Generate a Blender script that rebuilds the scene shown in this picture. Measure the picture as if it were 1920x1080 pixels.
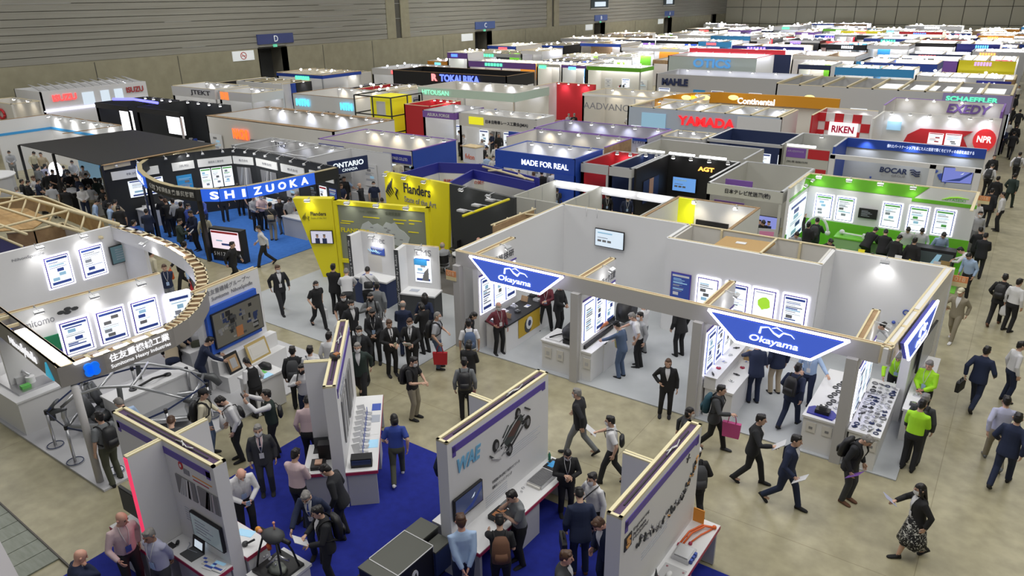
import bpy,bmesh,math,random
from mathutils import Vector,Matrix
sin,cos,pi,rad=math.sin,math.cos,math.pi,math.radians
SC=bpy.context.scene
COL=SC.collection
for _o in list(bpy.data.objects):
 bpy.data.objects.remove(_o,do_unlink=True)
# camera
CAMH=9.6
FPX=1369.87
YAW,PITCH,ROLL=-0.609809,0.379830,0.014080
def _cam_axes():
 f0=Vector((sin(YAW),cos(YAW),0));r0=Vector((cos(YAW),-sin(YAW),0));up=Vector((0,0,1))
 f=f0*cos(PITCH)-up*sin(PITCH)
 d=-(f0*sin(PITCH)+up*cos(PITCH))
 r=r0*cos(ROLL)+d*sin(ROLL)
 d2=-r0*sin(ROLL)+d*cos(ROLL)
 return r,d2,f
CR,CD,CF=_cam_axes()
cam_data=bpy.data.cameras.new('camera')
cam_data.sensor_fit='HORIZONTAL';cam_data.sensor_width=36.0
cam_data.lens=36.0*FPX/1920.0
cam_data.clip_start=0.1;cam_data.clip_end=500
cam=bpy.data.objects.new('camera',cam_data);COL.objects.link(cam)
cam.matrix_world=Matrix(((CR.x,-CD.x,-CF.x,0),(CR.y,-CD.y,-CF.y,0),(CR.z,-CD.z,-CF.z,CAMH),(0,0,0,1)))
SC.camera=cam
# world, lights, exposure
SC.view_settings.view_transform='Standard';SC.view_settings.look='None'
SC.view_settings.gamma=1.0;SC.view_settings.use_curve_mapping=False
SC.view_settings.exposure=0.0
world=bpy.data.worlds.new('ambient_fill');SC.world=world;world.use_nodes=True  # even ambient fill added from all sides; no ceiling is built
world.node_tree.nodes['Background'].inputs[0].default_value=(0.96,0.98,1.0,1)
world.node_tree.nodes['Background'].inputs[1].default_value=0.22
def area_light(loc,size,power,color=(1,1,1),rot=(0,0,0),shape='RECTANGLE',sizey=None,spread=None):
 l=bpy.data.lights.new('hall_lamp','AREA');l.energy=power;l.color=color
 l.shape=shape;l.size=size;l.size_y=sizey or size
 if spread:l.spread=spread
 o=bpy.data.objects.new('hall_lamp',l);o.location=loc;o.rotation_euler=rot
 COL.objects.link(o);return o
for _x in(-48,-28,-9):
 for _y in(12,40,75,120):
  area_light((_x,_y,18.0),7.0,1500 if _y<60 else 2100,(1.0,0.98,0.93),sizey=14.0)
for _y in(8,24,50):
 area_light((3,_y,18.0),6.0,1000,(1.0,0.98,0.93),sizey=12.0)  # extra row added to brighten the floor along the right aisle
# pixel helpers (floor planes and wall planes)
def ray(px,py):
 return CR*((px-960)/FPX)+CD*((py-540)/FPX)+CF
def PZ(px,py,z=0.0):
 d=ray(px,py);t=(z-CAMH)/d.z
 return Vector((d.x*t,d.y*t,z))
def PX(px,py,X):
 d=ray(px,py);t=X/d.x
 return Vector((X,d.y*t,CAMH+d.z*t))
def PY(px,py,Y):
 d=ray(px,py);t=Y/d.y
 return Vector((d.x*t,Y,CAMH+d.z*t))
# materials
MATS={}
def mat(name,rgb,rough=0.6,metal=0.0,emit=0.0,ecol=None,sample=True,alpha=1.0,spec=0.5):
 if name in MATS:return MATS[name]
 m=bpy.data.materials.new(name);m.use_nodes=True
 b=m.node_tree.nodes['Principled BSDF']
 b.inputs['Base Color'].default_value=(*rgb,1)
 b.inputs['Roughness'].default_value=rough
 b.inputs['Metallic'].default_value=metal
 b.inputs['Specular IOR Level'].default_value=spec
 if emit:
  b.inputs['Emission Color'].default_value=(*(ecol or rgb),1)
  b.inputs['Emission Strength'].default_value=emit
  if not sample:m.cycles.emission_sampling='NONE'
 if alpha<1:b.inputs['Alpha'].default_value=alpha
 m.diffuse_color=(*rgb,1)
 MATS[name]=m
 return m
def noise_mat(name,c1,c2,scale=3.0,rough=0.6,detail=4,rough2=None,bump=0.0,stretch=(1,1,1)):
 if name in MATS:return MATS[name]
 m=mat(name,c1,rough);nt=m.node_tree;b=nt.nodes['Principled BSDF']
 tc=nt.nodes.new('ShaderNodeTexCoord');mp=nt.nodes.new('ShaderNodeMapping')
 mp.inputs['Scale'].default_value=stretch
 n=nt.nodes.new('ShaderNodeTexNoise');n.inputs['Scale'].default_value=scale;n.inputs['Detail'].default_value=detail
 r=nt.nodes.new('ShaderNodeValToRGB')
 r.color_ramp.elements[0].position=0.3;r.color_ramp.elements[1].position=0.7
 r.color_ramp.elements[0].color=(*c1,1);r.color_ramp.elements[1].color=(*c2,1)
 nt.links.new(tc.outputs['Object'],mp.inputs['Vector']);nt.links.new(mp.outputs['Vector'],n.inputs['Vector'])
 nt.links.new(n.outputs['Fac'],r.inputs['Fac']);nt.links.new(r.outputs['Color'],b.inputs['Base Color'])
 if rough2 is not None:
  mr=nt.nodes.new('ShaderNodeMapRange');mr.inputs['To Min'].default_value=rough;mr.inputs['To Max'].default_value=rough2
  nt.links.new(n.outputs['Fac'],mr.inputs['Value']);nt.links.new(mr.outputs['Result'],b.inputs['Roughness'])
 if bump:
  bp=nt.nodes.new('ShaderNodeBump');bp.inputs['Strength'].default_value=bump
  nt.links.new(n.outputs['Fac'],bp.inputs['Height']);nt.links.new(bp.outputs['Normal'],b.inputs['Normal'])
 return m
WHITE=mat('white_panel',(0.74,0.74,0.75),0.55)
OFFWHITE=mat('warm_white_panel',(0.66,0.64,0.60),0.6)
LGREY=mat('light_grey',(0.50,0.50,0.51),0.6)
GREY=mat('grey',(0.22,0.22,0.23),0.6)
DGREY=mat('dark_grey',(0.055,0.058,0.062),0.6)
BLACK=mat('black',(0.012,0.012,0.014),0.5)
CHROME=mat('brushed_metal',(0.55,0.55,0.57),0.28,0.9)
ALU=mat('aluminium',(0.62,0.63,0.65),0.35,0.6)
WOOD=noise_mat('pale_wood',(0.62,0.46,0.24),(0.74,0.60,0.36),6,0.7)
BROWN=noise_mat('plywood',(0.30,0.19,0.10),(0.42,0.28,0.15),4,0.8)
LWOOD=mat('batten',(0.72,0.62,0.40),0.7)
CARD=mat('cardboard',(0.48,0.31,0.13),0.8)
YELLOW=mat('yellow_panel',(0.82,0.72,0.01),0.5)
BLUE=mat('blue_panel',(0.02,0.07,0.42),0.5)
DBLUE=mat('deep_blue_panel',(0.025,0.03,0.30),0.5)
NAVY=mat('navy_panel',(0.02,0.035,0.11),0.5)
RED=mat('red_panel',(0.55,0.02,0.03),0.5)
CRIM=mat('crimson_edge',(0.42,0.03,0.08),0.5)
GREEN=mat('green_panel',(0.16,0.52,0.03),0.5)
PURPLE=mat('purple_panel',(0.22,0.10,0.42),0.5)
ORANGE=mat('orange_panel',(0.75,0.30,0.03),0.5)
SKYB=mat('sky_blue',(0.05,0.35,0.75),0.5)
STRIPE=mat('violet_stripe',(0.11,0.07,0.38),0.5)
TEXTDK=mat('dark_lettering',(0.03,0.03,0.04),0.5)
TEXTGR=mat('grey_lettering',(0.25,0.25,0.28),0.5)
LAMP=mat('lamp_glow',(1,1,1),0.5,emit=14,ecol=(1,0.98,0.95),sample=False)
LAMPB=mat('cool_lamp_glow',(1,1,1),0.5,emit=10,ecol=(0.85,0.88,1),sample=False)
LED=mat('led_edge',(1,1,1),0.5,emit=5,ecol=(0.80,0.78,1.0),sample=False)
TUBE=mat('tube_light',(1,1,1),0.5,emit=4.5,ecol=(0.95,0.95,1.0),sample=False)
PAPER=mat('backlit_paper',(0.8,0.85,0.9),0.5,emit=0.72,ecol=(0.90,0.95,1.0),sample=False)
INKB=mat('ink_blue',(0.05,0.10,0.45),0.5)
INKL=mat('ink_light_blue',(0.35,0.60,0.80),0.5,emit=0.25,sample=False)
INKG=mat('ink_grey',(0.40,0.43,0.50),0.5)
INKN=mat('ink_green',(0.15,0.55,0.12),0.5)
SCREEN=mat('screen_blue',(0.02,0.03,0.06),0.2,emit=0.16,ecol=(0.15,0.2,0.45),sample=False)
SCREENW=mat('screen_white',(0.5,0.6,0.7),0.2,emit=0.6,ecol=(0.75,0.85,0.95),sample=False)
# object helpers
def tag(o,label=None,cat=None,group=None,kind=None):
 if label:o['label']=label
 if cat:o['category']=cat
 if group:o['group']=group
 if kind:o['kind']=kind
 return o
def root(name,label,cat,loc=(0,0,0),rz=0.0,group=None):
 o=bpy.data.objects.new(name,None);o.empty_display_size=0.2
 o.location=loc;o.rotation_euler=(0,0,rz)
 COL.objects.link(o);return tag(o,label,cat,group)
def link(name,me,parent=None,mats=None):
 o=bpy.data.objects.new(name,me);COL.objects.link(o)
 if parent is not None:o.parent=parent
 return o
def rootmat(o):
 """world matrix from location and z-rotation up the parent chain, without a depsgraph update"""
 m=Matrix.Translation(o.location)@Matrix.Rotation(o.rotation_euler.z,4,'Z')
 return(rootmat(o.parent)@m)if o.parent else m
class MB:
 """collects shapes and links them as ONE mesh object"""
 def __init__(s):s.v=[];s.f=[];s.m=[];s.mats=[];s.sm=[]
 def mi(s,m):
  if m not in s.mats:s.mats.append(m)
  return s.mats.index(m)
 def add(s,vs,fs,m,smooth=False):
  n=len(s.v);k=s.mi(m)
  s.v+=[tuple(v)for v in vs]
  for f in fs:s.f.append(tuple(i+n for i in f));s.m.append(k);s.sm.append(smooth)
  return s
 def box(s,a,b,m):
  x0,y0,z0=a;x1,y1,z1=b
  vs=[(x0,y0,z0),(x1,y0,z0),(x1,y1,z0),(x0,y1,z0),(x0,y0,z1),(x1,y0,z1),(x1,y1,z1),(x0,y1,z1)]
  return s.add(vs,[(0,3,2,1),(4,5,6,7),(0,1,5,4),(1,2,6,5),(2,3,7,6),(3,0,4,7)],m)
 def obox(s,o,ux,uy,uz,m):
  """box from corner o with edge vectors"""
  o,ux,uy,uz=map(Vector,(o,ux,uy,uz))
  vs=[o,o+ux,o+ux+uy,o+uy,o+uz,o+ux+uz,o+ux+uy+uz,o+uy+uz]
  return s.add(vs,[(0,3,2,1),(4,5,6,7),(0,1,5,4),(1,2,6,5),(2,3,7,6),(3,0,4,7)],m)
 def prism(s,pts,ext,m):
  """polygon of 3D points extruded by a vector"""
  pts=[Vector(p)for p in pts];e=Vector(ext);n=len(pts)
  fs=[tuple(range(n))[::-1],tuple(range(n,2*n))]+[(i,(i+1)%n,n+(i+1)%n,n+i)for i in range(n)]
  return s.add(pts+[p+e for p in pts],fs,m)
 def tube(s,pts,r,m,n=8,smooth=True):
  pts=[Vector(p)for p in pts];k=len(pts)
  rs=r if isinstance(r,(list,tuple))else[r]*k
  vs=[];fs=[];pu=None
  for i,p in enumerate(pts):
   t=(pts[min(i+1,k-1)]-pts[max(i-1,0)]).normalized()
   if pu is None:pu=t.orthogonal().normalized()
   u=(pu-t*pu.dot(t));u=u.normalized()if u.length>1e-6 else t.orthogonal().normalized()
   pu=u;w=t.cross(u);rr=rs[i];ra,rb=rr if isinstance(rr,(tuple,list))else(rr,rr)
   for j in range(n):
    a=2*pi*j/n;vs.append(p+u*(cos(a)*ra)+w*(sin(a)*rb))
  for i in range(k-1):
   for j in range(n):
    fs.append((i*n+j,i*n+(j+1)%n,(i+1)*n+(j+1)%n,(i+1)*n+j))
  fs.append(tuple(range(n))[::-1]);fs.append(tuple(range((k-1)*n,k*n)))
  return s.add(vs,fs,m,smooth)
 def loft(s,secs,m,n=14,smooth=True):
  """secs: list of (centre, xvec, yvec): ellipses joined into one closed skin"""
  vs=[];fs=[];k=len(secs)
  for c,ux,uy in secs:
   c,ux,uy=Vector(c),Vector(ux),Vector(uy)
   for j in range(n):
    a=2*pi*j/n;vs.append(c+ux*cos(a)+uy*sin(a))
  for i in range(k-1):
   for j in range(n):
    fs.append((i*n+j,i*n+(j+1)%n,(i+1)*n+(j+1)%n,(i+1)*n+j))
  fs.append(tuple(range(n))[::-1]);fs.append(tuple(range((k-1)*n,k*n)))
  return s.add(vs,fs,m,smooth)
 def cyl(s,c,r,h,m,n=20,r2=None):
  c=Vector(c)
  return s.loft([(c,(r,0,0),(0,r,0)),(c+Vector((0,0,h)),((r if r2 is None else r2),0,0),(0,(r if r2 is None else r2),0))],m,n,False)
 def ball(s,c,r,m,n=12,k=8):
  c=Vector(c);rx,ry,rz=r if isinstance(r,(tuple,list))else(r,r,r)
  secs=[]
  for i in range(k+1):
   t=-pi/2+pi*(0.02+0.96*i/k)
   secs.append((c+Vector((0,0,rz*sin(t))),(rx*cos(t),0,0),(0,ry*cos(t),0)))
  return s.loft(secs,m,n)
 def mesh(s,name):
  me=bpy.data.meshes.new(name);me.from_pydata(s.v,[],s.f)
  for m in s.mats:me.materials.append(m)
  me.polygons.foreach_set('material_index',s.m);me.polygons.foreach_set('use_smooth',s.sm)
  me.update();return me
 def build(s,name,parent=None,local=False):
  """vertices are world coordinates unless local=True"""
  if parent is not None and not local:
   inv=rootmat(parent).inverted();s.v=[tuple(inv@Vector(v))for v in s.v]
  return link(name,s.mesh(name),parent)
TXT={}
def text_mesh(body,m,ext=0.02,shear=0.0,bold=0.0,spacing=1.0):
 key=(body,m.name,ext,shear,bold,spacing)
 if key in TXT:return TXT[key]
 cu=bpy.data.curves.new('lettering','FONT');cu.body=body;cu.size=1.0;cu.extrude=ext
 cu.shear=shear;cu.offset=bold;cu.space_character=spacing;cu.resolution_u=3
 cu.align_x='LEFT';cu.align_y='BOTTOM_BASELINE'
 ob=bpy.data.objects.new('lettering',cu)
 me=bpy.data.meshes.new_from_object(ob)
 bpy.data.objects.remove(ob,do_unlink=True);bpy.data.curves.remove(cu)
 me.materials.clear();me.materials.append(m)
 xs=[v.co.x for v in me.vertices]or[0,1];ys=[v.co.y for v in me.vertices]or[0,1]
 TXT[key]=(me,min(xs),max(xs),min(ys),max(ys));return TXT[key]
def lettering(body,o,xd,yd,m,parent,width=None,height=None,ext=0.02,shear=0.0,bold=0.0,spacing=1.0,name='lettering',center=True):
 """flat lettering whose box starts (or is centred) at world point o, reading along xd, upright along yd"""
 me,x0,x1,y0,y1=text_mesh(body,m,ext,shear,bold,spacing)
 if me is None or x1<=x0:return None
 xd,yd,o=Vector(xd).normalized(),Vector(yd).normalized(),Vector(o)
 sy=(height/(y1-y0))if height else None
 sx=(width/(x1-x0))if width else None
 if sy is None:sy=sx
 if sx is None:sx=sy
 ob=link(name,me,parent)
 cx,cy=((x0+x1)/2,(y0+y1)/2)if center else(x0,y0)
 zd=xd.cross(yd);p=o-xd*(cx*sx)-yd*(cy*sy)
 s3=min(sx,sy)
 M=Matrix(((xd.x*sx,yd.x*sy,zd.x*s3,p.x),(xd.y*sx,yd.y*sy,zd.y*s3,p.y),(xd.z*sx,yd.z*sy,zd.z*s3,p.z),(0,0,0,1)))
 if parent is not None:M=rootmat(parent).inverted()@M
 ob.matrix_local=M
 return ob
def lb(body,p0,p1,h,m,parent,**k):
 """lettering between two world points along a wall, vertically upright; p0 -> p1 is the reading direction"""
 p0,p1=Vector(p0),Vector(p1);xd=(p1-p0).normalized()
 return lettering(body,(p0+p1)/2,xd,(0,0,1),m,parent,width=(p1-p0).length,height=h,**k)
# people
def ik(a,t,l1,l2,hint):
 a,t=Vector(a),Vector(t);d=t-a;L=min(d.length,(l1+l2)*0.995);dn=d.normalized();t=a+dn*L
 x=(l1*l1-l2*l2+L*L)/(2*L);h=math.sqrt(max(l1*l1-x*x,0))
 hv=Vector(hint);hv=hv-dn*hv.dot(dn);hv=hv.normalized()if hv.length>1e-5 else dn.orthogonal().normalized()
 return a+dn*x+hv*h,t
ND=dict(lean=2,hp=5,hy=0,side=0,ph=0.92,rh=(0.25,0.02,0.86),lh=(-0.25,0.02,0.86),rf=(0.10,0.0,0),lf=(-0.10,0.02,0),reo=(0.6,-1,-0.2),leo=(-0.6,-1,-0.2),curl=0.5)
POSES={'stand':{},'relax':dict(rf=(0.13,0.06,0),lf=(-0.11,-0.05,0),rh=(0.27,0.06,0.86),side=2),'front':dict(rh=(0.05,0.24,0.98),lh=(-0.05,0.25,1.0),reo=(1,-.5,-.3),leo=(-1,-.5,-.3),hp=18),'phone':dict(rh=(0.08,0.30,1.20),lh=(-0.06,0.26,1.12),reo=(1,-.3,-.8),leo=(-1,-.3,-.8),hp=28),'hold':dict(rh=(0.12,0.30,1.10),lh=(-0.10,0.30,1.04),reo=(1,-.4,-.6),leo=(-1,-.4,-.6),hp=15),'behind':dict(rh=(0.05,-0.20,0.90),lh=(-0.05,-0.21,0.90),reo=(1,-.6,0),leo=(-1,-.6,0),hp=12),'walk':dict(lf=(-0.08,0.30,0),rf=(0.09,-0.34,0.08,40),ph=0.885,rh=(0.26,0.20,0.92),lh=(-0.25,-0.16,0.88),lean=5),'walk2':dict(rf=(0.08,0.28,0),lf=(-0.09,-0.30,0.05,30),ph=0.89,lh=(-0.25,0.18,0.92),rh=(0.25,-0.12,0.88),lean=5,hy=10),'walkhold':dict(lf=(-0.08,0.26,0),rf=(0.09,-0.28,0.05,30),ph=0.895,rh=(0.20,0.36,1.12),lh=(-0.25,-0.05,0.87),lean=4,reo=(1,-.4,-.6)),'reach':dict(rh=(0.20,0.62,1.02),lh=(-0.24,0.08,0.88),lean=16,hp=30,reo=(1,0,-.6)),'reachl':dict(lh=(-0.20,0.60,1.02),rh=(0.10,0.22,1.05),lean=12,hp=30,leo=(-1,0,-.6)),'counter':dict(rh=(0.22,0.50,0.98),lh=(-0.22,0.50,0.98),lean=24,hp=32,reo=(1,-.3,-.3),leo=(-1,-.3,-.3)),'bow':dict(rh=(0.16,0.55,0.98),lh=(-0.16,0.55,0.98),lean=42,hp=30,ph=0.90,reo=(1,-.3,-.3),leo=(-1,-.3,-.3)),'chin':dict(rh=(0.05,0.17,1.42),lh=(0.08,0.22,1.12),reo=(.8,.2,-1),leo=(-1,-.2,-.4),hp=22,lean=8),'raise':dict(rh=(0.14,0.42,1.55),lh=(-0.12,0.42,1.50),reo=(1,0,-.8),leo=(-1,0,-.8),hp=-4),'armup':dict(lh=(-0.30,0.34,1.80),rh=(0.12,0.24,1.02),leo=(-1,0,-.4),hp=-8),'point':dict(lh=(-0.48,0.34,1.14),rh=(0.16,0.20,1.02),leo=(-.4,-.5,-1),hp=10),'cross':dict(rh=(-0.12,0.22,1.16),lh=(0.12,0.24,1.10),reo=(1,-.2,-.5),leo=(-1,-.2,-.5),hp=8),'hip':dict(rh=(0.20,0.10,1.02),lh=(-0.25,0.04,0.86),reo=(1,-.8,0),rf=(0.14,0.03,0),side=2),'strap':dict(rh=(0.14,0.16,1.26),lh=(-0.25,0.03,0.86),reo=(1,-.6,-.6)),'lookdown':dict(rh=(0.24,0.10,0.87),lh=(-0.24,0.10,0.87),lean=12,hp=38),'bowl':dict(rh=(0.07,0.30,0.98),lh=(-0.07,0.30,0.96),lean=18,hp=36,reo=(1,-.5,-.3),leo=(-1,-.5,-.3)),'wide':dict(rf=(0.19,0.02,0),lf=(-0.19,0.02,0),ph=0.90,rh=(0.04,0.16,1.42),lh=(-0.02,0.28,1.10),reo=(1,.1,-.8),leo=(-1,0,-.6),hp=10),'sit':dict(ph=0.50,rf=(0.12,0.42,0),lf=(-0.12,0.40,0),rh=(0.16,0.40,0.72),lh=(-0.12,0.40,0.74),lean=10,hp=12),'carry':dict(rh=(0.26,0.10,0.90),lh=(-0.16,0.26,1.05),leo=(-1,-.4,-.5),hp=6,rf=(0.12,0.05,0)),'twist':dict(rh=(0.22,0.30,1.0),lh=(-0.22,-0.05,0.90),hy=30,hp=14,lean=6,rf=(0.13,0.10,0)),}
def joints(pose):
 q=dict(ND);q.update(POSES[pose]);J={}
 L=rad(q['lean']);S=rad(q['side'])
 Mt=Matrix.Translation((0,-0.10*sin(L),q['ph']))@Matrix.Rotation(S,4,'Y')@Matrix.Rotation(-L,4,'X')
 J['T']=Mt
 T=lambda x,y,z:Mt@Vector((x,y,z-0.92))
 J['t']=T
 nb=T(0,0.0,1.45)
 J['H']=Matrix.Translation(T(0,0.015,1.47))@Matrix.Rotation(rad(q['hy']),4,'Z')@Matrix.Rotation(-rad(q['hp']+q['lean']*0.4),4,'X')@Matrix.Translation((0,0.01,0.115))
 for s,k in((1,'r'),(-1,'l')):
  sh=T(s*0.172,-0.005,1.358);J[k+'s']=sh
  h=q[k+'h']
  el,wr=ik(sh,h,0.275,0.25,q[k+'eo']);J[k+'e']=el;J[k+'w']=wr
  f=q[k+'f'];hipj=T(s*0.088,0,0.90);J[k+'p']=hipj
  ang=rad(f[3])if len(f)>3 else 0
  ank=Vector((f[0],f[1]-0.03,f[2]+0.085));kn,an=ik(hipj,ank,0.42,0.41,(s*0.08,1,0))
  J[k+'k']=kn;J[k+'a']=an;J[k+'ang']=ang
 J['q']=q
 return J
JC={}
def getJ(p):
 if p not in JC:JC[p]=joints(p)
 return JC[p]
TB=[(0.80,0.0,0.10,0.08),(0.86,-0.005,0.150,0.110),(0.93,-0.008,0.165,0.115),(1.02,0.0,0.145,0.102),(1.12,0.006,0.145,0.104),(1.25,0.006,0.165,0.115),(1.33,0.0,0.172,0.108),(1.39,-0.006,0.145,0.088),(1.43,-0.004,0.085,0.066),(1.46,0.0,0.055,0.056)]
TS=[(0.90,-0.005,0.172,0.124),(0.97,0.0,0.172,0.125),(1.05,0.004,0.168,0.122),(1.15,0.006,0.168,0.120),(1.25,0.006,0.180,0.126),(1.33,0.0,0.184,0.118),(1.39,-0.006,0.136,0.092),(1.43,-0.004,0.092,0.074),(1.455,0.0,0.064,0.064)]
TJ=[(0.77,-0.01,0.200,0.142),(0.85,-0.008,0.200,0.144),(0.95,-0.003,0.190,0.136),(1.05,0.003,0.178,0.128),(1.15,0.006,0.182,0.130),(1.27,0.006,0.198,0.138),(1.34,0.0,0.200,0.128),(1.395,-0.006,0.150,0.100),(1.43,-0.004,0.104,0.080),(1.46,0.0,0.070,0.068)]
def fy(tab,z,x=0.0):
 for i in range(len(tab)-1):
  if tab[i][0]<=z<=tab[i+1][0]:
   u=(z-tab[i][0])/(tab[i+1][0]-tab[i][0]);A,B=tab[i],tab[i+1]
   yc,rx,ry=[A[j]+(B[j]-A[j])*u for j in(1,2,3)]
   return yc+ry*math.sqrt(max(0.0,1-(x/rx)**2))
 return tab[-1][1]+tab[-1][3]
WORK=bpy.data.scenes.new('work')
def remesh(mb,vox):
 me=mb.mesh('tmp');ob=bpy.data.objects.new('tmp',me);WORK.collection.objects.link(ob)
 md=ob.modifiers.new('r','REMESH');md.mode='VOXEL';md.voxel_size=vox;md.use_smooth_shade=True
 sm=ob.modifiers.new('s','SMOOTH');sm.factor=0.5;sm.iterations=2
 vl=WORK.view_layers[0];vl.update()
 out=bpy.data.meshes.new_from_object(ob.evaluated_get(vl.depsgraph))
 bpy.data.objects.remove(ob,do_unlink=True);bpy.data.meshes.remove(me)
 return out
def torso(mb,J,tab,m,n=18):
 Mt=J['T'].to_3x3()
 mb.loft([(J['t'](0,y,z),Mt@Vector((rx,0,0)),Mt@Vector((0,ry,0)))for z,y,rx,ry in tab],m,n)
def limb(mb,pts,rs,m,n=10):
 mb.tube(pts,rs,m,n)
def mid(a,b,u=0.5):return Vector(a)+(Vector(b)-Vector(a))*u
def add_hand(mb,J,k,s,m):
 w=J[k+'w'];d=(w-J[k+'e']).normalized();q=J['q']
 inn=Vector((-s,0.25,-0.15));inn=(inn-d*inn.dot(d)).normalized()
 if d.z>-0.35:inn=Vector((-0.3*s,0,-1));inn=(inn-d*inn.dot(d)).normalized()
 if d.z>0.3:inn=Vector((-s,-0.4,0));inn=(inn-d*inn.dot(d)).normalized()
 side=d.cross(inn).normalized()
 if side.dot(Vector((-s*0.3,1,0.3)))<0:side=-side
 mb.loft([(w-d*0.015,side*0.026,inn*0.020),(w+d*0.02,side*0.032,inn*0.018),(w+d*0.06,side*0.041,inn*0.016),(w+d*0.088,side*0.040,inn*0.013)],m,8)
 cu=q['curl']
 for i,L in enumerate((0.070,0.078,0.073,0.058)):
  b=w+d*0.083+side*(0.030-0.020*i);a1,a2,a3=0.35*cu+0.1,0.9*cu+0.2,1.6*cu+0.2
  p1=b+(d*cos(a1)+inn*sin(a1))*L*0.45;p2=p1+(d*cos(a2)+inn*sin(a2))*L*0.30;p3=p2+(d*cos(a3)+inn*sin(a3))*L*0.25
  mb.tube([b,p1,p2,p3],[0.0092,0.0088,0.0080,0.0058],m,6)
 b=w+d*0.025+side*0.026
 p1=b+(d*0.6+side*0.75+inn*0.3).normalized()*0.038;p2=p1+(d*0.9+side*0.2+inn*0.4).normalized()*0.032
 mb.tube([b,p1,p2],[0.0135,0.0105,0.0075],m,6)
SKIN=mat('skin',(0.58,0.36,0.26),0.55);SKIN2=mat('pink_skin',(0.66,0.36,0.27),0.5);SKIN3=mat('tanned_skin',(0.40,0.22,0.14),0.55)
def head_pts(H,m,mb):
 secs=[]
 for z,y,rx,ry in((-0.115,0.035,0.022,0.022),(-0.100,0.025,0.045,0.055),(-0.07,0.012,0.060,0.076),(-0.03,0.004,0.068,0.088),(0.01,0.0,0.074,0.094),(0.05,-0.004,0.075,0.095),(0.085,-0.006,0.064,0.082),(0.105,-0.006,0.044,0.056),(0.116,-0.006,0.015,0.02)):
  secs.append((H@Vector((0,y,z)),H.to_3x3()@Vector((rx,0,0)),H.to_3x3()@Vector((0,ry,0))))
 mb.loft(secs,m,16)
MC={}
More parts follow.
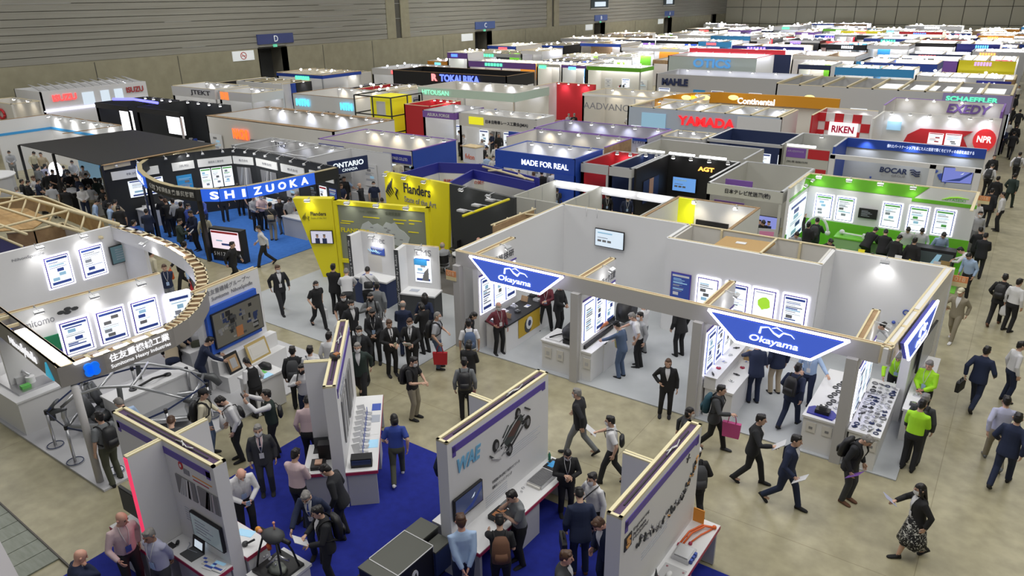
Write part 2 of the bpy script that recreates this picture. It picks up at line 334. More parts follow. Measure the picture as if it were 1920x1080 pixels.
def person_mesh(pose,kind):
 key=(pose,kind)
 if key in MC:return MC[key]
 J=getJ(pose);mb=MB();m=SKIN;q=J['q']
 if kind=='body':
  torso(mb,J,[(z,y,rx*.96,ry*.95)for z,y,rx,ry in TB],m);head_pts(J['H'],m,mb)
  mb.tube([J['t'](0,-0.004,1.40),J['t'](0,0.004,1.46),J['H']@Vector((0,-0.012,-0.06)),J['H']@Vector((0,0,0))],[0.062,0.055,0.053,0.05],m,12)
  for k in 'rl':
   limb(mb,[J['t'](0.09 if k=='r' else-0.09,0,1.36),J[k+'s'],mid(J[k+'s'],J[k+'e']),J[k+'e'],mid(J[k+'e'],J[k+'w'],.3),J[k+'w']],[0.055,0.056,0.047,0.040,0.039,0.026],m)
   limb(mb,[J[k+'p'],mid(J[k+'p'],J[k+'k']),J[k+'k'],mid(J[k+'k'],J[k+'a'],.3),J[k+'a']],[0.088,0.074,0.055,0.056,0.036],m)
   a=J[k+'a'];mb.tube([a,a+Vector((0,0.02,-0.05)),a+Vector((0,0.13,-0.06))],[0.036,0.036,0.025],m)
  me=remesh(mb,0.0145)
  ex=MB()
  for k,s in(('r',1),('l',-1)):add_hand(ex,J,k,s,m)
  H=J['H']
  ex.tube([H@Vector((0,0.085,0.03)),H@Vector((0,0.103,0.0)),H@Vector((0,0.112,-0.018)),H@Vector((0,0.09,-0.027))],[0.007,0.010,0.014,0.009],m,8)
  for s in(-1,1):ex.tube([H@Vector((s*0.068,0.0,0.02)),H@Vector((s*0.083,-0.012,0.012)),H@Vector((s*0.075,-0.004,-0.03))],[(0.008,0.016),(0.010,0.024),(0.007,0.012)],m,8)
  em=ex.mesh('x');bm=bmesh.new();bm.from_mesh(me);bm.from_mesh(em);bm.to_mesh(me);bm.free();bpy.data.meshes.remove(em)
  me.materials.clear();me.materials.append(m)
 elif kind in('suit','shirt','short','vest','tee','dress'):
  tab=TJ if kind in('suit','tee','dress')else TS
  if kind=='tee':tab=[(0.86,-0.005,0.186,0.138)]+[(z,y,rx*.95,ry*.95)for z,y,rx,ry in TJ[2:]]
  if kind=='dress':tab=[(z,y,rx*.93,ry*.95)for z,y,rx,ry in TJ[2:]]
  torso(mb,J,tab,m)
  fat=0.013 if kind=='suit' else 0.008
  for k in 'rl':
   sh,el,wr=J[k+'s'],J[k+'e'],J[k+'w'];s=1 if k=='r' else-1
   if kind=='vest':continue
   if kind in('short','tee'):
    limb(mb,[J['t'](0.08*s,0,1.36),sh,mid(sh,el),mid(sh,el,.82)],[0.06,0.064+fat,0.060+fat,0.060+fat],m)
   else:
    limb(mb,[J['t'](0.08*s,0,1.36),sh,mid(sh,el),el,mid(el,wr,.5),mid(el,wr,.97)],[0.06,0.060+fat,0.052+fat,0.047+fat,0.041+fat,0.034+fat],m)
  if kind=='dress':
   mb.loft([((0,0,q['ph']+0.05),(0.175,0,0),(0,0.125,0)),((0,0.0,q['ph']-0.10),(0.20,0,0),(0,0.145,0)),((0,0.0,0.50),(0.225,0,0),(0,0.185,0))],m,18)
  me=remesh(mb,0.015)
 elif kind=='trousers':
  torso(mb,J,[(0.80,-0.01,0.13,0.11)]+[(0.86,-0.008,0.165,0.125),(0.93,-0.006,0.172,0.124),(1.0,0.0,0.160,0.116),(1.03,0,0.155,0.112)],m)
  for k in 'rl':
   hp,kn,an=J[k+'p'],J[k+'k'],J[k+'a']
   limb(mb,[hp+Vector((0,0,.02)),mid(hp,kn,.25),mid(hp,kn,.6),kn,mid(kn,an,.4),an+(an-kn).normalized()*0.025],[0.092,0.098,0.082,0.070,0.066,0.060],m)
  me=remesh(mb,0.015)
 elif kind=='skirt':
  zt,zb=q['ph']+0.09,0.36
  secs=[];vs=20
  for z,r in((zt,0.155),(zt-0.14,0.185),(0.72,0.22),(0.55,0.255),(zb,0.30)):
   secs.append(((0,0,z),(r,0,0),(0,r*0.85,0)))
  mb.loft(secs,m,24)
  for i,v in enumerate(mb.v):
   if v[2]<0.7:
    a=math.atan2(v[1],v[0]);kf=1+0.07*sin(a*7)*(0.7-v[2])/0.34;mb.v[i]=(v[0]*kf,v[1]*kf,v[2])
  me=mb.mesh('skirt')
 elif kind=='front':
  levels=[1.445,1.40,1.34,1.27,1.19,1.12];ws=[0.055,0.062,0.056,0.042,0.022,0.004]
  vs=[];fs=[]
  for i,(z,w)in enumerate(zip(levels,ws)):
   for j in range(5):
    x=w*(j-2)/2;vs.append(J['t'](x,fy(TJ,z,x)+0.007,z));
  for i in range(len(levels)-1):
   for j in range(4):fs.append((i*5+j,(i+1)*5+j,(i+1)*5+j+1,i*5+j+1))
  n=len(vs);nrm=J['T'].to_3x3()@Vector((0,-0.02,0))
  vs2=[v+nrm for v in vs];fs2=[tuple(i+n for i in f[::-1])for f in fs]
  mb.add(vs+vs2,fs+fs2,m);me=mb.mesh('front')
 elif kind=='tie':
  levels=[1.435,1.40,1.33,1.22,1.14];ws=[0.014,0.011,0.016,0.021,0.012];vs=[];fs=[]
  for z,w in zip(levels,ws):
   for j in(-1,1):vs.append(J['t'](w*j,fy(TJ,z)+0.013,z))
  for i in range(len(levels)-1):fs.append((2*i,2*i+2,2*i+3,2*i+1))
  n=len(vs);nrm=J['T'].to_3x3()@Vector((0,-0.012,0))
  mb.add(vs+[v+nrm for v in vs],fs+[tuple(i+n for i in f[::-1])for f in fs],m);me=mb.mesh('tie')
 elif kind=='lanyard':
  for s in(-1,1):
   mb.tube([J['t'](s*0.055,fy(TJ,1.44,.05)-0.02,1.45),J['t'](s*0.06,fy(TJ,1.38,.06)+0.012,1.38),J['t'](s*0.035,fy(TJ,1.25)+0.012,1.25),J['t'](0,fy(TJ,1.12)+0.014,1.11)],0.006,m,5)
  me=mb.mesh('lanyard')
 elif kind=='badge':
  o=J['t'](-0.045,fy(TJ,1.04)+0.012,0.98);R3=J['T'].to_3x3()
  mb.obox(o,R3@Vector((0.09,0,0)),R3@Vector((0,0.008,0)),R3@Vector((0,0,0.125)),m);me=mb.mesh('badge')
 elif kind in('shoer','shoel'):
  k=kind[-1];a=J[k+'a'];an=J[k+'ang'];Rm=Matrix.Translation(a)@Matrix.Rotation(-an,4,'X')
  secs=[]
  for y,w,h,z0 in((-0.065,0.022,0.030,-0.055),(-0.055,0.036,0.045,-0.038),(0.0,0.040,0.048,-0.036),(0.06,0.044,0.036,-0.049),(0.12,0.048,0.026,-0.059),(0.17,0.040,0.020,-0.065),(0.195,0.018,0.012,-0.07)):
   secs.append((Rm@Vector((0,y,z0)),Rm.to_3x3()@Vector((w,0,0)),Rm.to_3x3()@Vector((0,0,h))))
  mb.loft(secs,m,12);mb.tube([Rm@Vector((0,-0.012,-0.03)),Rm@Vector((0,-0.008,0.02))],[0.045,0.040],m,10);me=mb.mesh('shoe')
 for p in me.polygons:p.use_smooth=kind not in('badge',)
 if not me.materials:me.materials.append(m)
 MC[key]=me;return me
def head_item(kind):
 if kind in MC:return MC[kind]
 mb=MB();m=SKIN
 if kind.startswith('hair'):
  n,k=20,9;vs=[];fs=[]
  style=kind[5:];pad=0.012 if style!='buzz' else 0.005
  for i in range(k+1):
   for j in range(n):
    a=2*pi*j/n
    front=max(0.0,sin(a));back=max(0,-sin(a))
    if style=='fringe':zmin,top=-0.05+0.06*front,0.055
    elif style=='long':zmin,top=(0.060 if front>0.55 else-0.02-0.10*(1-front)),1.0
    else:zmin,top=(0.062-0.0 if front>0.5 else-0.068+0.075*(1-back)+0.02*front),1.0
    zlo=zmin;zhi=0.128 if top==1.0 else top
    u=i/k;z=zlo+(zhi-zlo)*(sin(u*pi/2)if top==1.0 else u)
    tt=max(0.0,1-((z-0.01)/0.124)**2)**0.5 if z>0.01 else 1-0.10*((0.01-z)/0.1)**2
    if top==1.0 and i==k:tt=0.02
    pd=pad*(0.25+0.75*min(1,i/3))if style!='long' else pad
    vs.append((cos(a)*(0.076+pd)*tt,-0.006+sin(a)*(0.096+pd)*tt,z))
  for i in range(k):
   for j in range(n):fs.append((i*n+j,i*n+(j+1)%n,(i+1)*n+(j+1)%n,(i+1)*n+j))
  N=len(vs);ins=[(x*.90,-0.006+(y+0.006)*.90,z-0.004)for x,y,z in vs]
  fs2=[tuple(i+N for i in f[::-1])for f in fs]+[(j,N+j,N+(j+1)%n,(j+1)%n)for j in range(n)]
  if style=='fringe':fs2+=[(k*n+j,k*n+(j+1)%n,N+k*n+(j+1)%n,N+k*n+j)for j in range(n)]
  mb.add(vs+ins,fs+fs2,m,True)
  if style=='short':
   mb.ball((0.02,0.040,0.098),(0.05,0.035,0.022),m,10,6);mb.ball((-0.025,0.030,0.104),(0.045,0.04,0.022),m,10,6)
   mb.ball((0,-0.06,0.07),(0.065,0.05,0.045),m,10,6)
  if style=='long':
   mb.loft([((0,-0.05,0.05),(0.082,0,0),(0,0.06,0)),((0,-0.075,-0.06),(0.088,0,0),(0,0.045,0)),((0,-0.095,-0.18),(0.085,0,0),(0,0.04,0)),((0,-0.11,-0.30),(0.05,0,0),(0,0.025,0))],m,14)
   for s in(-1,1):mb.tube([(s*0.07,0.02,0.06),(s*0.088,0.01,-0.03),(s*0.088,-0.02,-0.13),(s*0.07,-0.05,-0.22)],[0.016,0.022,0.024,0.014],m,8)
  if style=='bob':
   mb.loft([((0,-0.03,0.04),(0.086,0,0),(0,0.085,0)),((0,-0.035,-0.06),(0.09,0,0),(0,0.075,0)),((0,-0.04,-0.115),(0.075,0,0),(0,0.055,0))],m,14)
  if style=='tail':
   mb.ball((0,-0.10,0.02),(0.026,0.022,0.026),m);mb.tube([(0,-0.11,0.0),(0,-0.13,-0.07),(0,-0.125,-0.16)],[0.022,0.026,0.008],m,8)
 elif kind=='mask':
  vs=[];fs=[];n=9;k=5
  for off in(0.010,0.002):
   for i in range(k+1):
    z=0.000-0.115*i/k;ring=1-0.42*max(0,(i/k-0.45)/.55)**1.5
    for j in range(n):
     a=pi/2+(j-(n-1)/2)/((n-1)/2)*1.12
     bulge=0.016*math.exp(-((j-4)/2.0)**2)*(1-abs(i/k-.35))
     vs.append((cos(a)*(0.074+off)*ring,0.006+sin(a)*(0.090+off+bulge)*(ring*.6+.4),z))
  N=(k+1)*n
  for i in range(k):
   for j in range(n-1):
    f=(i*n+j,i*n+j+1,(i+1)*n+j+1,(i+1)*n+j);fs.append(f);fs.append(tuple(x+N for x in f[::-1]))
  mb.add(vs,fs,m,True)
 elif kind=='eyes':
  for s in(-1,1):
   mb.ball((s*0.031,0.083,0.012),(0.013,0.009,0.005),m,8,5)
   mb.tube([(s*0.017,0.091,0.034),(s*0.032,0.090,0.038),(s*0.048,0.080,0.032)],0.0035,m,5)
 elif kind=='mouth':
  mb.ball((0,0.088,-0.055),(0.024,0.007,0.006),m,8,5)
 elif kind=='cap':
  n=18;secs=[]
  for z,r in((0.055,1.0),(0.085,0.97),(0.115,0.80),(0.135,0.48),(0.142,0.08)):secs.append(((0,-0.006,z),(0.090*r,0,0),(0,0.110*r,0)))
  mb.loft(secs,m,n);mb.loft([((0,0.09,0.060),(0.070,0,0),(0,0.0,0.010)),((0,0.135,0.050),(0.062,0,0),(0,0,0.007)),((0,0.170,0.040),(0.030,0,0),(0,0,0.005))],m,10)
 elif kind=='glasses':
  for s in(-1,1):
   c=[(s*0.033+0.020*cos(t*pi/6),0.098-0.1*abs(s*0.033+0.020*cos(t*pi/6))**1.3,0.010+0.014*sin(t*pi/6))for t in range(13)]
   mb.tube(c,0.0022,m,4);mb.tube([(s*0.055,0.094,0.014),(s*0.080,0.01,0.016)],0.002,m,4)
  mb.tube([(-0.013,0.1,0.012),(0.013,0.1,0.012)],0.002,m,4)
 me=mb.mesh(kind);me.materials.clear();me.materials.append(m)
 MC[kind]=me;return me
def dress_part(name,me,parent,m,M=None,label=None):
 o=link(name,me,parent);sl=o.material_slots[0];sl.link='OBJECT';sl.material=m
 if M is not None:o.matrix_local=M
 if label:o['label']=label
 return o
HAIRC={'k':mat('black_hair',(0.010,0.008,0.008),0.45),'g':mat('grey_hair',(0.22,0.21,0.20),0.6),'b':mat('brown_hair',(0.075,0.035,0.018),0.5),'w':mat('pale_hair',(0.45,0.42,0.36),0.6)}
CLOTH={n:mat('cloth_'+n,c,0.85)for n,c in dict(black=(0.012,0.012,0.014),suit=(0.016,0.017,0.021),navy=(0.012,0.020,0.055),dgrey=(0.045,0.047,0.052),grey=(0.17,0.18,0.19),lgrey=(0.36,0.37,0.40),white=(0.66,0.66,0.68),pink=(0.62,0.47,0.49),lblue=(0.34,0.46,0.66),blue=(0.05,0.09,0.38),royal=(0.03,0.06,0.30),maroon=(0.17,0.035,0.05),red=(0.45,0.02,0.03),lime=(0.42,0.82,0.03),denim=(0.08,0.12,0.21),beige=(0.46,0.38,0.27),khaki=(0.27,0.24,0.18),olive=(0.075,0.08,0.055),cream=(0.60,0.56,0.42),lilac=(0.44,0.45,0.60),brown=(0.12,0.055,0.03),dkgreen=(0.02,0.035,0.03),magenta=(0.55,0.08,0.25),orange=(0.75,0.15,0.03),teal=(0.02,0.07,0.10),yellowbag=(0.60,0.55,0.25)).items()}
MASKW=mat('white_mask',(0.75,0.75,0.77),0.8)
EYEM=mat('eye_dark',(0.02,0.015,0.012),0.3);LIPM=mat('lip',(0.40,0.16,0.14),0.5)
PERSONS=0
def face_rz(p,a):
 u=Vector((p.x,p.y)).normalized();r=Vector((u.y,-u.x));a=rad(a)
 d=-u*cos(a)+r*sin(a);return math.atan2(d.y,d.x)-pi/2
HAIRN={'k':'black','g':'grey','b':'brown','w':'pale'}
def person(hx,hy,where,a=0,pose='stand',top='suit',tc='suit',bc='suit',hair='short',hc='k',mask=1,h=1.71,skin=SKIN,shirt=None,tie=None,badge=None,shoe='black',bag=None,bagc='black',foot=None,pos=None,sx=1.0,glasses=False,z=0.0,label=None,cap=None):
 """head-top pixel hx,hy gives the place on the floor for a person of height h"""
 global PERSONS;PERSONS+=1
 J=getJ(pose)
 top_z=(J['H']@Vector((0,-0.006,0.125)))
 s=h/1.71
 if pos is not None:p=Vector((pos[0],pos[1],z));rz=face_rz(p,a)
 elif foot is not None:p=PZ(foot[0],foot[1],z);rz=face_rz(p,a)
 else:
  p=PZ(hx,hy,top_z.z*s+z);rz=face_rz(p,a)
  off=Matrix.Rotation(rz,3,'Z')@Vector((top_z.x*s,top_z.y*s,0));p=Vector((p.x-off.x,p.y-off.y,z))
 kn={'suit':'jacket','shirt':'shirt','short':'short-sleeved shirt','vest':'waistcoat','tee':'T-shirt','dress':'dress'}[top]
 cn={'suit':'black','dgrey':'dark grey','lgrey':'light grey','lblue':'light blue','lime':'lime green','royal':'royal blue','dkgreen':'dark green'}.get(tc,tc)
 R=root('person',label or('person in %s %s, %s'%(cn,kn,where)),'person',p,rz);R.scale=(s*sx,s*sx,s)
 dress_part('body',person_mesh(pose,'body'),R,skin)
 bottom='skirt' if bc.startswith('skirt')else('none' if top=='dress' else 'trousers')
 if bottom=='trousers':dress_part('trousers',person_mesh(pose,'trousers'),R,CLOTH[bc])
 if bottom=='skirt':dress_part('skirt',person_mesh(pose,'skirt'),R,MATS[bc])
 if top=='vest':
  dress_part('shirt',person_mesh(pose,'shirt'),R,CLOTH['white']);o=dress_part('waistcoat',person_mesh(pose,'vest'),R,CLOTH[tc]);o.scale=(1.05,1.09,1.0)
 else:dress_part({'suit':'jacket','tee':'t_shirt','dress':'dress'}.get(top,'shirt'),person_mesh(pose,top),R,CLOTH[tc])
 SF_=R
 if top=='suit' and shirt:SF_=dress_part('shirt_front',person_mesh(pose,'front'),R,CLOTH[shirt])
 if tie:dress_part('necktie',person_mesh(pose,'tie'),SF_,CLOTH[tie])
 for k in('shoer','shoel'):dress_part('shoe',person_mesh(pose,k),R,CLOTH[shoe])
 H=J['H']
 if hair:dress_part('hair',head_item('hair_'+hair),R,HAIRC[hc],H)
 if mask:dress_part('face_mask',head_item('mask'),R,MASKW if mask==1 else CLOTH['black'],H)
 if abs(a)<120:dress_part('eyes',head_item('eyes'),R,EYEM,H)
 if abs(a)<110 and not mask:dress_part('mouth',head_item('mouth'),R,LIPM,H)
 if glasses:dress_part('glasses',head_item('glasses'),R,EYEM,H)
 if cap:dress_part('cap',head_item('cap'),R,CLOTH[cap],H)
 if badge:dress_part('badge',person_mesh(pose,'badge'),dress_part('lanyard',person_mesh(pose,'lanyard'),R,CLOTH['white']),CLOTH[badge])
 if bag:
  short=(label or where)
  cs=bagc.split('+')
  for i,b in enumerate(bag.split('+')):make_bag(b,cs[min(i,len(cs)-1)]if len(cs)>1 or '+' not in bag else('black' if i==0 else bagc),R,J,s,short)
 return R
def bag_mesh(kind):
 if kind in MC:return MC[kind]
 mb=MB();m=SKIN
 if kind=='bag_backpack':
  mb.loft([((0,-0.20,0.95),(0.10,0,0),(0,0.05,0)),((0,-0.225,0.98),(0.155,0,0),(0,0.085,0)),((0,-0.23,1.15),(0.160,0,0),(0,0.095,0)),((0,-0.215,1.32),(0.145,0,0),(0,0.080,0)),((0,-0.19,1.41),(0.10,0,0),(0,0.05,0))],m,16)
  mb.loft([((0,-0.31,1.00),(0.10,0,0),(0,0.03,0)),((0,-0.325,1.10),(0.115,0,0),(0,0.035,0)),((0,-0.30,1.17),(0.10,0,0),(0,0.025,0))],m,12)
 elif kind=='bag_straps':
  for s in(-1,1):
   mb.tube([(s*0.085,-0.15,1.33),(s*0.105,-0.09,1.42),(s*0.115,0.0,1.435),(s*0.115,0.09,1.39),(s*0.125,0.145,1.28),(s*0.155,0.125,1.14),(s*0.165,0.0,1.05),(s*0.14,-0.14,1.02)],[(0.022,0.008)]*8,m,8)
 elif kind=='bag_tote':
  mb.prism([(-0.18,0,0),(0.18,0,0),(0.20,0,0.36),(-0.20,0,0.36)],(0,0.09,0),m)
 elif kind=='bag_tote_handle':
  for y in(0.01,0.08):mb.tube([(-0.09,y,0.35),(-0.07,0.045,0.50),(0,0.045,0.60),(0.07,0.045,0.50),(0.09,y,0.35)],0.009,m,6)
 elif kind=='bag_brief':
  mb.prism([(-0.19,0,0),(0.19,0,0),(0.19,0,0.25),(0.16,0,0.28),(-0.16,0,0.28),(-0.19,0,0.25)],(0,0.09,0),m)
 elif kind=='bag_brief_handle':
  mb.tube([(-0.07,0.045,0.27),(-0.06,0.045,0.34),(0.06,0.045,0.34),(0.07,0.045,0.27)],0.010,m,6)
 elif kind=='bag_plastic':
  mb.loft([((0,0,0),(0.12,0,0),(0,0.05,0)),((0,0,0.05),(0.16,0,0),(0,0.07,0)),((0,0,0.25),(0.14,0,0),(0,0.05,0)),((0,0,0.38),(0.04,0,0),(0,0.02,0))],m,12)
 elif kind=='bag_sling':
  mb.loft([((0,0,0),(0.12,0,0),(0,0.04,0)),((0,0,0.04),(0.145,0,0),(0,0.06,0)),((0,0,0.19),(0.145,0,0),(0,0.055,0)),((0,0,0.22),(0.11,0,0),(0,0.03,0))],m,12)
 elif kind=='bag_clip':
  mb.box((-0.11,-0.005,-0.15),(0.11,0.005,0.15),m)
 elif kind=='bag_paper':
  mb.box((-0.10,-0.003,-0.14),(0.10,0.003,0.14),m)
 elif kind=='bag_phone':
  mb.box((-0.037,-0.005,-0.07),(0.037,0.005,0.07),m)
 me=mb.mesh(kind);me.materials.clear();me.materials.append(m);MC[kind]=me;return me
def make_bag(kind,col,R,J,s,short):
 M=rootmat(R)@Matrix.Diagonal((s,s,s,1))
 cname={'dgrey':'dark grey','lgrey':'light grey','suit':'black','lblue':'light blue','dkgreen':'dark green','yellowbag':'yellow and white'}.get(col,col)
 c=MATS.get(col)or CLOTH[col]
 short='person '+short if not short.startswith('person')else short
 def mk(name,label,cat,Mw):
  o=bpy.data.objects.new(name,None);COL.objects.link(o);o.matrix_world=Mw;return tag(o,label,cat,'bags and papers carried by visitors')
 hand=J['rw']+(J['rw']-J['re']).normalized()*0.08;handl=J['lw']+(J['lw']-J['le']).normalized()*0.08
 if kind=='backpack':
  B=mk('backpack','%s backpack on %s'%(cname,short),'backpack',M@J['T']@Matrix.Translation((0,0,-0.92)))
  dress_part('bag',bag_mesh('bag_backpack'),B,c);dress_part('shoulder_straps',bag_mesh('bag_straps'),B,CLOTH['black'])
 elif kind in('tote','totel','brief','briefl','plastic','plasticl'):
  hp=handl if kind.endswith('l')else hand;k=kind.rstrip('l')if kind!='plasticl' else 'plastic'
  k={'totel':'tote','briefl':'brief','plasticl':'plastic'}.get(kind,kind)
  dz={'tote':0.60,'brief':0.34,'plastic':0.38}[k];nm={'tote':'tote_bag','brief':'briefcase','plastic':'plastic_bag'}[k]
  B=mk(nm,'%s %s held by %s'%(cname,nm.replace('_',' '),short),'bag',M@Matrix.Translation(hp-Vector((0,0.04 if k!='plastic' else 0,dz)))@(Matrix.Rotation(pi/2,4,'Z')if k!='plastic' else Matrix()))
  dress_part('bag',bag_mesh('bag_'+k),B,c)
  if k!='plastic':dress_part('handle',bag_mesh('bag_%s_handle'%k),B,c)
 elif kind in('sling','slingb'):
  y,zz=(0.17,0.92)if kind=='sling' else(-0.20,0.98)
  B=mk('shoulder_bag','%s shoulder bag on %s'%(cname,short),'bag',M@J['T']@Matrix.Translation((0,0,-0.92))@Matrix.Translation((0.08 if kind=='sling' else 0.05,y,zz)))
  dress_part('bag',bag_mesh('bag_sling'),B,c)
  mb=MB();mb.tube([(-0.02,-y,0.42+(1.05-zz)),(-0.22,-y,0.50),(-0.20,0.0,0.38),(-0.10,0.0,0.20)]if kind=='sling' else[(0.12,0.03,0.2),(-0.05,0.05,0.36),(-0.17,0.2,0.47),(-0.12,0.35,0.38),(0.1,0.36,0.1)],0.010,c,6)
  mb.build('strap',B,True)
 elif kind in('clip','paper','phone','box'):
  ctr=mid(hand,handl)if(hand-handl).length<0.35 else hand
  nm={'clip':'clipboard','paper':'paper_sheet','phone':'phone','box':'leaflet'}[kind]
  B=link(nm,bag_mesh('bag_'+('clip' if kind=='box' else kind)),None);B.material_slots[0].link='OBJECT';B.material_slots[0].material=c
  tag(B,'%s %s held by %s'%(cname,nm.replace('_',' '),short),nm.replace('_',' '),'bags and papers carried by visitors')
  B.matrix_world=M@Matrix.Translation(ctr+Vector((0,0.05,0.05)))@Matrix.Rotation(rad(-50 if kind!='phone' else-20),4,'X')
# the hall
Z3=Vector((0,0,1))
class WF:
 """wall frame: u along the wall, v up, w out of the wall towards the viewer"""
 def __init__(s,o,xd):s.o=Vector(o);s.x=Vector(xd).normalized();s.n=s.x.cross(Z3)
 def p(s,u,v,w=0.0):return s.o+s.x*u+Z3*v+s.n*w
 def box(s,mb,u0,u1,v0,v1,w0,w1,m):
  mb.obox(s.p(u0,v0,w0),s.x*(u1-u0),s.n*(w1-w0),Z3*(v1-v0),m)
 def poly(s,mb,pts,w0,w1,m):
  mb.prism([s.p(u,v,w0)for u,v in pts],s.n*(w1-w0),m)
 def text(s,body,u0,u1,v0,v1,w,m,parent,**k):
  return lettering(body,s.p((u0+u1)/2,(v0+v1)/2,w),s.x,Z3,m,parent,width=u1-u0,height=v1-v0,**k)
def struct(name,mb,label=None):o=mb.build(name);return tag(o,label,None,None,'structure')
FLOORM=noise_mat('polished_concrete',(0.315,0.285,0.180),(0.405,0.370,0.250),0.42,0.26,6,rough2=0.46)
FLOORM.node_tree.nodes['Principled BSDF'].inputs['Specular IOR Level'].default_value=0.35
_nt=FLOORM.node_tree;_b=_nt.nodes['Principled BSDF'];_src=_b.inputs['Base Color'].links[0].from_socket
_br=_nt.nodes.new('ShaderNodeTexBrick');_br.inputs['Scale'].default_value=1.0;_br.offset=0
_br.inputs['Mortar Size'].default_value=0.006;_br.inputs['Brick Width'].default_value=6.0;_br.inputs['Row Height'].default_value=6.0
_br.inputs['Color1'].default_value=(1,1,1,1);_br.inputs['Color2'].default_value=(1,1,1,1);_br.inputs['Mortar'].default_value=(0.62,0.6,0.55,1)
_tc=_nt.nodes.new('ShaderNodeTexCoord');_nt.links.new(_tc.outputs['Object'],_br.inputs['Vector'])
_n2=_nt.nodes.new('ShaderNodeTexNoise');_n2.inputs['Scale'].default_value=3.0;_n2.inputs['Detail'].default_value=8
_nt.links.new(_tc.outputs['Object'],_n2.inputs['Vector'])
_r2=_nt.nodes.new('ShaderNodeMapRange');_r2.inputs['From Min'].default_value=0.3;_r2.inputs['From Max'].default_value=0.7;_r2.inputs['To Min'].default_value=0.82;_r2.inputs['To Max'].default_value=1.12
_nt.links.new(_n2.outputs['Fac'],_r2.inputs['Value'])
_m1=_nt.nodes.new('ShaderNodeMix');_m1.data_type='RGBA';_m1.blend_type='MULTIPLY';_m1.inputs['Factor'].default_value=1
_nt.links.new(_src,_m1.inputs['A']);_nt.links.new(_br.outputs['Color'],_m1.inputs['B'])
_m2=_nt.nodes.new('ShaderNodeVectorMath');_m2.operation='SCALE'
_nt.links.new(_m1.outputs['Result'],_m2.inputs[0]);_nt.links.new(_r2.outputs['Result'],_m2.inputs['Scale']);_nt.links.new(_m2.outputs['Vector'],_b.inputs['Base Color'])
mb=MB();mb.box((-60,-8,-0.3),(16,171,0),FLOORM);struct('floor',mb)
WALLLOW=noise_mat('olive_concrete',(0.29,0.27,0.185),(0.35,0.325,0.225),1.2,0.75,5)
WALLRIB=noise_mat('ribbed_grey_cladding',(0.265,0.255,0.215),(0.33,0.32,0.275),0.8,0.55,4,stretch=(1,0.15,6))
WALLDK=mat('wall_groove',(0.09,0.085,0.07),0.7)
doorY=[(45.25,48.45,'D'),(78.5,82.0,'C'),(110.0,113.6,'B'),(137.5,141.0,'A'),(162.0,165.0,'')]
mb=MB();y0=-8
for a,b,_ in doorY:
 mb.box((-60.8,y0,0),(-60,a,5.4),WALLLOW);y0=b
mb.box((-60.8,y0,0),(-60,171,5.4),WALLLOW)
for yy in(30.0,37.0,53.0,60.0,72.0,90.0,104.0,125.0):mb.box((-60,yy,0),(-59.985,yy+0.06,5.3),WALLDK)
segs=[(-8,62.5),(66.2,95.6),(99.0,171)]
mb.box((-60.8,-8,5.4),(-60.15,171,17),WALLRIB)
rnd=random.Random(3)
for a,b in segs:
 z=5.42
 while z<16.8:
  mb.box((-60.15,a,z),(-60.0,b,z+0.47),WALLRIB);z+=0.52
for a,b in((62.5,66.2),(95.6,99.0)):
 mb.box((-60.15,a,5.4),(-59.95,a+1.4,17),WALLLOW);mb.box((-60.15,b-1.4,5.4),(-59.95,b,17),WALLLOW)
 mb.box((-60.15,a+1.4,0.0),(-60.08,b-1.4,17),WALLDK)
struct('wall_left',mb)
mb=MB();BRIGHTM=mat('bright_metal_edge',(0.5,0.5,0.48),0.4,0.3)
for i in range(26):
 z=5.9+0.52*rnd.randint(0,8);a=rnd.uniform(15,90);mb.box((-60.0,a,z),(-59.97,a+rnd.uniform(2,9),z+0.035),BRIGHTM)
struct('trim_1',mb)
DOORM=mat('door_grey',(0.055,0.056,0.055),0.6);RECESS=mat('door_reveal',(0.22,0.205,0.16),0.7)
SIGNB=mat('sign_navy',(0.030,0.040,0.125),0.5,emit=0.10,ecol=(0.12,0.16,0.45),sample=False)
SIGNB2=mat('sign_blue',(0.05,0.085,0.24),0.5,emit=0.12,ecol=(0.12,0.2,0.5),sample=False)
SIGNW=mat('sign_white',(0.7,0.72,0.72),0.5,emit=0.30,ecol=(0.9,0.95,0.95),sample=False)
NOSM=mat('no_smoking_red',(0.6,0.12,0.10),0.5)
EXITG=mat('exit_green',(0.05,0.4,0.25),0.5,emit=0.5,ecol=(0.2,0.8,0.5),sample=False)
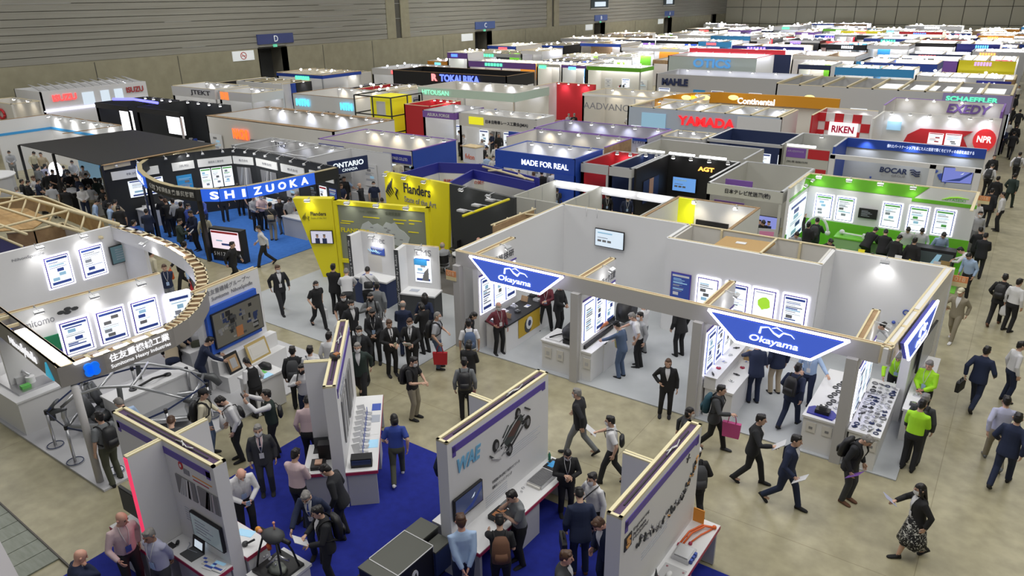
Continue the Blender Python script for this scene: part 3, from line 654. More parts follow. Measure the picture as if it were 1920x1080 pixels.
for i,(a,b,L)in enumerate(doorY):
 mb=MB();mb.box((-62.4,a,0),(-62.3,b,5.4),DOORM)
 mb.box((-62.4,a-0.1,0),(-60,a,5.4),RECESS);mb.box((-62.4,b,0),(-60,b+0.1,5.4),RECESS);mb.box((-62.4,a,5.4),(-60,b,5.5),RECESS)
 d=struct('door_%d'%(i+1),mb)
 mb=MB();mb.box((-62.3,(a+b)/2-0.02,0),(-62.22,(a+b)/2+0.02,5.3),BLACK);mb.build('door_gap',d)
 if not L:continue
 f=WF((-60.0,a-0.05,0),(0,1,0))
 w=4.15 if L=='D' else 4.2
 S=root('hall_sign','dark blue hall sign with the letter %s above its doorway in the left wall'%L,'sign',f.p(w/2,5.72),0,'hall letter signs')
 mb=MB();f.box(mb,0,w,5.74,6.62,0,0.14,SIGNB if L=='D' else SIGNB2);mb.build('panel',S)
 f.text(L,w/2-0.22,w/2+0.22,5.92,6.46,0.17,SIGNW,S)
 E_=root('exit_sign','small green exit light over the doorway under hall sign %s'%L,'exit sign',f.p(1.9,5.42),0,'exit lights')
 mb=MB();f.box(mb,1.75,2.15,5.44,5.68,0,0.12,EXITG);mb.build('lamp_box',E_)
 g=WF((-60.0,a-3.0,0),(0,1,0))
 N=root('no_smoking_sign','white no-smoking panel on the left wall beside the %s doorway'%L,'sign',g.p(1.1,4.5),0,'no-smoking panels')
 mb=MB();g.box(mb,0.1,2.4,4.45,5.3,0,0.06,SIGNW);mb.build('panel',N)
 if L in 'D':
  mb=MB();c=g.p(1.25,4.88,0.07);pts=[c+g.x*(0.3*cos(t*pi/12))+Z3*(0.3*sin(t*pi/12))for t in range(25)]
  mb.tube(pts,0.035,NOSM,5);mb.tube([c+g.x*-0.2+Z3*0.2,c+g.x*0.2-Z3*0.2],0.03,NOSM,5);f2=g
  g.box(mb,1.05,1.45,4.84,4.90,0.06,0.09,NOSM);mb.build('ring',N)
for i,(a,b)in enumerate(((108.6,114.4),(136.5,141.5))):
 mb=MB();mb.box((-59.97,a,7.7),(-59.9,b,9.6),mat('window_dark',(0.05,0.07,0.08),0.15))
 w_=struct('window_%d'%(i+1),mb)
 mb=MB();mb.box((-59.9,a-.15,7.5),(-59.8,b+.15,7.7),BRIGHTM);mb.box((-59.9,a+1.2,7.9),(-59.86,b-1,8.6),SCREENW);mb.build('window_frame',w_)
FARM=mat('far_wall_panel',(0.50,0.48,0.37),0.7)
mb=MB();mb.box((-60,171,0),(16,171.6,17),WALLDK)
for i in range(20):
 for k in range(5):
  x=-59.9+i*3.85;z=0.05+k*3.35
  mb.box((x,170.85,z),(x+3.72,171,z+3.24),FARM)
struct('wall_back',mb)
mb=MB();mb.box((16,-8,0),(16.6,171.6,17),WALLLOW);struct('wall_right',mb)
mb=MB();mb.box((-60.8,-8.6,0),(16.6,-8,2.0),WALLLOW);struct('wall_front',mb)
# shared booth pieces
def carpet(name,label,x0,y0,x1,y1,m,z=0.02,h=None):
 mb=MB();mb.box((x0,y0,0.002),(x1,y1,h or z),m);return tag(mb.build(name),label,'carpet')
CARPB=noise_mat('royal_blue_carpet',(0.006,0.014,0.21),(0.009,0.020,0.27),6,0.95)
CARPL=noise_mat('bright_blue_carpet',(0.03,0.14,0.50),(0.04,0.17,0.56),6,0.95)
CARPW=noise_mat('pale_grey_carpet',(0.40,0.42,0.44),(0.47,0.49,0.51),1.0,0.85)
CARPD=noise_mat('dark_grey_carpet',(0.13,0.12,0.11),(0.17,0.16,0.15),2,0.95)
def spotlamp(parent,p,n,beam=None,col=(1,0.98,0.95),arm=0.35):
 """small booth spotlight on an arm from wall top p, reaching out along n, shining back at the wall"""
 p=Vector(p);n=Vector(n).normalized();h=p+n*arm+Z3*0.02
 mb=MB();mb.tube([p,p+Z3*0.06,h],0.012,ALU,6);s=n.cross(Z3)
 d=(-n*0.45-Z3*1).normalized();t=s.cross(d).normalized()
 mb.obox(h-s*0.11-t*0.05,s*0.22,t*0.10,d*0.06,ALU)
 mb.obox(h-s*0.095-t*0.04+d*0.06,s*0.19,t*0.08,d*0.012,LAMP)
 o=mb.build('spotlight',parent)
 if beam:
  l=bpy.data.lights.new('spotlight_beam','SPOT');l.energy=beam*.38;l.color=col;l.spot_size=rad(100);l.spot_blend=0.9;l.shadow_soft_size=0.05
  b=bpy.data.objects.new('spotlight_beam',l);COL.objects.link(b);b.location=h+d*0.09
  b.rotation_euler=d.to_track_quat('-Z','Y').to_euler()
 return o
SHEETS={}
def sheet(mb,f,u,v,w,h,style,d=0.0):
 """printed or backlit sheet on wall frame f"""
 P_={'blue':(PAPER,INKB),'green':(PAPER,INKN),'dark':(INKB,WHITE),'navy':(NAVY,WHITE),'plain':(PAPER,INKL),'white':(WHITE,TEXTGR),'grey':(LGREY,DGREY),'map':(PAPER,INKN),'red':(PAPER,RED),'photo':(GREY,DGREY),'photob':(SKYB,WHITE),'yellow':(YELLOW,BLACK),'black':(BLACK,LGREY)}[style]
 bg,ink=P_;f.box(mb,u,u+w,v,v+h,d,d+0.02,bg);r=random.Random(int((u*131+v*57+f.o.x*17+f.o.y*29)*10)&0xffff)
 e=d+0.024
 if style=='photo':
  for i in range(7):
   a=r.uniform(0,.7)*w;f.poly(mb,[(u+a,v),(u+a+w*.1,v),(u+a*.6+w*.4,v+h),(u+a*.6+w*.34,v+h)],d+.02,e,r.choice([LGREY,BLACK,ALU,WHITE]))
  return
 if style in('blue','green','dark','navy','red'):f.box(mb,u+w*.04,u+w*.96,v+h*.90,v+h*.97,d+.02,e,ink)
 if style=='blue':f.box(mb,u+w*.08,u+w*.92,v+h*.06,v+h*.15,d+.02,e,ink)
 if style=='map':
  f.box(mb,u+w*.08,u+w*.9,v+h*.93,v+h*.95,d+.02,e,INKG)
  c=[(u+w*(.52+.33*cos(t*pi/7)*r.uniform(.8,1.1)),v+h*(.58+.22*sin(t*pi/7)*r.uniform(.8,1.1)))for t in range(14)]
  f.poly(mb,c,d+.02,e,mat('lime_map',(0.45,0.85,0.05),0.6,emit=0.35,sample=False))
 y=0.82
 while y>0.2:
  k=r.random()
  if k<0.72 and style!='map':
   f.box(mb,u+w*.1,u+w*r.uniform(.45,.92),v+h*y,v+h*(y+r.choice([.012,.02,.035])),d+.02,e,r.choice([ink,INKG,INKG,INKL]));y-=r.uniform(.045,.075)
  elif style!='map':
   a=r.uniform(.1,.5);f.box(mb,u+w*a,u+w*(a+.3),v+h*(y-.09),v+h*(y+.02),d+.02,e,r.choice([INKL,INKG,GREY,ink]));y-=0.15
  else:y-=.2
def light_panel(f,u,v,w,h,style,label,group=None,frame=STRIPE,lit=True):
 """framed backlit poster hung on a wall: a thing of its own"""
 R=root('backlit_poster',label,'poster',f.p(u+w/2,v,0),0,group)
 mb=MB();t=0.03
 if lit:f.box(mb,u-.035,u+w+.035,v-.035,v+h+.035,0.0,0.015,LED)
 f.box(mb,u,u+w,v,v+h,0.015,0.03,frame);mb.build('frame',R)
 mb=MB();sheet(mb,f,u+t,v+t,w-2*t,h-2*t,style,0.03);mb.build('printed_sheet',R)
 return R
def monitor(f,u,v,w,h,label,scr=None,group=None,off=0.05,content='plain'):
 R=root('flat_screen',label,'screen',f.p(u+w/2,v,0),0,group)
 mb=MB();f.box(mb,u+w*.35,u+w*.65,v+h*.3,v+h*.7,0,off,BLACK);mb.build('wall_mount',R)
 mb=MB();f.box(mb,u,u+w,v,v+h,off,off+0.05,BLACK);mb.build('casing',R)
 mb=MB();s=scr or SCREEN;b=0.025;f.box(mb,u+b,u+w-b,v+b,v+h-b,off+0.05,off+0.056,s)
 e0,e1=off+.056,off+.06
 if content=='slide':
  f.box(mb,u+w*.1,u+w*.6,v+h*.75,v+h*.82,e0,e1,INKL);
  for i in range(3):f.box(mb,u+w*(.1+.17*i),u+w*(.23+.17*i),v+h*.28,v+h*.4,e0,e1,GREY)
  f.box(mb,u+w*.1,u+w*.45,v+h*.5,v+h*.53,e0,e1,TEXTGR)
 elif content=='people':
  for c in(.3,.62):
   f.box(mb,u+w*(c-.1),u+w*(c+.1),v+h*.04,v+h*.42,e0,e1,NAVY);f.poly(mb,[(u+w*c+w*.055*cos(t),v+h*.56+h*.13*sin(t))for t in[i*pi/5 for i in range(10)]],e0,e1,SKIN)
   f.box(mb,u+w*(c-.055),u+w*(c+.055),v+h*.64,v+h*.72,e0,e1,BLACK)
 elif content=='machine':
  f.box(mb,u+b,u+w-b,v+b,v+h-b,off+.056,off+.057,mat('machine_backdrop',(.10,.095,.08),.5,emit=.25,sample=False))
  r=random.Random(5)
  for i in range(44):
   a,c=r.uniform(.05,.85),r.uniform(.08,.8);f.box(mb,u+w*a,u+w*(a+r.uniform(.02,.12)),v+h*c,v+h*(c+r.uniform(.03,.15)),e0,e1+.002*i/26,r.choice([DGREY,GREY,BLACK,NAVY,CHROME]))
  f.box(mb,u+w*.42,u+w*.56,v+h*.08,v+h*.38,e0,e1+.003,mat('copper',(0.40,0.16,0.06),0.5))
 elif content=='lines':
  for i in range(5):f.box(mb,u+w*.15,u+w*(.5+.35*((i*7)%3)/3),v+h*(.75-.13*i),v+h*(.79-.13*i),e0,e1,INKG)
 elif content=='swirl':
  f.poly(mb,[(u+w*.1,v+h*.1),(u+w*.6,v+h*.35),(u+w*.95,v+h*.8),(u+w*.95,v+h*.65),(u+w*.6,v+h*.15)],e0,e1,INKB)
  f.poly(mb,[(u+w*.58,v+h*.55),(u+w*.7,v+h*.72),(u+w*.66,v+h*.58)],e0,e1,SCREENW)
 mb.build('screen',R);return R
def counter(name,label,x0,y0,x1,y1,h,group=None,body=WHITE,topm=None,edge=None,cat='counter',opening=None):
 R=root(name,label,cat,((x0+x1)/2,(y0+y1)/2,0),0,group)
 mb=MB();mb.box((x0+.03,y0+.03,0.02),(x1-.03,y1-.03,h-.05),body);mb.build('cabinet',R)
 mb=MB();mb.box((x0,y0,h-.05),(x1,y1,h),topm or WHITE)
 if edge:mb.box((x0-.006,y0-.006,h-.075),(x1+.006,y1+.006,h-.004),edge)
 mb.build('counter_top',R);return R
# white prefecture booth with blue trapezoid signs
HW=2.95
carpet('carpet','pale grey carpet of the white corner booth with blue trapezoid signs',-12.4,15.05,-0.72,20.95,CARPW,0.03)
OK_=root('exhibition_booth','large white open-topped corner booth with three blue trapezoid signs on its beam','booth',(-6.5,18,0))
mb=MB();f=WF((-12.5,21.0,0),(1,0,0))
f.box(mb,0,4.55,0,HW,-0.06,0.06,WHITE);mb.box((-8.0,19.42,0),(-7.9,21.0,HW),WHITE)
mb.box((-7.95,19.36,0),(-3.62,19.48,HW),WHITE);mb.box((-3.70,19.42,0),(-3.6,20.9,HW),WHITE);mb.box((-3.65,20.84,0),(-0.72,20.96,HW),WHITE)
mb.build('back_wall',OK_)
mb=MB();mb.box((-12.52,15.15,0),(-12.40,21.0,HW),WHITE);mb.build('side_wall',OK_)
rw=WF((-1.28,15.05,0),(0.52,5.80,0));rl=5.82
mb=MB();rw.box(mb,2.5,rl,0,HW,-.20,0.0,WHITE);mb.build('side_wall',OK_)
mb=MB()
for a,b in((-.20,-.15),(-.05,0.0)):rw.box(mb,0,rl,HW-.36 if a else HW-.36,HW+.005,a,b,LWOOD)
rw.box(mb,0,2.5,HW-.4,HW-.03,-.19,0.0,WHITE);rw.box(mb,.1,rl-.1,HW-.1,HW-.09,-.15,-.05,BROWN)
for i in range(6):rw.box(mb,0.3+i*1.05,0.4+i*1.05,HW-.09,HW-.02,-.15,-.05,LWOOD)
mb.build('beam',OK_)
fr=WF((-12.5,15.13,0),(1,0,0))
mb=MB();fr.box(mb,0,11.25,HW-.42,HW-.02,-.12,0.0,mat('fascia_grey',(0.48,0.47,0.47),.6));fr.box(mb,0,11.25,HW-.02,HW+.005,-.12,.0,LWOOD);fr.box(mb,.04,11.2,HW+.005,HW+.008,-.08,-.04,BROWN);mb.build('fascia',OK_)
FASC=MATS['fascia_grey']
for x in(-12.42,-8.55,-5.28,-1.95):
 mb=MB();mb.box((x-.11,15.0,0),(x+.11,15.2,HW-.4),FASC);mb.build('column',OK_)
mb=MB()
for(a,b)in(((-12.5,21.06),(-7.95,21.06)),((-7.95,19.5),(-3.62,19.5)),((-3.62,20.98),(-.72,20.98)),((-12.54,15.15),(-12.54,21.06))):
 u=Vector((b[0]-a[0],b[1]-a[1],0));n=u.normalized().cross(Z3);mb.obox(Vector((*a,HW)),u,n*.05,Z3*.012,LWOOD)
mb.build('top_batten',OK_)
for i,(x,L)in enumerate(((-11.84,1.9),(-8.5,1.85),(-5.2,1.9),(-1.9,1.9))):
 mb=MB();mb.box((x-.09,15.15,0),(x+.09,15.15+L,HW-.03),WHITE)
 for s in(-1,1):mb.box((x+s*.09-(.04 if s>0 else 0),15.15,HW-.03),(x+s*.09+(0 if s>0 else .04),15.15+L,HW),LWOOD)
 mb.box((x-.09,15.15+L-.05,HW-.03),(x+.09,15.15+L,HW),LWOOD);mb.box((x-.05,15.2,HW-.028),(x+.05,15.1+L,HW-.02),BROWN)
 mb.build('partition',OK_)
 g=WF((x+.09,15.2,0),(0,1,0));g.n=Vector((1,0,0));g.x=Vector((0,1,0))
 nm=['first','second','third','fourth'][i]
 mb=MB();g.box(mb,0.0,L-.05,2.28,2.32,0,.02,STRIPE);mb.build('header_stripe',OK_)
 for k in range(3):
  light_panel(g,.05+.6*k,1.15,.5,1.05,['blue','plain','blue'][(k+i)%3],'backlit poster %s from the aisle on the %s partition of the white prefecture booth'%(['nearest','second','farthest'][k],nm),'backlit posters on the partitions',INKB)
 spotlamp(OK_,(x+.09,15.2+L*.55,HW-.03),(1,0,0),18,arm=.3)
g=WF((-11.74,15.2,0),(0,1,0));g.n=Vector((1,0,0));g.text('電装技研',.65,1.7,2.45,2.66,.02,TEXTDK,OK_)
g=WF((-8.40,15.2,0),(0,1,0));g.n=Vector((1,0,0));g.text('プラスチック工業',.5,1.75,2.42,2.62,.02,TEXTDK,OK_)
def trapezoid_sign(f,u,v,w,h,label):
 R=root('illuminated_sign',label,'sign',f.p(u+w/2,v,0),0,'blue trapezoid signs')
 a,t=w*.23,.05
 mb=MB();f.poly(mb,[(u,v+h),(u+w,v+h),(u+w-a,v),(u+a,v)],.04,.16,DBLUE);mb.build('panel',R)
 mb=MB();c=[(u,v+h),(u+w,v+h),(u+w-a,v),(u+a,v),(u,v+h)]
 for i in range(4):mb.tube([f.p(*c[i],.15),f.p(*c[i+1],.15)],.032,LED,6)
 mb.build('led_outline',R)
 mb=MB();f.poly(mb,[(u+t*2,v+h-t),(u+w-t*2,v+h-t),(u+w-a-t*.3,v+t),(u+a+t*.3,v+t)],.16,.175,mat('lit_blue',(0.05,0.12,0.6),.5,emit=.55,ecol=(.06,.12,.62),sample=False));mb.build('face',R)
 f.text('Okayama',u+w*.33,u+w*.68,v+h*.16,v+h*.48,.19,mat('sign_letter_white',(.9,.9,.95),.5,emit=1.1,ecol=(.8,.88,1),sample=False),R,bold=.02,shear=.15)
 mb=MB();cx,cy=u+w*.5,v+h*.66
 mb.tube([f.p(cx-.30,cy-.05,.19),f.p(cx-.28,cy+.09,.19),f.p(cx-.12,cy+.13,.19),f.p(cx,cy+.02,.19),f.p(cx+.12,cy-.03,.19),f.p(cx+.20,cy+.07,.19),f.p(cx+.36,cy+.06,.19),f.p(cx+.44,cy-.01,.19)],[.03,.025,.012,.02,.03,.02,.012,.008],MATS['sign_letter_white'],6)
 mb.tube([f.p(cx-.05,cy+.12,.19),f.p(cx+.05,cy+.16,.19),f.p(cx+.18,cy+.10,.19)],[.006,.016,.005],MATS['sign_letter_white'],5)
 mb.build('wave_emblem',R);return R
trapezoid_sign(fr,0.62,HW-.62,3.0,.62,'blue trapezoid sign with white outline at the left end of the long beam')
trapezoid_sign(fr,7.45,HW-.62,3.0,.62,'blue trapezoid sign with white outline in the right half of the long beam')
trapezoid_sign(rw,2.0-1.5,HW-.66,2.9,.62,'blue trapezoid sign seen edge-on on the right side wall of the white prefecture booth')
b1=WF((-12.5,20.93,0),(1,0,0));b2=WF((-7.95,19.35,0),(1,0,0));b3=WF((-3.6,20.83,0),(1,0,0))
monitor(b1,1.5+PY(1118,440,20.93).x+12.5-1.5,1.75,1.08,.62,'flat screen showing a pale slide high on the back wall of the white prefecture booth',SCREENW,content='slide')
for k,(px,st,nm)in enumerate(((1256,'dark','dark blue'),(1306,'plain','pale plain'),(1360,'blue','photo-filled'),(1412,'map','lime map'),(1470,'blue','text-filled'))):
 u=PY(px,560,19.35).x+7.95
 light_panel(b2,u,1.05,.62,.92,st,'%s backlit poster on the middle back wall of the white prefecture booth'%nm,'backlit posters on the middle back wall',lit=k!=0)
mb=MB();c=b3.p(2.0,1.55,.02);mb.tube([c+b3.x*(.07*cos(t))+Z3*(.07*sin(t))for t in[i*pi/6 for i in range(13)]],.018,INKB,5)
c=b3.p(1.75,1.2,.02);mb.ball(c,.05,INKB,8,5);mb.build('emblem',OK_)
b3.text('岡山県',2.18,2.62,1.48,1.62,.01,TEXTDK,OK_);b3.text('おかやま次世代産業振興財団',1.86,3.0-.2,1.15,1.23,.01,TEXTGR,OK_)
spotlamp(OK_,(-2.3,20.84,HW),(0,-1,0),60)
mb=MB()
for x in(-11.6,-11.2):mb.tube([(x,21.0,HW+.02),(x+.1,20.9,HW+.06),(x+.12,20.86,HW-.25)],.012,WHITE,5)
mb.build('cable',OK_)
ST=root('storage_room','plywood-lined open-topped storage room behind the middle wall of the white prefecture booth','storage',(-5.8,20.2,0))
mb=MB();mb.box((-7.88,21.0,0),(-3.65,21.08,HW),OFFWHITE);mb.box((-7.86,19.5,0),(-7.80,21.0,HW-.02),OFFWHITE);mb.box((-3.78,19.5,0),(-3.72,21.0,HW-.02),OFFWHITE);mb.build('lining',ST)
mb=MB();mb.box((-7.88,20.98,HW),(-3.65,21.05,HW+.03),LWOOD);mb.box((-5.28,19.45,HW),(-5.22,21.0,HW+.03),LWOOD);mb.box((-6.9,19.45,HW-.9),(-6.84,21.0,HW-.86),LWOOD)
for x in(-6.9,-4.6):mb.box((x,20.92,0),(x+.06,20.98,HW),LWOOD)
mb.build('batten_frame',ST)
mb=MB();mb.obox((-6.8,19.85,HW-.25),(1.45,0,.04),(.12,.95,.1),(0,0,.05),CARD);mb.obox((-6.25,20.35,HW-.13),(.3,0,.01),(0,.16,.012),(0,0,.008),WHITE)
tag(mb.build('cardboard_sheet'),'big brown cardboard sheet laid across the open storage room','cardboard')
def grip(mb,f,u,v):
 f.box(mb,u,u+.20,v,v+.25,.0,.012,OFFWHITE);f.box(mb,u+.06,u+.14,v+.08,v+.14,.012,.016,GREY)
C1=counter('display_counter','white counter with a black top and gold poster in the white prefecture booth',-11.70,15.35,-10.95,18.2,.9,topm=BLACK)
f=WF((-10.97,16.0,0),(0,1,0));f.n=Vector((1,0,0))
GOLD=mat('gold_poster',(0.55,0.36,0.02),.5)
mb=MB();f.box(mb,0,1.15,.25,.85,0,.012,GOLD);f.poly(mb,[(.5+.2*cos(t),.5+.24*sin(t))for t in[i*pi/6 for i in range(12)]],.012,.02,DGREY);f.poly(mb,[(.55+.17*cos(t),.56+.2*sin(t))for t in[i*pi/6 for i in range(12)]],.02,.028,WHITE)
f.poly(mb,[(.55+.08*cos(t),.56+.1*sin(t))for t in[i*pi/4 for i in range(8)]],.028,.034,NAVY);mb.build('poster',C1)
C2=counter('display_counter','white panelled counter carrying the black dashboard in the white prefecture booth',-9.68,15.18,-8.10,16.05,.9)
mb=MB();mb.box((-8.36,15.9,0.02),(-8.10,18.0,.88),WHITE);mb.build('side_run',C2)
f=WF((-9.66,15.20,0),(1,0,0));mb=MB()
for u in(.12,.50,1.0,1.32):f.box(mb,u,u+.20,.42,.72,.005,.022,OFFWHITE);f.box(mb,u+.05,u+.15,.5,.6,.022,.026,LGREY)
mb.build('literature_holder',C2)
C3=counter('display_counter','white two-step counter of small metal samples beside the third partition',-5.08,15.25,-4.35,18.0,.85)
mb=MB();mb.box((-5.08,15.25,.85),(-4.80,17.9,1.12),WHITE);mb.box((-5.10,15.22,1.12),(-4.76,17.95,1.14),WHITE);mb.build('upper_step',C3)
C4=counter('display_counter','white counter with a blue tray and black rings left of the fourth partition',-2.76,15.12,-2.02,17.7,.9)
C5=counter('display_counter','white counter crowded with cast metal parts right of the fourth partition',-1.80,15.05,-1.16,17.75,.9)
for C,x0,us in((C4,-2.76,(.08,.42)),(C5,-1.80,(.36,))):
 f=WF((x0+.03,15.14 if C is C4 else 15.07,0),(1,0,0));mb=MB()
 for u in us:grip(mb,f,u,.52)
 mb.build('catalogue_box',C)
mb=MB();g=WF((-2.0,15.2,0),(0,1,0));g.n=Vector((1,0,0))
for y in(0,.5,1.0,1.5):
 mb.tube([(-2.0,15.25+y,1.0),(-2.0,15.25+y,2.3)],.02,LED,5);mb.tube([(-1.8,15.25+y,1.0),(-1.8,15.25+y,2.3)],.02,LED,5)
mb.build('led_tube',OK_)
C6=counter('display_counter','narrow white counter under the screen outside the right wall of the white prefecture booth',-0.98,16.7,-0.55,19.9,.85)
rf=WF((-1.28,15.05,0),(0.52,5.80,0))
monitor(rf,3.0,1.15,1.55,.85,'blank grey screen on the outside of the right wall of the white prefecture booth',mat('screen_grey',(.16,.17,.19),.25,emit=.12,ecol=(.3,.33,.38),sample=False))
SAMPLES=0
def sample(kind,x,y,z,s,m,label,group,rz=0.0,name=None):
 global SAMPLES;SAMPLES+=1
 mb=MB()
 if kind=='ring':
  mb.tube([(s*cos(t),s*sin(t),s*.25)for t in[i*pi/7 for i in range(15)]],s*.25,m,7)
 elif kind=='gear':
  pts=[]
  for i in range(20):r=s*(1 if i%2 else .8);a=i*pi/10;pts.append((r*cos(a),r*sin(a),0))
  mb.prism(pts,(0,0,s*.5),m);mb.cyl((0,0,s*.5),s*.35,s*.3,CHROME,10)
 elif kind=='shaft':
  mb.tube([(-s*1.4,0,s*.4),(-s*.5,0,s*.4),(-s*.49,0,s*.4),(s*.3,0,s*.4),(s*.31,0,s*.4),(s*1.4,0,s*.4)],[s*.22,s*.22,s*.4,s*.4,s*.25,s*.25],m,10)
 elif kind=='casting':
  mb.prism([(-s,-s*.6,0),(s*.8,-s*.7,0),(s,s*.3,0),(s*.2,s*.7,0),(-s*.9,s*.5,0)],(0,0,s*.35),m);mb.cyl((-.2*s,0,s*.35),s*.35,s*.5,m,12);mb.cyl((s*.55,-.2*s,s*.35),s*.2,s*.35,CHROME,10)
 elif kind=='book':
  mb.box((-s*.7,-s,0),(s*.7,s,s*.12),m);mb.box((-s*.55,s*.2,s*.12),(s*.55,s*.7,s*.14),INKB)
 elif kind=='block':
  mb.box((-s,-s*.7,0),(s,s*.7,s*.6),m);mb.box((-s*.6,-s*.4,s*.6),(s*.3,s*.4,s*.85),CHROME)
 elif kind=='card':
  mb.prism([(-s,0,0),(s,0,0),(s,s*.5,s*1.3),(-s,s*.5,s*1.3)],(0,s*.1,0),m)
 o=link(name or{'ring':'metal_ring','gear':'gear_wheel','shaft':'metal_shaft','casting':'metal_casting','book':'brochure','block':'metal_block','card':'table_card'}[kind],mb.mesh(kind),None)
 o.location=(x,y,z);o.rotation_euler=(0,0,rz)
 return tag(o,label,{'ring':'ring','gear':'gear','shaft':'shaft','casting':'metal part','book':'brochure','block':'metal part','card':'card'}[kind],group)
rnd=random.Random(11)
for i in range(9):sample('ring',-2.42+.05*(i%3),15.75+.17*i,.9,.055,DGREY,'dark metal ring in the row on the counter left of the fourth partition','dark rings on the white counter',rnd.random())
for i in range(6):sample(['gear','casting'][i%2],-2.2,15.8+.27*i,.9,.06,ALU,'small bright metal part beside the row of dark rings','bright parts beside the dark rings',rnd.random()*3)
for r in range(14):
 for c in range(4):
  x,y=-1.68+.14*c+rnd.uniform(-.02,.02),15.2+.175*r+rnd.uniform(-.03,.03)
  k=rnd.choice(['ring','gear','shaft','casting','block','ring']);m=rnd.choice([ALU,CHROME,DGREY,GREY,LGREY,NAVY,ALU])
  sample(k,x,y,.9,rnd.uniform(.045,.065),m,'small metal %s on the crowded counter right of the fourth partition'%k,'metal samples on the crowded counter (%s)'%k,rnd.random()*6)
mb=MB();mb.prism([(-2.70,15.25,.9),(-2.15,15.2,.9),(-2.10,15.45,.9),(-2.22,15.6,.9),(-2.62,15.62,.9),(-2.72,15.5,.9)],(0,0,.03),DBLUE);TR=root('display_tray','dark blue octagonal tray with a black block at the aisle end of the counter','tray',(-2.4,15.4,.9));mb.build('tray',TR)
mb=MB();mb.box((-2.55,15.3,.93),(-2.25,15.5,1.02),BLACK);mb.box((-2.48,15.35,1.02),(-2.32,15.45,1.10),DGREY);mb.cyl((-2.4,15.4,1.1),.03,.02,CHROME);mb.build('black_block',TR)
for i in range(12):
 sample(['shaft','gear','book','casting'][i%4],-4.92 if i<6 else-4.6,15.4+.4*(i%6)+rnd.uniform(-.05,.05),1.14 if i<6 else .85,.06,[DGREY,CRIM,LGREY,ALU][i%4],'small sample spaced along the %s of the two-step white counter'%('upper step' if i<6 else 'lower step'),'samples on the two-step counter, %s'%('upper' if i<6 else 'lower'),rnd.random()*3)
mb=MB();mb.box((-4.72,17.1,.85),(-4.42,17.4,1.02),CARD);tag(mb.build('cardboard_box'),'small brown cardboard box on the lower step of the sample counter','box')
for i in range(10):
 sample(['book','card','block','gear','casting'][i%5],-11.55+.3*(i%2),15.6+.26*i,.9,.10 if i%2 else .12,[WHITE,BROWN,LGREY,DGREY,ALU][i%5],'display piece on the black-topped counter above the gold poster','display pieces on the black-topped counter')
for i in range(5):sample(['block','casting'][i%2],-0.78,17.0+.5*i,.85,.09,[DGREY,ALU,BLACK][i%3],'dark device on the narrow counter outside the right wall','devices on the outside counter')
D_=root('car_dashboard','large black car dashboard moulding lying on the panelled white counter','dashboard',(-8.9,15.9,.9))
mb=MB();base=Vector((-8.95,15.35,.9));ax=Vector((.35,1.65,0)).normalized();sd=Vector((ax.y,-ax.x,0))
secs=[]
for u,w,h,dz in((0,.16,.10,.15),(.12,.30,.20,.22),(.5,.34,.26,.30),(.9,.30,.24,.34),(1.3,.34,.28,.32),(1.7,.28,.20,.26),(1.85,.12,.08,.2)):
 secs.append((base+ax*u+Z3*dz,sd*w,Z3*h))
mb.loft(secs,mat('dashboard_black',(.02,.021,.026),.45),14);mb.build('shell',D_)
mb=MB();m_=MATS['dashboard_black']
mb.tube([base+ax*.4+sd*.30+Z3*.40,base+ax*.75+sd*.36+Z3*.36,base+ax*1.1+sd*.32+Z3*.42],.035,BLACK);mb.tube([base+ax*.1+sd*.2+Z3*.1,base+ax*.1+sd*.2+Z3*.3],.05,BLACK);mb.build('air_vent',D_)
mb=MB();mb.tube([base+ax*.5+sd*.36+Z3*.2,base+ax*1.2+sd*.40+Z3*.36],.05,mat('orange_brown_plastic',(.45,.14,.05),.4));mb.build('orange_brown_bracket',D_)
mb=MB();mb.box((-9.05,15.3,.9),(-8.35,16.9,1.0),BLACK);mb.build('stand',D_)
D2=root('car_door_trim','dark round car trim panel standing behind the black dashboard','car part',(-8.1,17.6,.9))
mb=MB();mb.loft([((-8.45,17.3,1.22),(0,.1,0),(0,0,.28)),((-8.2,17.45,1.25),(0,.42,.05),(0,-.05,.32)),((-8.05,17.5,1.25),(0,.3,0),(0,0,.22))],BLACK,18);mb.tube([(-8.1,17.5+.22*cos(t),1.25+.18*sin(t))for t in[i*pi/8 for i in range(17)]],.02,DGREY,6);mb.build('panel',D2)
mb=MB();mb.box((-9.6,15.3,.9),(-9.15,15.9,.93),WHITE);mb.tube([(-9.5,15.35,.94),(-9.35,15.5,.99),(-9.3,15.7,.96),(-9.2,15.85,1.0)],.02,BLACK);tag(mb.build('hose_sample'),'black hose curled on a white sheet at the left end of the panelled counter','hose')
# crescent booth with grey fascia at the left (two company names)
SZ=2.80
carpet('carpet','white floor platform under the crescent booth at the left',-24.0,5.5,-14.4,12.3,mat('white_floor',(.52,.52,.54),.45),0.05)
SB=root('exhibition_booth','white crescent-topped booth with a grey curved fascia at the left','booth',(-18,8,0))
def path_wall(mb,pts,z0,z1,th,m,inner=None):
 pts=[Vector((*p,0))for p in pts]
 for a,b in zip(pts,pts[1:]):
  u=b-a;n=u.normalized().cross(Z3)*th
  mb.obox(a+Z3*z0-n*0,u,n,Z3*(z1-z0),m)
  if inner:mb.obox(a+Z3*z0+n,u,n*.08,Z3*(z1-z0),inner)
rim=[(-14.96,5.45),(-14.78,6.3),(-14.76,7.85),(-14.95,8.35),(-15.3,8.85),(-15.95,9.5),(-16.8,10.15),(-17.76,10.7),(-19.0,11.15),(-20.4,11.45),(-22.0,11.6),(-23.9,11.65)]
FG=mat('fascia_warm_grey',(.28,.265,.25),.55)
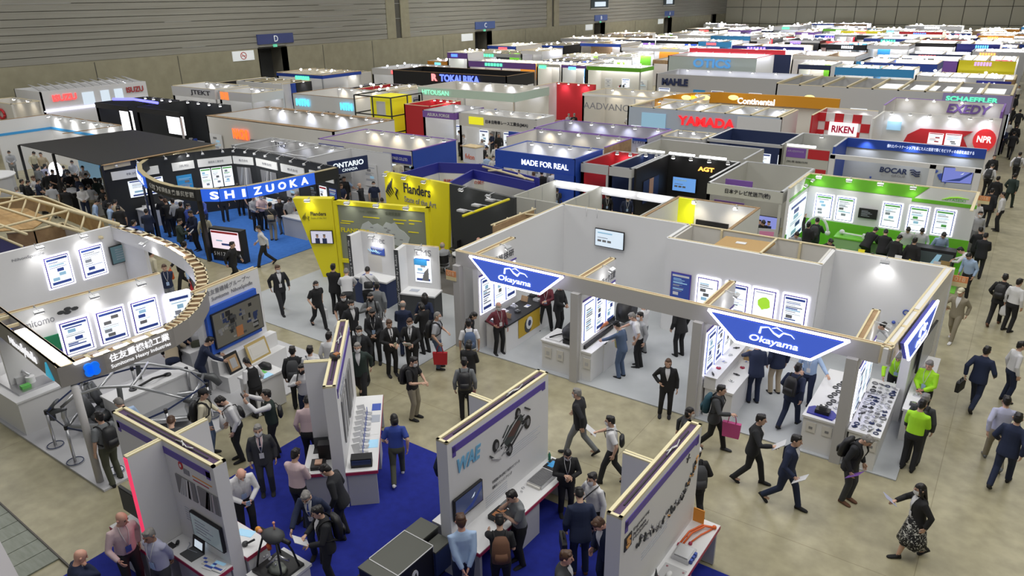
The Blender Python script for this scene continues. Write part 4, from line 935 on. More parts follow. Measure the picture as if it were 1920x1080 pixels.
def offs(pts,d):
 out=[]
 for i,p in enumerate(pts):
  a=Vector(pts[max(i-1,0)]);b=Vector(pts[min(i+1,len(pts)-1)]);t=(b-a).normalized();out.append((p[0]-t.y*d,p[1]+t.x*d))
 return out
rin=offs(rim,.32)
mb=MB()
for i in range(len(rim)-1):
 a,b,c,d=rim[i],rim[i+1],rin[i+1],rin[i]
 mb.add([(*a,2.35),(*b,2.35),(*b,SZ),(*a,SZ)],[(0,1,2,3)],FG);mb.add([(*d,2.35),(*c,2.35),(*c,SZ),(*d,SZ)],[(3,2,1,0)],WHITE)
 mb.add([(*a,2.35),(*b,2.35),(*c,2.35),(*d,2.35)],[(3,2,1,0)],FG)
 for e,g_ in((0,.10),(.90,1.0)):
  L=lambda p,q,t:(p[0]+(q[0]-p[0])*t,p[1]+(q[1]-p[1])*t)
  mb.add([(*L(a,d,e),SZ),(*L(b,c,e),SZ),(*L(b,c,g_),SZ),(*L(a,d,g_),SZ)],[(0,1,2,3)],LWOOD)
 mb.add([(*a,SZ-.06),(*b,SZ-.06),(*c,SZ-.06),(*d,SZ-.06)],[(0,1,2,3)],BROWN)
 n=3
 for k in range(n):
  t0,t1=k/n,k/n+.10;mb.add([(*L(a,b,t0),SZ),(*L(a,b,t1),SZ),(*L(d,c,t1),SZ),(*L(d,c,t0),SZ)],[(0,1,2,3)],LWOOD)
mb.build('curved_fascia',SB)
fs=WF((-19.2,5.9,0),(4.24,-0.43,0));fl=4.26
mb=MB();fs.box(mb,-5,fl,2.35,SZ,-.04,0.0,FG);fs.box(mb,-5,fl,2.35,SZ,-.34,-.30,WHITE);fs.box(mb,-5,fl,SZ-.01,SZ,-.05,.0,LWOOD);fs.box(mb,-5,fl,SZ-.01,SZ,-.35,-.3,LWOOD);fs.box(mb,-5,fl,2.36,2.38,-.3,-.04,BROWN)
for i in range(14):fs.box(mb,-4.8+i*.65,-4.74+i*.65,SZ-.08,SZ-.01,-.3,-.04,LWOOD)
mb.build('front_fascia',SB)
mb=MB();r_=random.Random(2)
for i in range(11):fs.box(mb,1.55+i*.24,1.76+i*.24,SZ-.03,SZ+.0,-.27,-.07,TUBE)
for i in(0,1,2,3,4):
 a,b=Vector(rim[1]),Vector(rim[2]);p=Vector((-14.83,5.75+i*.42,SZ-.02));mb.obox(p,(-.12,0,0),(.01,.3,0),(0,0,.02),TUBE)
for i in(8,9):
 a,c=Vector((*rim[i],SZ-.03)),Vector((*rim[i+1],SZ-.03));mb.obox(a+(c-a)*.1+Vector((0,-.2,0)),(c-a)*.8,(0,-.1,0),(0,0,.03),TUBE)
mb.build('tube_light',SB)
fsr=WF((-14.96,5.45,0),(.1,1,0));fsr.n=fsr.x.cross(Z3)
LETW=mat('letter_white',(.85,.85,.88),.5,emit=.8,sample=False)
def petal_mark(mb,f,u,v,r,m,w):
 for k in range(4):
  a=pi/4+k*pi/2;cu,cv=u+r*.50*cos(a),v+r*.50*sin(a)
  f.poly(mb,[(cu+r*.52*cos(t),cv+r*.52*sin(t))for t in[i*pi/6 for i in range(12)]],0,w,m)
 f.box(mb,u-r*.6,u+r*.6,v-r*.6,v+r*.6,0,w,m)
PET=mat('petal_blue',(.01,.16,.8),.5,emit=.45,ecol=(.0,.2,1),sample=False)
f_=WF((-14.96,5.45,0),(.18,.85,0));f2_=WF((-14.775,6.3,0),(.015,1.55,0))
mb=MB();petal_mark(mb,f_,.60,2.57,.17,PET,.05);mb.build('petal_emblem',SB)
f2_.text('住友重機械工業',.08,1.42,2.58,2.76,.03,LETW,SB,bold=.02);f2_.text('Sumitomo Heavy Industries',.08,1.42,2.42,2.53,.03,LETW,SB,bold=.01)
fs.text('Nihon',1.35,2.1,2.48,2.66,.03,LETW,SB,bold=.02);fs.text('Spindle',2.12,3.05,2.42,2.72,.03,LETW,SB,bold=.02)
mb=MB();fs.poly(mb,[(3.45,2.37),(3.85,2.37),(3.6,2.72)],0,.03,mat('cyan_mark',(.05,.5,.75),.5,emit=.4,sample=False));mb.build('cyan_emblem',SB)
P_=MB();P_.tube([(-14.78,5.62,.05),(-14.78,5.62,2.36)],.075,FASC,14);P_.build('post',SB)
w1=WF((-18.95,5.85,0),(.14,1,0));w1.n=w1.x.cross(Z3)
mb=MB();w1.box(mb,0,3.95,.05,SZ-.05,-.16,0.0,WHITE);w1.box(mb,0,3.95,SZ-.05,SZ-.03,-.16,0,LWOOD);w1.box(mb,.05,3.9,SZ-.03,SZ-.02,-.11,-.05,BROWN);mb.build('poster_wall',SB)
w2=WF((-23.85,7.4,0),(0,1,0));w2.n=Vector((1,0,0))
mb=MB();w2.box(mb,-2,4.25,.05,SZ,-.12,0.0,WHITE);mb.build('rear_wall',SB)
for i,nm in enumerate(('left','middle','right')):
 light_panel(w1,1.30+i*.86,1.30,.66,.88,'blue','%s backlit poster of three on the near wall of the crescent booth'%nm,'backlit posters on the near crescent booth wall')
for i,nm in enumerate(('left','right')):
 light_panel(w2,1.72+i*1.05,1.35,.72,.98,'blue','%s backlit poster on the rear wall of the crescent booth'%nm,'backlit posters on the rear crescent booth wall')
monitor(w2,3.78-.1,1.55,1.05,.62,'dark screen on the rear wall of the crescent booth',mat('screen_teal',(.03,.06,.07),.2,emit=.25,ecol=(.2,.35,.4),sample=False),content='lines')
w1.text('Sumitomo',.40,1.25,2.28,2.46,.01,TEXTGR,SB);mb=MB();petal_mark(mb,w1,.22,2.3,.14,PET,.03)
for du,dv in((1.42,2.45),(1.58,2.50),(1.74,2.46),(1.56,2.41)):w1.poly(mb,[(du+.09*cos(t),dv+.05*sin(t))for t in[i*pi/4 for i in range(8)]],0,.012,DGREY)
mb.build('petal_emblem',SB);w2.text('NihonSpindle',.9,1.8,2.45,2.56,.01,TEXTGR,SB)
for u in(.9,2.15,3.3):spotlamp(SB,w1.p(u,SZ-.05),w1.n,40)
for u in(1.6,2.9):spotlamp(SB,w2.p(u,SZ),w2.n,45)
spotlamp(SB,(-21.2,11.2,SZ),(0,-1,0),35)
mb=MB();mb.box((-23.8,11.5,.05),(-22.4,11.62,SZ),WHITE);mb.build('side_panel',SB)
K=root('light_kiosk','tall white kiosk with a glowing blue-lit poster in front of the rear crescent wall','kiosk',(-17.9,9.9,0))
kf=WF((-18.35,9.75,0),(.25,.9,0));kf.n=kf.x.cross(Z3)
mb=MB();kf.box(mb,0,.62,.9,2.1,-.18,0,WHITE);mb.build('body',K)
mb=MB();kf.box(mb,-.03,.0,.9,2.1,-.19,.02,LED);kf.box(mb,.62,.66,.9,2.1,-.19,.02,LED);kf.box(mb,0,.62,2.08,2.12,-.18,.02,LED);mb.build('led_edge',K)
mb=MB();sheet(mb,kf,.04,.95,.54,1.1,'blue',.0);mb.build('poster',K)
C7=counter('display_counter','white counter with dark instruments inside the crescent booth',-17.9,9.3,-16.9,10.6,.95)
mb=MB();mb.tube([(-17.3,9.6,.97),(-17.2,9.9,1.05),(-17.4,10.2,1.0)],.04,DGREY);mb.box((-17.7,9.5,.95),(-17.5,9.9,1.02),BLACK);mb.box((-17.3,10.2,.95),(-17.0,10.4,1.1),CHROME);tag(mb.build('instrument'),'black and steel instrument on the counter inside the crescent booth','instrument')
C8=counter('display_counter','white plinth with a grey machine model at the far left',-20.6,5.55,-18.0,6.95,.95)
M8=root('machine_model','small grey machine model on a steel plate on the left plinth','machine',(-18.9,6.2,.95))
mb=MB();mb.box((-19.7,5.75,.95),(-18.3,6.55,1.0),CHROME);mb.build('base_plate',M8)
mb=MB();mb.box((-19.2,5.95,1.0),(-18.85,6.3,1.16),LGREY);mb.cyl((-18.7,6.2,1.0),.1,.16,WHITE);mb.tube([(-19.0,6.1,1.16),(-18.9,6.15,1.28),(-18.7,6.2,1.2)],.03,ALU);mb.box((-18.6,5.9,1.0),(-18.45,6.1,1.07),INKN);mb.cyl((-19.4,6.3,1),.05,.1,ORANGE);mb.build('parts',M8)
T=root('banner_stand','green and blue banner panel standing on the near crescent wall counter','banner',(-18.6,7.0,0))
mb=MB();w1.box(mb,.66,1.24,1.55,1.95,.02,.05,mat('forest_green',(.02,.22,.10),.5));w1.box(mb,.66,1.24,1.3,1.55,.02,.05,DBLUE);mb.build('panel',T)
C9=counter('display_counter','low white counter with headphones and cables behind the aluminium car body',-16.9,6.9,-16.2,9.0,.85)
mb=MB();mb.tube([(-16.5,7.5,.87),(-16.5,7.6,.87),(-16.45,8.0,.95),(-16.5,8.4,.87)],.03,BLACK);mb.cyl((-16.5,7.5,.85),.09,.03,BLACK);mb.cyl((-16.5,8.4,.85),.09,.03,BLACK);tag(mb.build('robot'),'thin black arm device on the low counter behind the car body','device')
KM=root('exhibition_booth','white kiosk wall with a tilted large screen, blue side and framed certificates','kiosk',(-16.2,10.6,0))
kw=WF((-16.2,9.35,0),(-.22,2.05,0));kw.n=-kw.x.cross(Z3)if kw.x.cross(Z3).x<0 else kw.x.cross(Z3);kl=2.06
mb=MB();kw.box(mb,0,kl,.05,2.8,-.18,0,WHITE);mb.build('wall',KM)
mb=MB();kw.box(mb,0,kl,2.8,2.83,-.18,-.14,LWOOD);kw.box(mb,0,kl,2.8,2.83,-.04,0,LWOOD);kw.box(mb,.02,kl-.02,2.80,2.81,-.14,-.04,BROWN);mb.build('top_batten',KM)
mb=MB();kw.box(mb,.12,kl-.25,1.05,2.32,0,.10,mat('frame_blue',(.03,.12,.62),.5));mb.build('blue_frame',KM)
kw.text('〜住友重機械グループ〜',.15,1.75,2.60,2.74,.01,TEXTGR,KM);kw.text('Sumitomo  NihonSpindle',.45,1.8,2.40,2.54,.01,TEXTGR,KM)
mb=MB();petal_mark(mb,kw,.28,2.46,.07,PET,.02);mb.build('petal_emblem',KM)
monitor(kw,.22,1.18,1.62,.98,'large screen showing machinery on the kiosk with the blue frame',SCREEN,off=.12,content='machine')
mb=MB();kw.box(mb,.1,kl+.1,.05,.5,0,.55,WHITE);kw.box(mb,.1,kl+.1,.5,.9,0,.25,WHITE);mb.build('stepped_plinth',KM)
for nm,u,w_,h_,fm,im in(('dark oval plaque in a black frame',.25,.42,.5,BLACK,ALU),('gold framed certificate',.95,.72,.5,mat('gilt',(.6,.45,.18),.4,.3),OFFWHITE)):
 R=root('picture_frame',nm+' leaning on the stepped plinth under the large screen','frame',kw.p(u,.5,.3))
 mb=MB();o=kw.p(u,.5,.45);up=(Z3*h_-kw.n*.16);mb.obox(o,kw.x*w_,kw.n*.03,up,fm);mb.build('frame',R)
 mb=MB();mb.obox(o+kw.x*.06+up*.12+kw.n*.031,kw.x*(w_-.12),kw.n*.006,up*.76,OFFWHITE if fm is not BLACK else BROWN);mb.obox(o+kw.x*.12+up*.25+kw.n*.037,kw.x*(w_-.24),kw.n*.006,up*.5,im);mb.build('inlay',R)
KD=counter('reception_counter','small white desk with leaflets in front of the large screen kiosk',-14.75,9.2,-14.1,10.1,.95)
for i,c in enumerate((INKB,INKN,WHITE,INKL)):
 mb=MB();mb.box((-14.65+.12*i,9.4+.1*(i%2),.95+.003*i),(-14.45+.12*i,9.68+.1*(i%2),.956+.003*i),c);tag(mb.build('leaflet'),'%s leaflet fanned out on the small white desk'%('blue','green','white','pale blue')[i],'leaflet','leaflets on the small desk')
mb=MB();mb.loft([((-14.6,9.9,.96),(.25,0,0),(0,.12,0)),((-14.55,9.92,1.05),(.18,0,0),(0,.10,0)),((-14.6,9.9,1.1),(.05,0,0),(0,.04,0))],BLACK,12);tag(mb.build('black_bag'),'black bag lying on the small white desk by the kiosk','bag')
# aluminium car body behind barrier posts
CA=Vector((-16.95,6.15,.05));cax=Vector((.74,.67,0)).normalized();cay=Vector((-cax.y,cax.x,0))
CBODY=root('car_chassis','bare aluminium car body frame ringed by barrier posts in the crescent booth','car frame',(-16,7.1,.05))
def cp(u,v,z):return CA+cax*u+cay*v+Z3*z
ALB=mat('bright_aluminium',(.50,.51,.53),.30,.75);ALD=mat('dark_casting',(.10,.105,.11),.45,.4)
W_=1.25
for v in(0.0,W_):
 mb=MB();mb.tube([cp(-.1,v,.85),cp(.25,v,1.12),cp(.8,v+(.06 if v==0 else-.06),1.26),cp(1.5,v+(.06 if v==0 else-.06),1.24),cp(2.2,v,1.02),cp(2.75,v,.78)],(.035),ALB,8);mb.build('roof_rail',CBODY)
 mb=MB();mb.tube([cp(-.1,v,.30),cp(1.4,v,.26),cp(2.8,v,.32)],[(.07,.09)]*3,ALB,8);mb.build('sill',CBODY)
 for u,z1 in((-.05,.85),(1.25,1.25),(2.7,.80)):
  mb=MB();mb.tube([cp(u,v,.3),cp(u-.05,v,.6),cp(u,v,z1)],[(.06,.03)]*3,ALD if u==1.25 else ALB,8);mb.build('pillar',CBODY)
 mb=MB();mb.tube([cp(-.4,v,.55),cp(-.35,v,.75),cp(.0,v,.80)],[.06,.09,.03],ALD,8);mb.tube([cp(2.6,v,.80),cp(2.95,v,.72),cp(3.1,v,.5)],[.05,.11,.08],ALD,8);mb.build('shock_tower',CBODY)
for u,z in((-.08,.86),(.8,1.26),(1.5,1.24),(2.75,.8),(-.1,.3),(1.2,.24),(2.8,.3)):
 mb=MB();mb.tube([cp(u,.0,z),cp(u+(.05 if z>.5 else 0),W_/2,z+.02),cp(u,W_,z)],.035,ALB,8);mb.build('cross_member',CBODY)
mb=MB();mb.obox(cp(.1,.1,.18),cax*1.1,cay*(W_-.2),Z3*.03,ALD);mb.obox(cp(1.3,.1,.18),cax*1.3,cay*(W_-.2),Z3*.03,ALB);mb.build('floor_pan',CBODY)
for v in(.15,.72):
 mb=MB();mb.loft([(cp(.55,v+.2,.3),cax*.22,cay*.2),(cp(.5,v+.2,.45),cax*.24,cay*.2)],ALD,10);mb.loft([(cp(.35,v+.2,.42),cax*.06,cay*.2),(cp(.25,v+.2,.7),cax*.07,cay*.2),(cp(.2,v+.2,.95),cax*.05,cay*.13)],ALD,10);mb.build('seat_shell',CBODY)
mb=MB();mb.loft([(cp(-.35,.05,.5),cax*.05,cay*.04),(cp(-.38,.05,.8),cax*.06,cay*.16),(cp(-.2,.05,1.0),cax*.05,cay*.12)],ALD,10);mb.tube([cp(.8,.1,.25),cp(.9,.5,.35),cp(1.0,1.1,.28)],.06,ALD);mb.build('bracket',CBODY)
def stanchion(x,y,lean=0):
 R=root('barrier_post','chrome barrier post with a round base in the ring around the car body frame','barrier post',(x,y,.05),0,'barrier posts around the car body')
 mb=MB();mb.cyl((x,y,.05),.19,.025,CHROME,22);mb.tube([(x+.17*cos(t),y+.17*sin(t),.078)for t in[i*pi/8 for i in range(17)]],.01,NAVY,5);mb.build('base',R)
 mb=MB();mb.tube([(x,y,.07),(x,y,.92)],.032,CHROME,10);mb.build('pole',R)
 mb=MB();mb.cyl((x,y,.90),.042,.10,BLACK,12);mb.build('belt_head',R)
sp_=[(-17.0,5.75),(-15.95,5.68),(-14.85,6.0),(-14.75,7.3),(-15.05,8.55),(-16.2,8.75),(-17.4,8.0),(-17.75,6.9)]
for p in sp_:stanchion(*p)
for i,(a,b)in enumerate(zip(sp_,sp_[1:]+sp_[:1])):
 mb=MB();a,b=Vector((*a,.93)),Vector((*b,.93));mb.obox(a,b-a,(b-a).normalized().cross(Z3)*.008,Z3*.045,NAVY)
 tag(mb.build('barrier_belt'),'dark blue belt strung between two barrier posts beside the car body frame','belt','belts of the barrier posts')
# grey planked walkway at the bottom left corner
PLANK=noise_mat('grey_planking',(.20,.22,.18),(.26,.28,.24),2.5,.6,stretch=(1,6,1))
e0,e1=PZ(-60,892),PZ(160,1094)
dv=(e1-e0).normalized();nv=Vector((dv.y,-dv.x,0));nv=nv if nv.y<0 else-nv
WK=root('walkway','grey planked walkway with a dark kerb at the bottom left corner','walkway',e0)
mb=MB()
for i in range(12):mb.obox(e0+dv*(i*.45-1),dv*.43,nv*1.6,Z3*.03,PLANK)
mb.build('planks',WK);mb=MB();mb.obox(e0-dv,dv*6,-nv*.03,Z3*.05,mat('kerb_dark',(.09,.08,.07),.6));mb.build('kerb',WK)
mb=MB();q0=PZ(-40,980,.03)+nv*0;mb.obox(PZ(-30,960,.04),(PZ(60,1130,.04)-PZ(-30,960,.04)),nv*.9,Z3*.10,mat('pale_step',(.46,.44,.46),.6));mb.build('step',WK)
# four panel walls with counters on the royal blue carpet
carpet('carpet','royal blue carpet under the four fanned-out panel walls',-12.6,1.5,-1.2,10.45,CARPB,0.02)
FZ=2.80
def fan_wall(label,a,b,th=.24):
 """double-skinned wall from a to b with a grooved wooden top"""
 a,b=Vector((*a,0)),Vector((*b,0));R=root('display_partition',label,'display wall',(a+b)/2)
 f=WF(a,b-a);L=(b-a).length
 mb=MB();f.box(mb,0,L,0.02,FZ-.03,-th/2,th/2,WHITE);mb.build('panels',R)
 mb=MB()
 for s in(-1,1):f.box(mb,0,L,FZ-.03,FZ+.01,s*th/2-.055 if s>0 else-th/2,s*th/2 if s>0 else-th/2+.055,mat('pale_pine',(.80,.72,.46),.7))
 for e in(0,L-.05):f.box(mb,e,e+.05,FZ-.03,FZ+.01,-th/2,th/2,MATS['pale_pine'])
 f.box(mb,.05,L-.05,FZ-.03,FZ-.025,-.062,.062,mat('groove_purple',(.09,.05,.12),.7));f.box(mb,.3,L-.3,FZ-.025,FZ-.01,-.01,.012,BLACK);mb.build('wooden_top',R)
 mb=MB()
 for s,w0 in((1,th/2),(-1,-th/2-.012)):f.box(mb,.12,L-.12,FZ-.26,FZ-.13,w0,w0+.012,STRIPE);f.box(mb,.12,.20,FZ-.34,FZ-.15,w0,w0+.012,STRIPE);f.box(mb,L-.22,L-.12,FZ-.30,FZ-.15,w0,w0+.012,STRIPE)
 mb.build('violet_stripe',R)
 mb=MB();c=f.p(L*.6,FZ,0);mb.tube([c,c+f.x*.2+Z3*.03,c+f.x*.35+f.n*.03+Z3*.01,c+f.x*.5+Z3*.02],.012,ALU,5);mb.tube([c+f.x*.1-f.n*.05,c+f.x*.3+f.n*.05+Z3*.03],.01,WHITE,5);mb.build('cable',R)
 return R,f,L
def fan_wing(R,f,u,w0,w1):
 mb=MB();f.box(mb,u-.05,u+.05,.02,FZ-.03,w0,w1,WHITE);mb.build('wing',R)
 mb=MB();f.box(mb,u-.05,u-.015,FZ-.03,FZ-.005,w0,w1,MATS['pale_pine']);f.box(mb,u+.015,u+.05,FZ-.03,FZ-.005,w0,w1,MATS['pale_pine']);f.box(mb,u-.015,u+.015,FZ-.03,FZ-.02,w0,w1,WHITE);mb.build('wooden_top',R)
def fan_counter(label,f,u0,u1,w0,w1,legs=True):
 R=root('display_counter',label,'counter',f.p((u0+u1)/2,0,(w0+w1)/2))
 mb=MB();f.box(mb,u0,u1,.80,.85,w0,w1,WHITE);mb.build('counter_top',R)
 e=w1 if abs(w1)>abs(w0)else w0;s=1 if e>0 else-1
 mb=MB();f.box(mb,u0-.004,u1+.004,.77,.835,e-.004 if s<0 else e-.0,e+.0 if s<0 else e+.006,CRIM);f.box(mb,u0-.006,u0+.002,.77,.835,min(w0,w1),max(w0,w1),CRIM);f.box(mb,u1-.002,u1+.006,.77,.835,min(w0,w1),max(w0,w1),CRIM);mb.build('crimson_edge',R)
 mb=MB()
 for nm,a,b in(('leg',u0+.03,u0+.09),('leg',u1-.09,u1-.03),('cabinet',(u0+u1)/2-.3,(u0+u1)/2+.3))[:3 if legs else 1]:mb=MB();f.box(mb,a,b,.02,.80,min(w0,w1)+.03,max(w0,w1)-.03,LGREY);mb.build(nm,R)
 return R
R3,f3,L3=fan_wall('white panel wall with a racing car chassis drawing and light blue lettering',(-6.86,7.72),(-6.76,10.7))
fan_wing(R3,f3,1.5,-.62,-.12)
f3.text('WAE',.22,.85,2.08,2.36,.135,mat('letter_sky',(.18,.46,.72),.5),R3,shear=.25,bold=.03)
f3.text('世界最高水準の技術力で未来のモビリティを',1.15,2.0,1.30,1.37,.13,TEXTDK,R3);f3.text('電動化とエンジニアリング',1.15,1.75,1.18,1.25,.13,TEXTDK,R3)
def lp(u,v,w=.135):return f3.p(u,v,w)
CHG=mat('chassis_grey',(.07,.085,.085),.5,.3);mb=MB()
f3.poly(mb,[(1.5,2.04),(1.72,2.24),(2.03,2.36),(2.16,2.22),(1.85,1.93),(1.62,1.84)],.12,.13,CHG);f3.poly(mb,[(1.62,2.06),(1.76,2.18),(1.98,2.26),(2.04,2.18),(1.82,1.99)],.13,.134,mat('cockpit',(.10,.05,.045),.5))
for(u,v,a)in((1.28,2.06,.12),(1.68,1.76,.12),(1.96,2.40,.10),(2.26,2.06,.13)):
 f3.poly(mb,[(u+a*.75*cos(t),v+a*1.1*sin(t))for t in[k*pi/8 for k in range(16)]],.12,.14,BLACK);f3.poly(mb,[(u+.01+a*.38*cos(t),v+a*.6*sin(t))for t in[k*pi/6 for k in range(12)]],.14,.143,GREY)
r_=random.Random(8)
for i in range(30):
 t=r_.random();k=r_.choice([0,0,1]);c=(1.30+.42*t,2.06-.30*t)if not k else(1.95+.3*t,2.38-.3*t);d=r_.uniform(-.14,.1)
 mb.tube([lp(*c),lp(c[0]+d*1.3,c[1]+d*.45+r_.uniform(-.04,.04))],r_.uniform(.006,.014),r_.choice([LGREY,DGREY,CHROME,BLACK]),4)
mb.tube([lp(1.15,1.86),lp(1.40,1.72)],.022,LGREY,5);mb.tube([lp(1.10,1.94),lp(1.22,1.82)],.016,DGREY,5);mb.tube([lp(1.72,1.80),lp(2.22,2.13)],.016,DGREY,5);mb.tube([lp(1.50,2.02),lp(1.98,2.34)],.008,LGREY,5);mb.tube([lp(2.18,2.42),lp(2.34,2.30)],.018,DGREY,5);mb.tube([lp(1.48,2.12),lp(1.66,2.30)],.012,CHG,5);mb.build('racing_chassis_drawing',R3)
mb=MB()
for i in range(5):f3.box(mb,1.7,2.7-.1*(i%3),1.75-.05*i,1.756-.05*i,.12,.125,INKG)
for i in range(5):f3.box(mb,.95,1.6,1.1-.05*i,1.108-.05*i,.12,.125,INKG)
mb.build('small_print',R3)
monitor(f3,.04,1.20,.76,.45,'wide screen with a dark blue picture at the near end of the racing car wall',content='swirl',off=.14)
Cw=fan_counter('long white counter with a crimson edge below the racing car drawing',f3,.0,3.05,.12,.74)
mb=MB();f3.box(mb,2.02,2.55,.85,.92,.28,.62,CHROME)
for i in range(14):f3.box(mb,2.05+i*.036,2.07+i*.036,.92,.93,.30,.60,GREY)
f3.box(mb,1.98,2.02,.85,.90,.30,.6,OFFWHITE);tag(mb.build('battery_module'),'finned metal battery module on the counter under the racing car drawing','battery')
mb=MB();f3.box(mb,2.65,3.0,.85,.86,.22,.62,BLACK);f3.box(mb,2.72,2.93,.86,.865,.28,.4,SKYB);f3.box(mb,2.80,2.82,.86,.867,.22,.62,SKYB);tag(mb.build('circuit_board'),'dark circuit board with light blue tracks at the far end of the long counter','circuit board')
GB=root('glass_bottle','small green bottle standing at the far end of the long counter','bottle',f3.p(2.92,.85,.2));c=f3.p(2.92,.85,.2);mb=MB();mb.cyl(c,.03,.13,mat('bottle_green',(.05,.22,.12),.15),12);mb.cyl(c+Z3*.13,.03,.05,MATS['bottle_green'],12,.012);mb.build('body',GB);mb=MB();mb.cyl(c+Z3*.18,.013,.03,WHITE,8);mb.build('cap',GB)
BX=root('open_case','black open case holding two copper plates on the near part of the long counter','case',f3.p(.95,.85,.45))
mb=MB();f3.box(mb,.78,1.12,.85,.94,.30,.60,BLACK);mb.build('case',BX);mb=MB();f3.box(mb,.82,.94,.94,.95,.36,.50,MATS['copper']);f3.box(mb,.97,1.08,.94,.95,.36,.50,MATS['copper']);mb.build('copper_plate',BX)
for i in range(5):sample(['card','ring','block'][i%3],*f3.p(1.35+.13*i,0,.3+.05*(i%2)).xy,.85,.028,[WHITE,CHROME,ALU][i%3],'tiny white and steel sample in the middle of the long counter','tiny samples on the long counter')
CR_=root('vehicle_crate','dark grey ridged vehicle box with white edge lines beside the racing car wall','crate',(-7.3,7.0,0))
mb=MB();mb.box((-7.95,6.3,.02),(-6.95,7.75,.30),BLACK);mb.build('base',CR_)
LIDM=mat('lid_grey',(.085,.088,.075),.6)
cr=WF((-7.95,6.85,0),(1.0,-.52,0));cr.n=-cr.x.cross(Z3);c0=PZ(690,1048,.95);c1=PZ(757,995,.95);c2=PZ(811,1024,.95)
ux,uy=c1-c0,c2-c1
mb=MB();mb.obox(c0-Z3*.65-ux*.25,ux*1.25,uy,Z3*.62,BLACK);mb.obox(c0-Z3*.65+ux,ux*.5,uy*.62,Z3*.62,BLACK);mb.obox(c0-Z3*.65+ux+uy*.66,ux*.45,uy*.42,Z3*.5,NAVY);mb.build('body',CR_)
mb=MB();mb.obox(c0-Z3*.03-ux*.27,ux*1.27,uy*1.01,Z3*.03,LIDM);mb.obox(c0-Z3*.03+ux,ux*.52,uy*.63,Z3*.03,LIDM);mb.obox(c0-Z3*.15+ux*1.0+uy*.66,ux*.47,uy*.43,Z3*.03,LIDM);mb.build('lid',CR_)
mb=MB();t=.018
for o,u in((c0,ux),(c0+uy,ux)):mb.obox(o+Z3*.001,u,uy.normalized()*t,Z3*.006,LGREY)
for o in(c0,c0+ux):mb.obox(o+Z3*.001,uy,ux.normalized()*t,Z3*.006,LGREY)
mb.obox(c0+uy*1.0-Z3*.6,ux.normalized()*.012,uy.normalized()*.008,Z3*.6,LGREY);mb.obox(c0+ux+uy*1.0-Z3*.6,ux.normalized()*.012,uy.normalized()*.008,Z3*.6,LGREY);mb.build('edge_line',CR_)
mb=MB();dn=uy.normalized();dx=ux.normalized();c=c0+ux*.45+uy+dn*.006-Z3*.28
mb.prism([c+dx*(.075*cos(t_))+Z3*(.11*sin(t_))for t_ in[i*pi/10 for i in range(20)]],dn*.01,WHITE);mb.build('round_badge',CR_)
lettering('4',c+dn*.016,-dx if dx.x<0 else dx,Z3,BLACK,CR_,height=.10)
mb=MB();mb.box((-7.35,7.9,.80),(-6.98,8.5,.84),WHITE);mb.box((-7.3,7.95,.02),(-7.03,8.45,.80),LGREY);SD=root('side_shelf','small white shelf with papers behind the near end of the racing car wall','shelf',(-7.2,8.2,0));mb.build('board',SD)
R4,f4,L4=fan_wall('white panel wall with an exploded suspension drawing at the bottom right',(-3.64,7.64),(-3.60,10.57))
fan_wing(R4,f4,1.5,-.62,-.12)
mb=MB();f4.box(mb,.12,.34,2.12,2.36,.12,.135,BLACK);mb.build('logo_plate',R4)
f4.text('5',.16,.30,2.15,2.33,.14,mat('logo_orange',(.75,.38,.12),.5),R4,bold=.04)
for i,s in enumerate(('Engineering','Performance','Mobility')):f4.text(s,.40,.92-.1*(i%2),2.30-.09*i,2.37-.09*i,.13,TEXTDK,R4)
mb=MB();r_=random.Random(4)
PT4=[(.55,1.98),(1.0,1.84),(1.35,1.77),(1.93,1.72),(2.3,1.78),(2.6,1.92),(2.8,2.15)]
for i in range(70):
 t=i/69*5.99;k=int(t);A_,B_=PT4[k],PT4[k+1];fr_=t-k;u,v=A_[0]+(B_[0]-A_[0])*fr_,A_[1]+(B_[1]-A_[1])*fr_+r_.uniform(-.08,.08)
 m=MATS['logo_orange']if(i>46 and r_.random()<.45)or i==30 else r_.choice([DGREY,GREY,CHROME,DGREY,BLACK]);q=r_.random()
 if q<.6:mb.tube([f4.p(u,v,.13),f4.p(u+r_.uniform(-.10,.10),v+r_.uniform(-.09,.09),.13)],r_.uniform(.006,.020),m,5)
 else:s_=r_.uniform(.6,1.3);mb.tube([f4.p(u+.032*s_*cos(a),v+.042*s_*sin(a),.13)for a in[k_*pi/4 for k_ in range(9)]],.009,m,5)
mb.tube([f4.p(2.35,2.36,.13),f4.p(2.43,2.50,.13)],.01,DGREY,4);mb.tube([f4.p(2.32,2.46,.13),f4.p(2.47,2.40,.13)],.01,DGREY,4);mb.build('suspension_drawing',R4)
mb=MB()
for i in range(3):f4.box(mb,.75,1.7,1.62-.06*i,1.63-.06*i,.12,.125,INKG)
mb.build('small_print',R4)
monitor(f4,.25,1.0,.8,.52,'pale blue screen at the near end of the suspension drawing wall',mat('screen_pale',(.25,.33,.40),.2,emit=.3,ecol=(.5,.65,.8),sample=False))
C4_=fan_counter('white counter with orange pipes and silver parts below the suspension drawing',f4,.0,3.0,.12,.60)
mb=MB();OR_=mat('orange_pipe',(.75,.14,.03),.4)
for k in(0,.05):mb.tube([f4.p(2.15,.87,.20+k),f4.p(2.45,.93,.24+k),f4.p(2.75,.92,.36+k),f4.p(2.85,.88,.52+k)],.018,OR_,8)
mb.tube([f4.p(2.3,.87,.35),f4.p(2.55,.88,.42),f4.p(2.8,.87,.52)],.015,OR_,8);mb.ball(f4.p(2.12,.87,.2),.035,CRIM);mb.ball(f4.p(2.25,.87,.35),.035,CRIM);mb.ball(f4.p(2.86,.88,.54),.04,OR_);tag(mb.build('pipe_assembly'),'bundle of bent orange pipes on the counter under the suspension drawing','pipes')
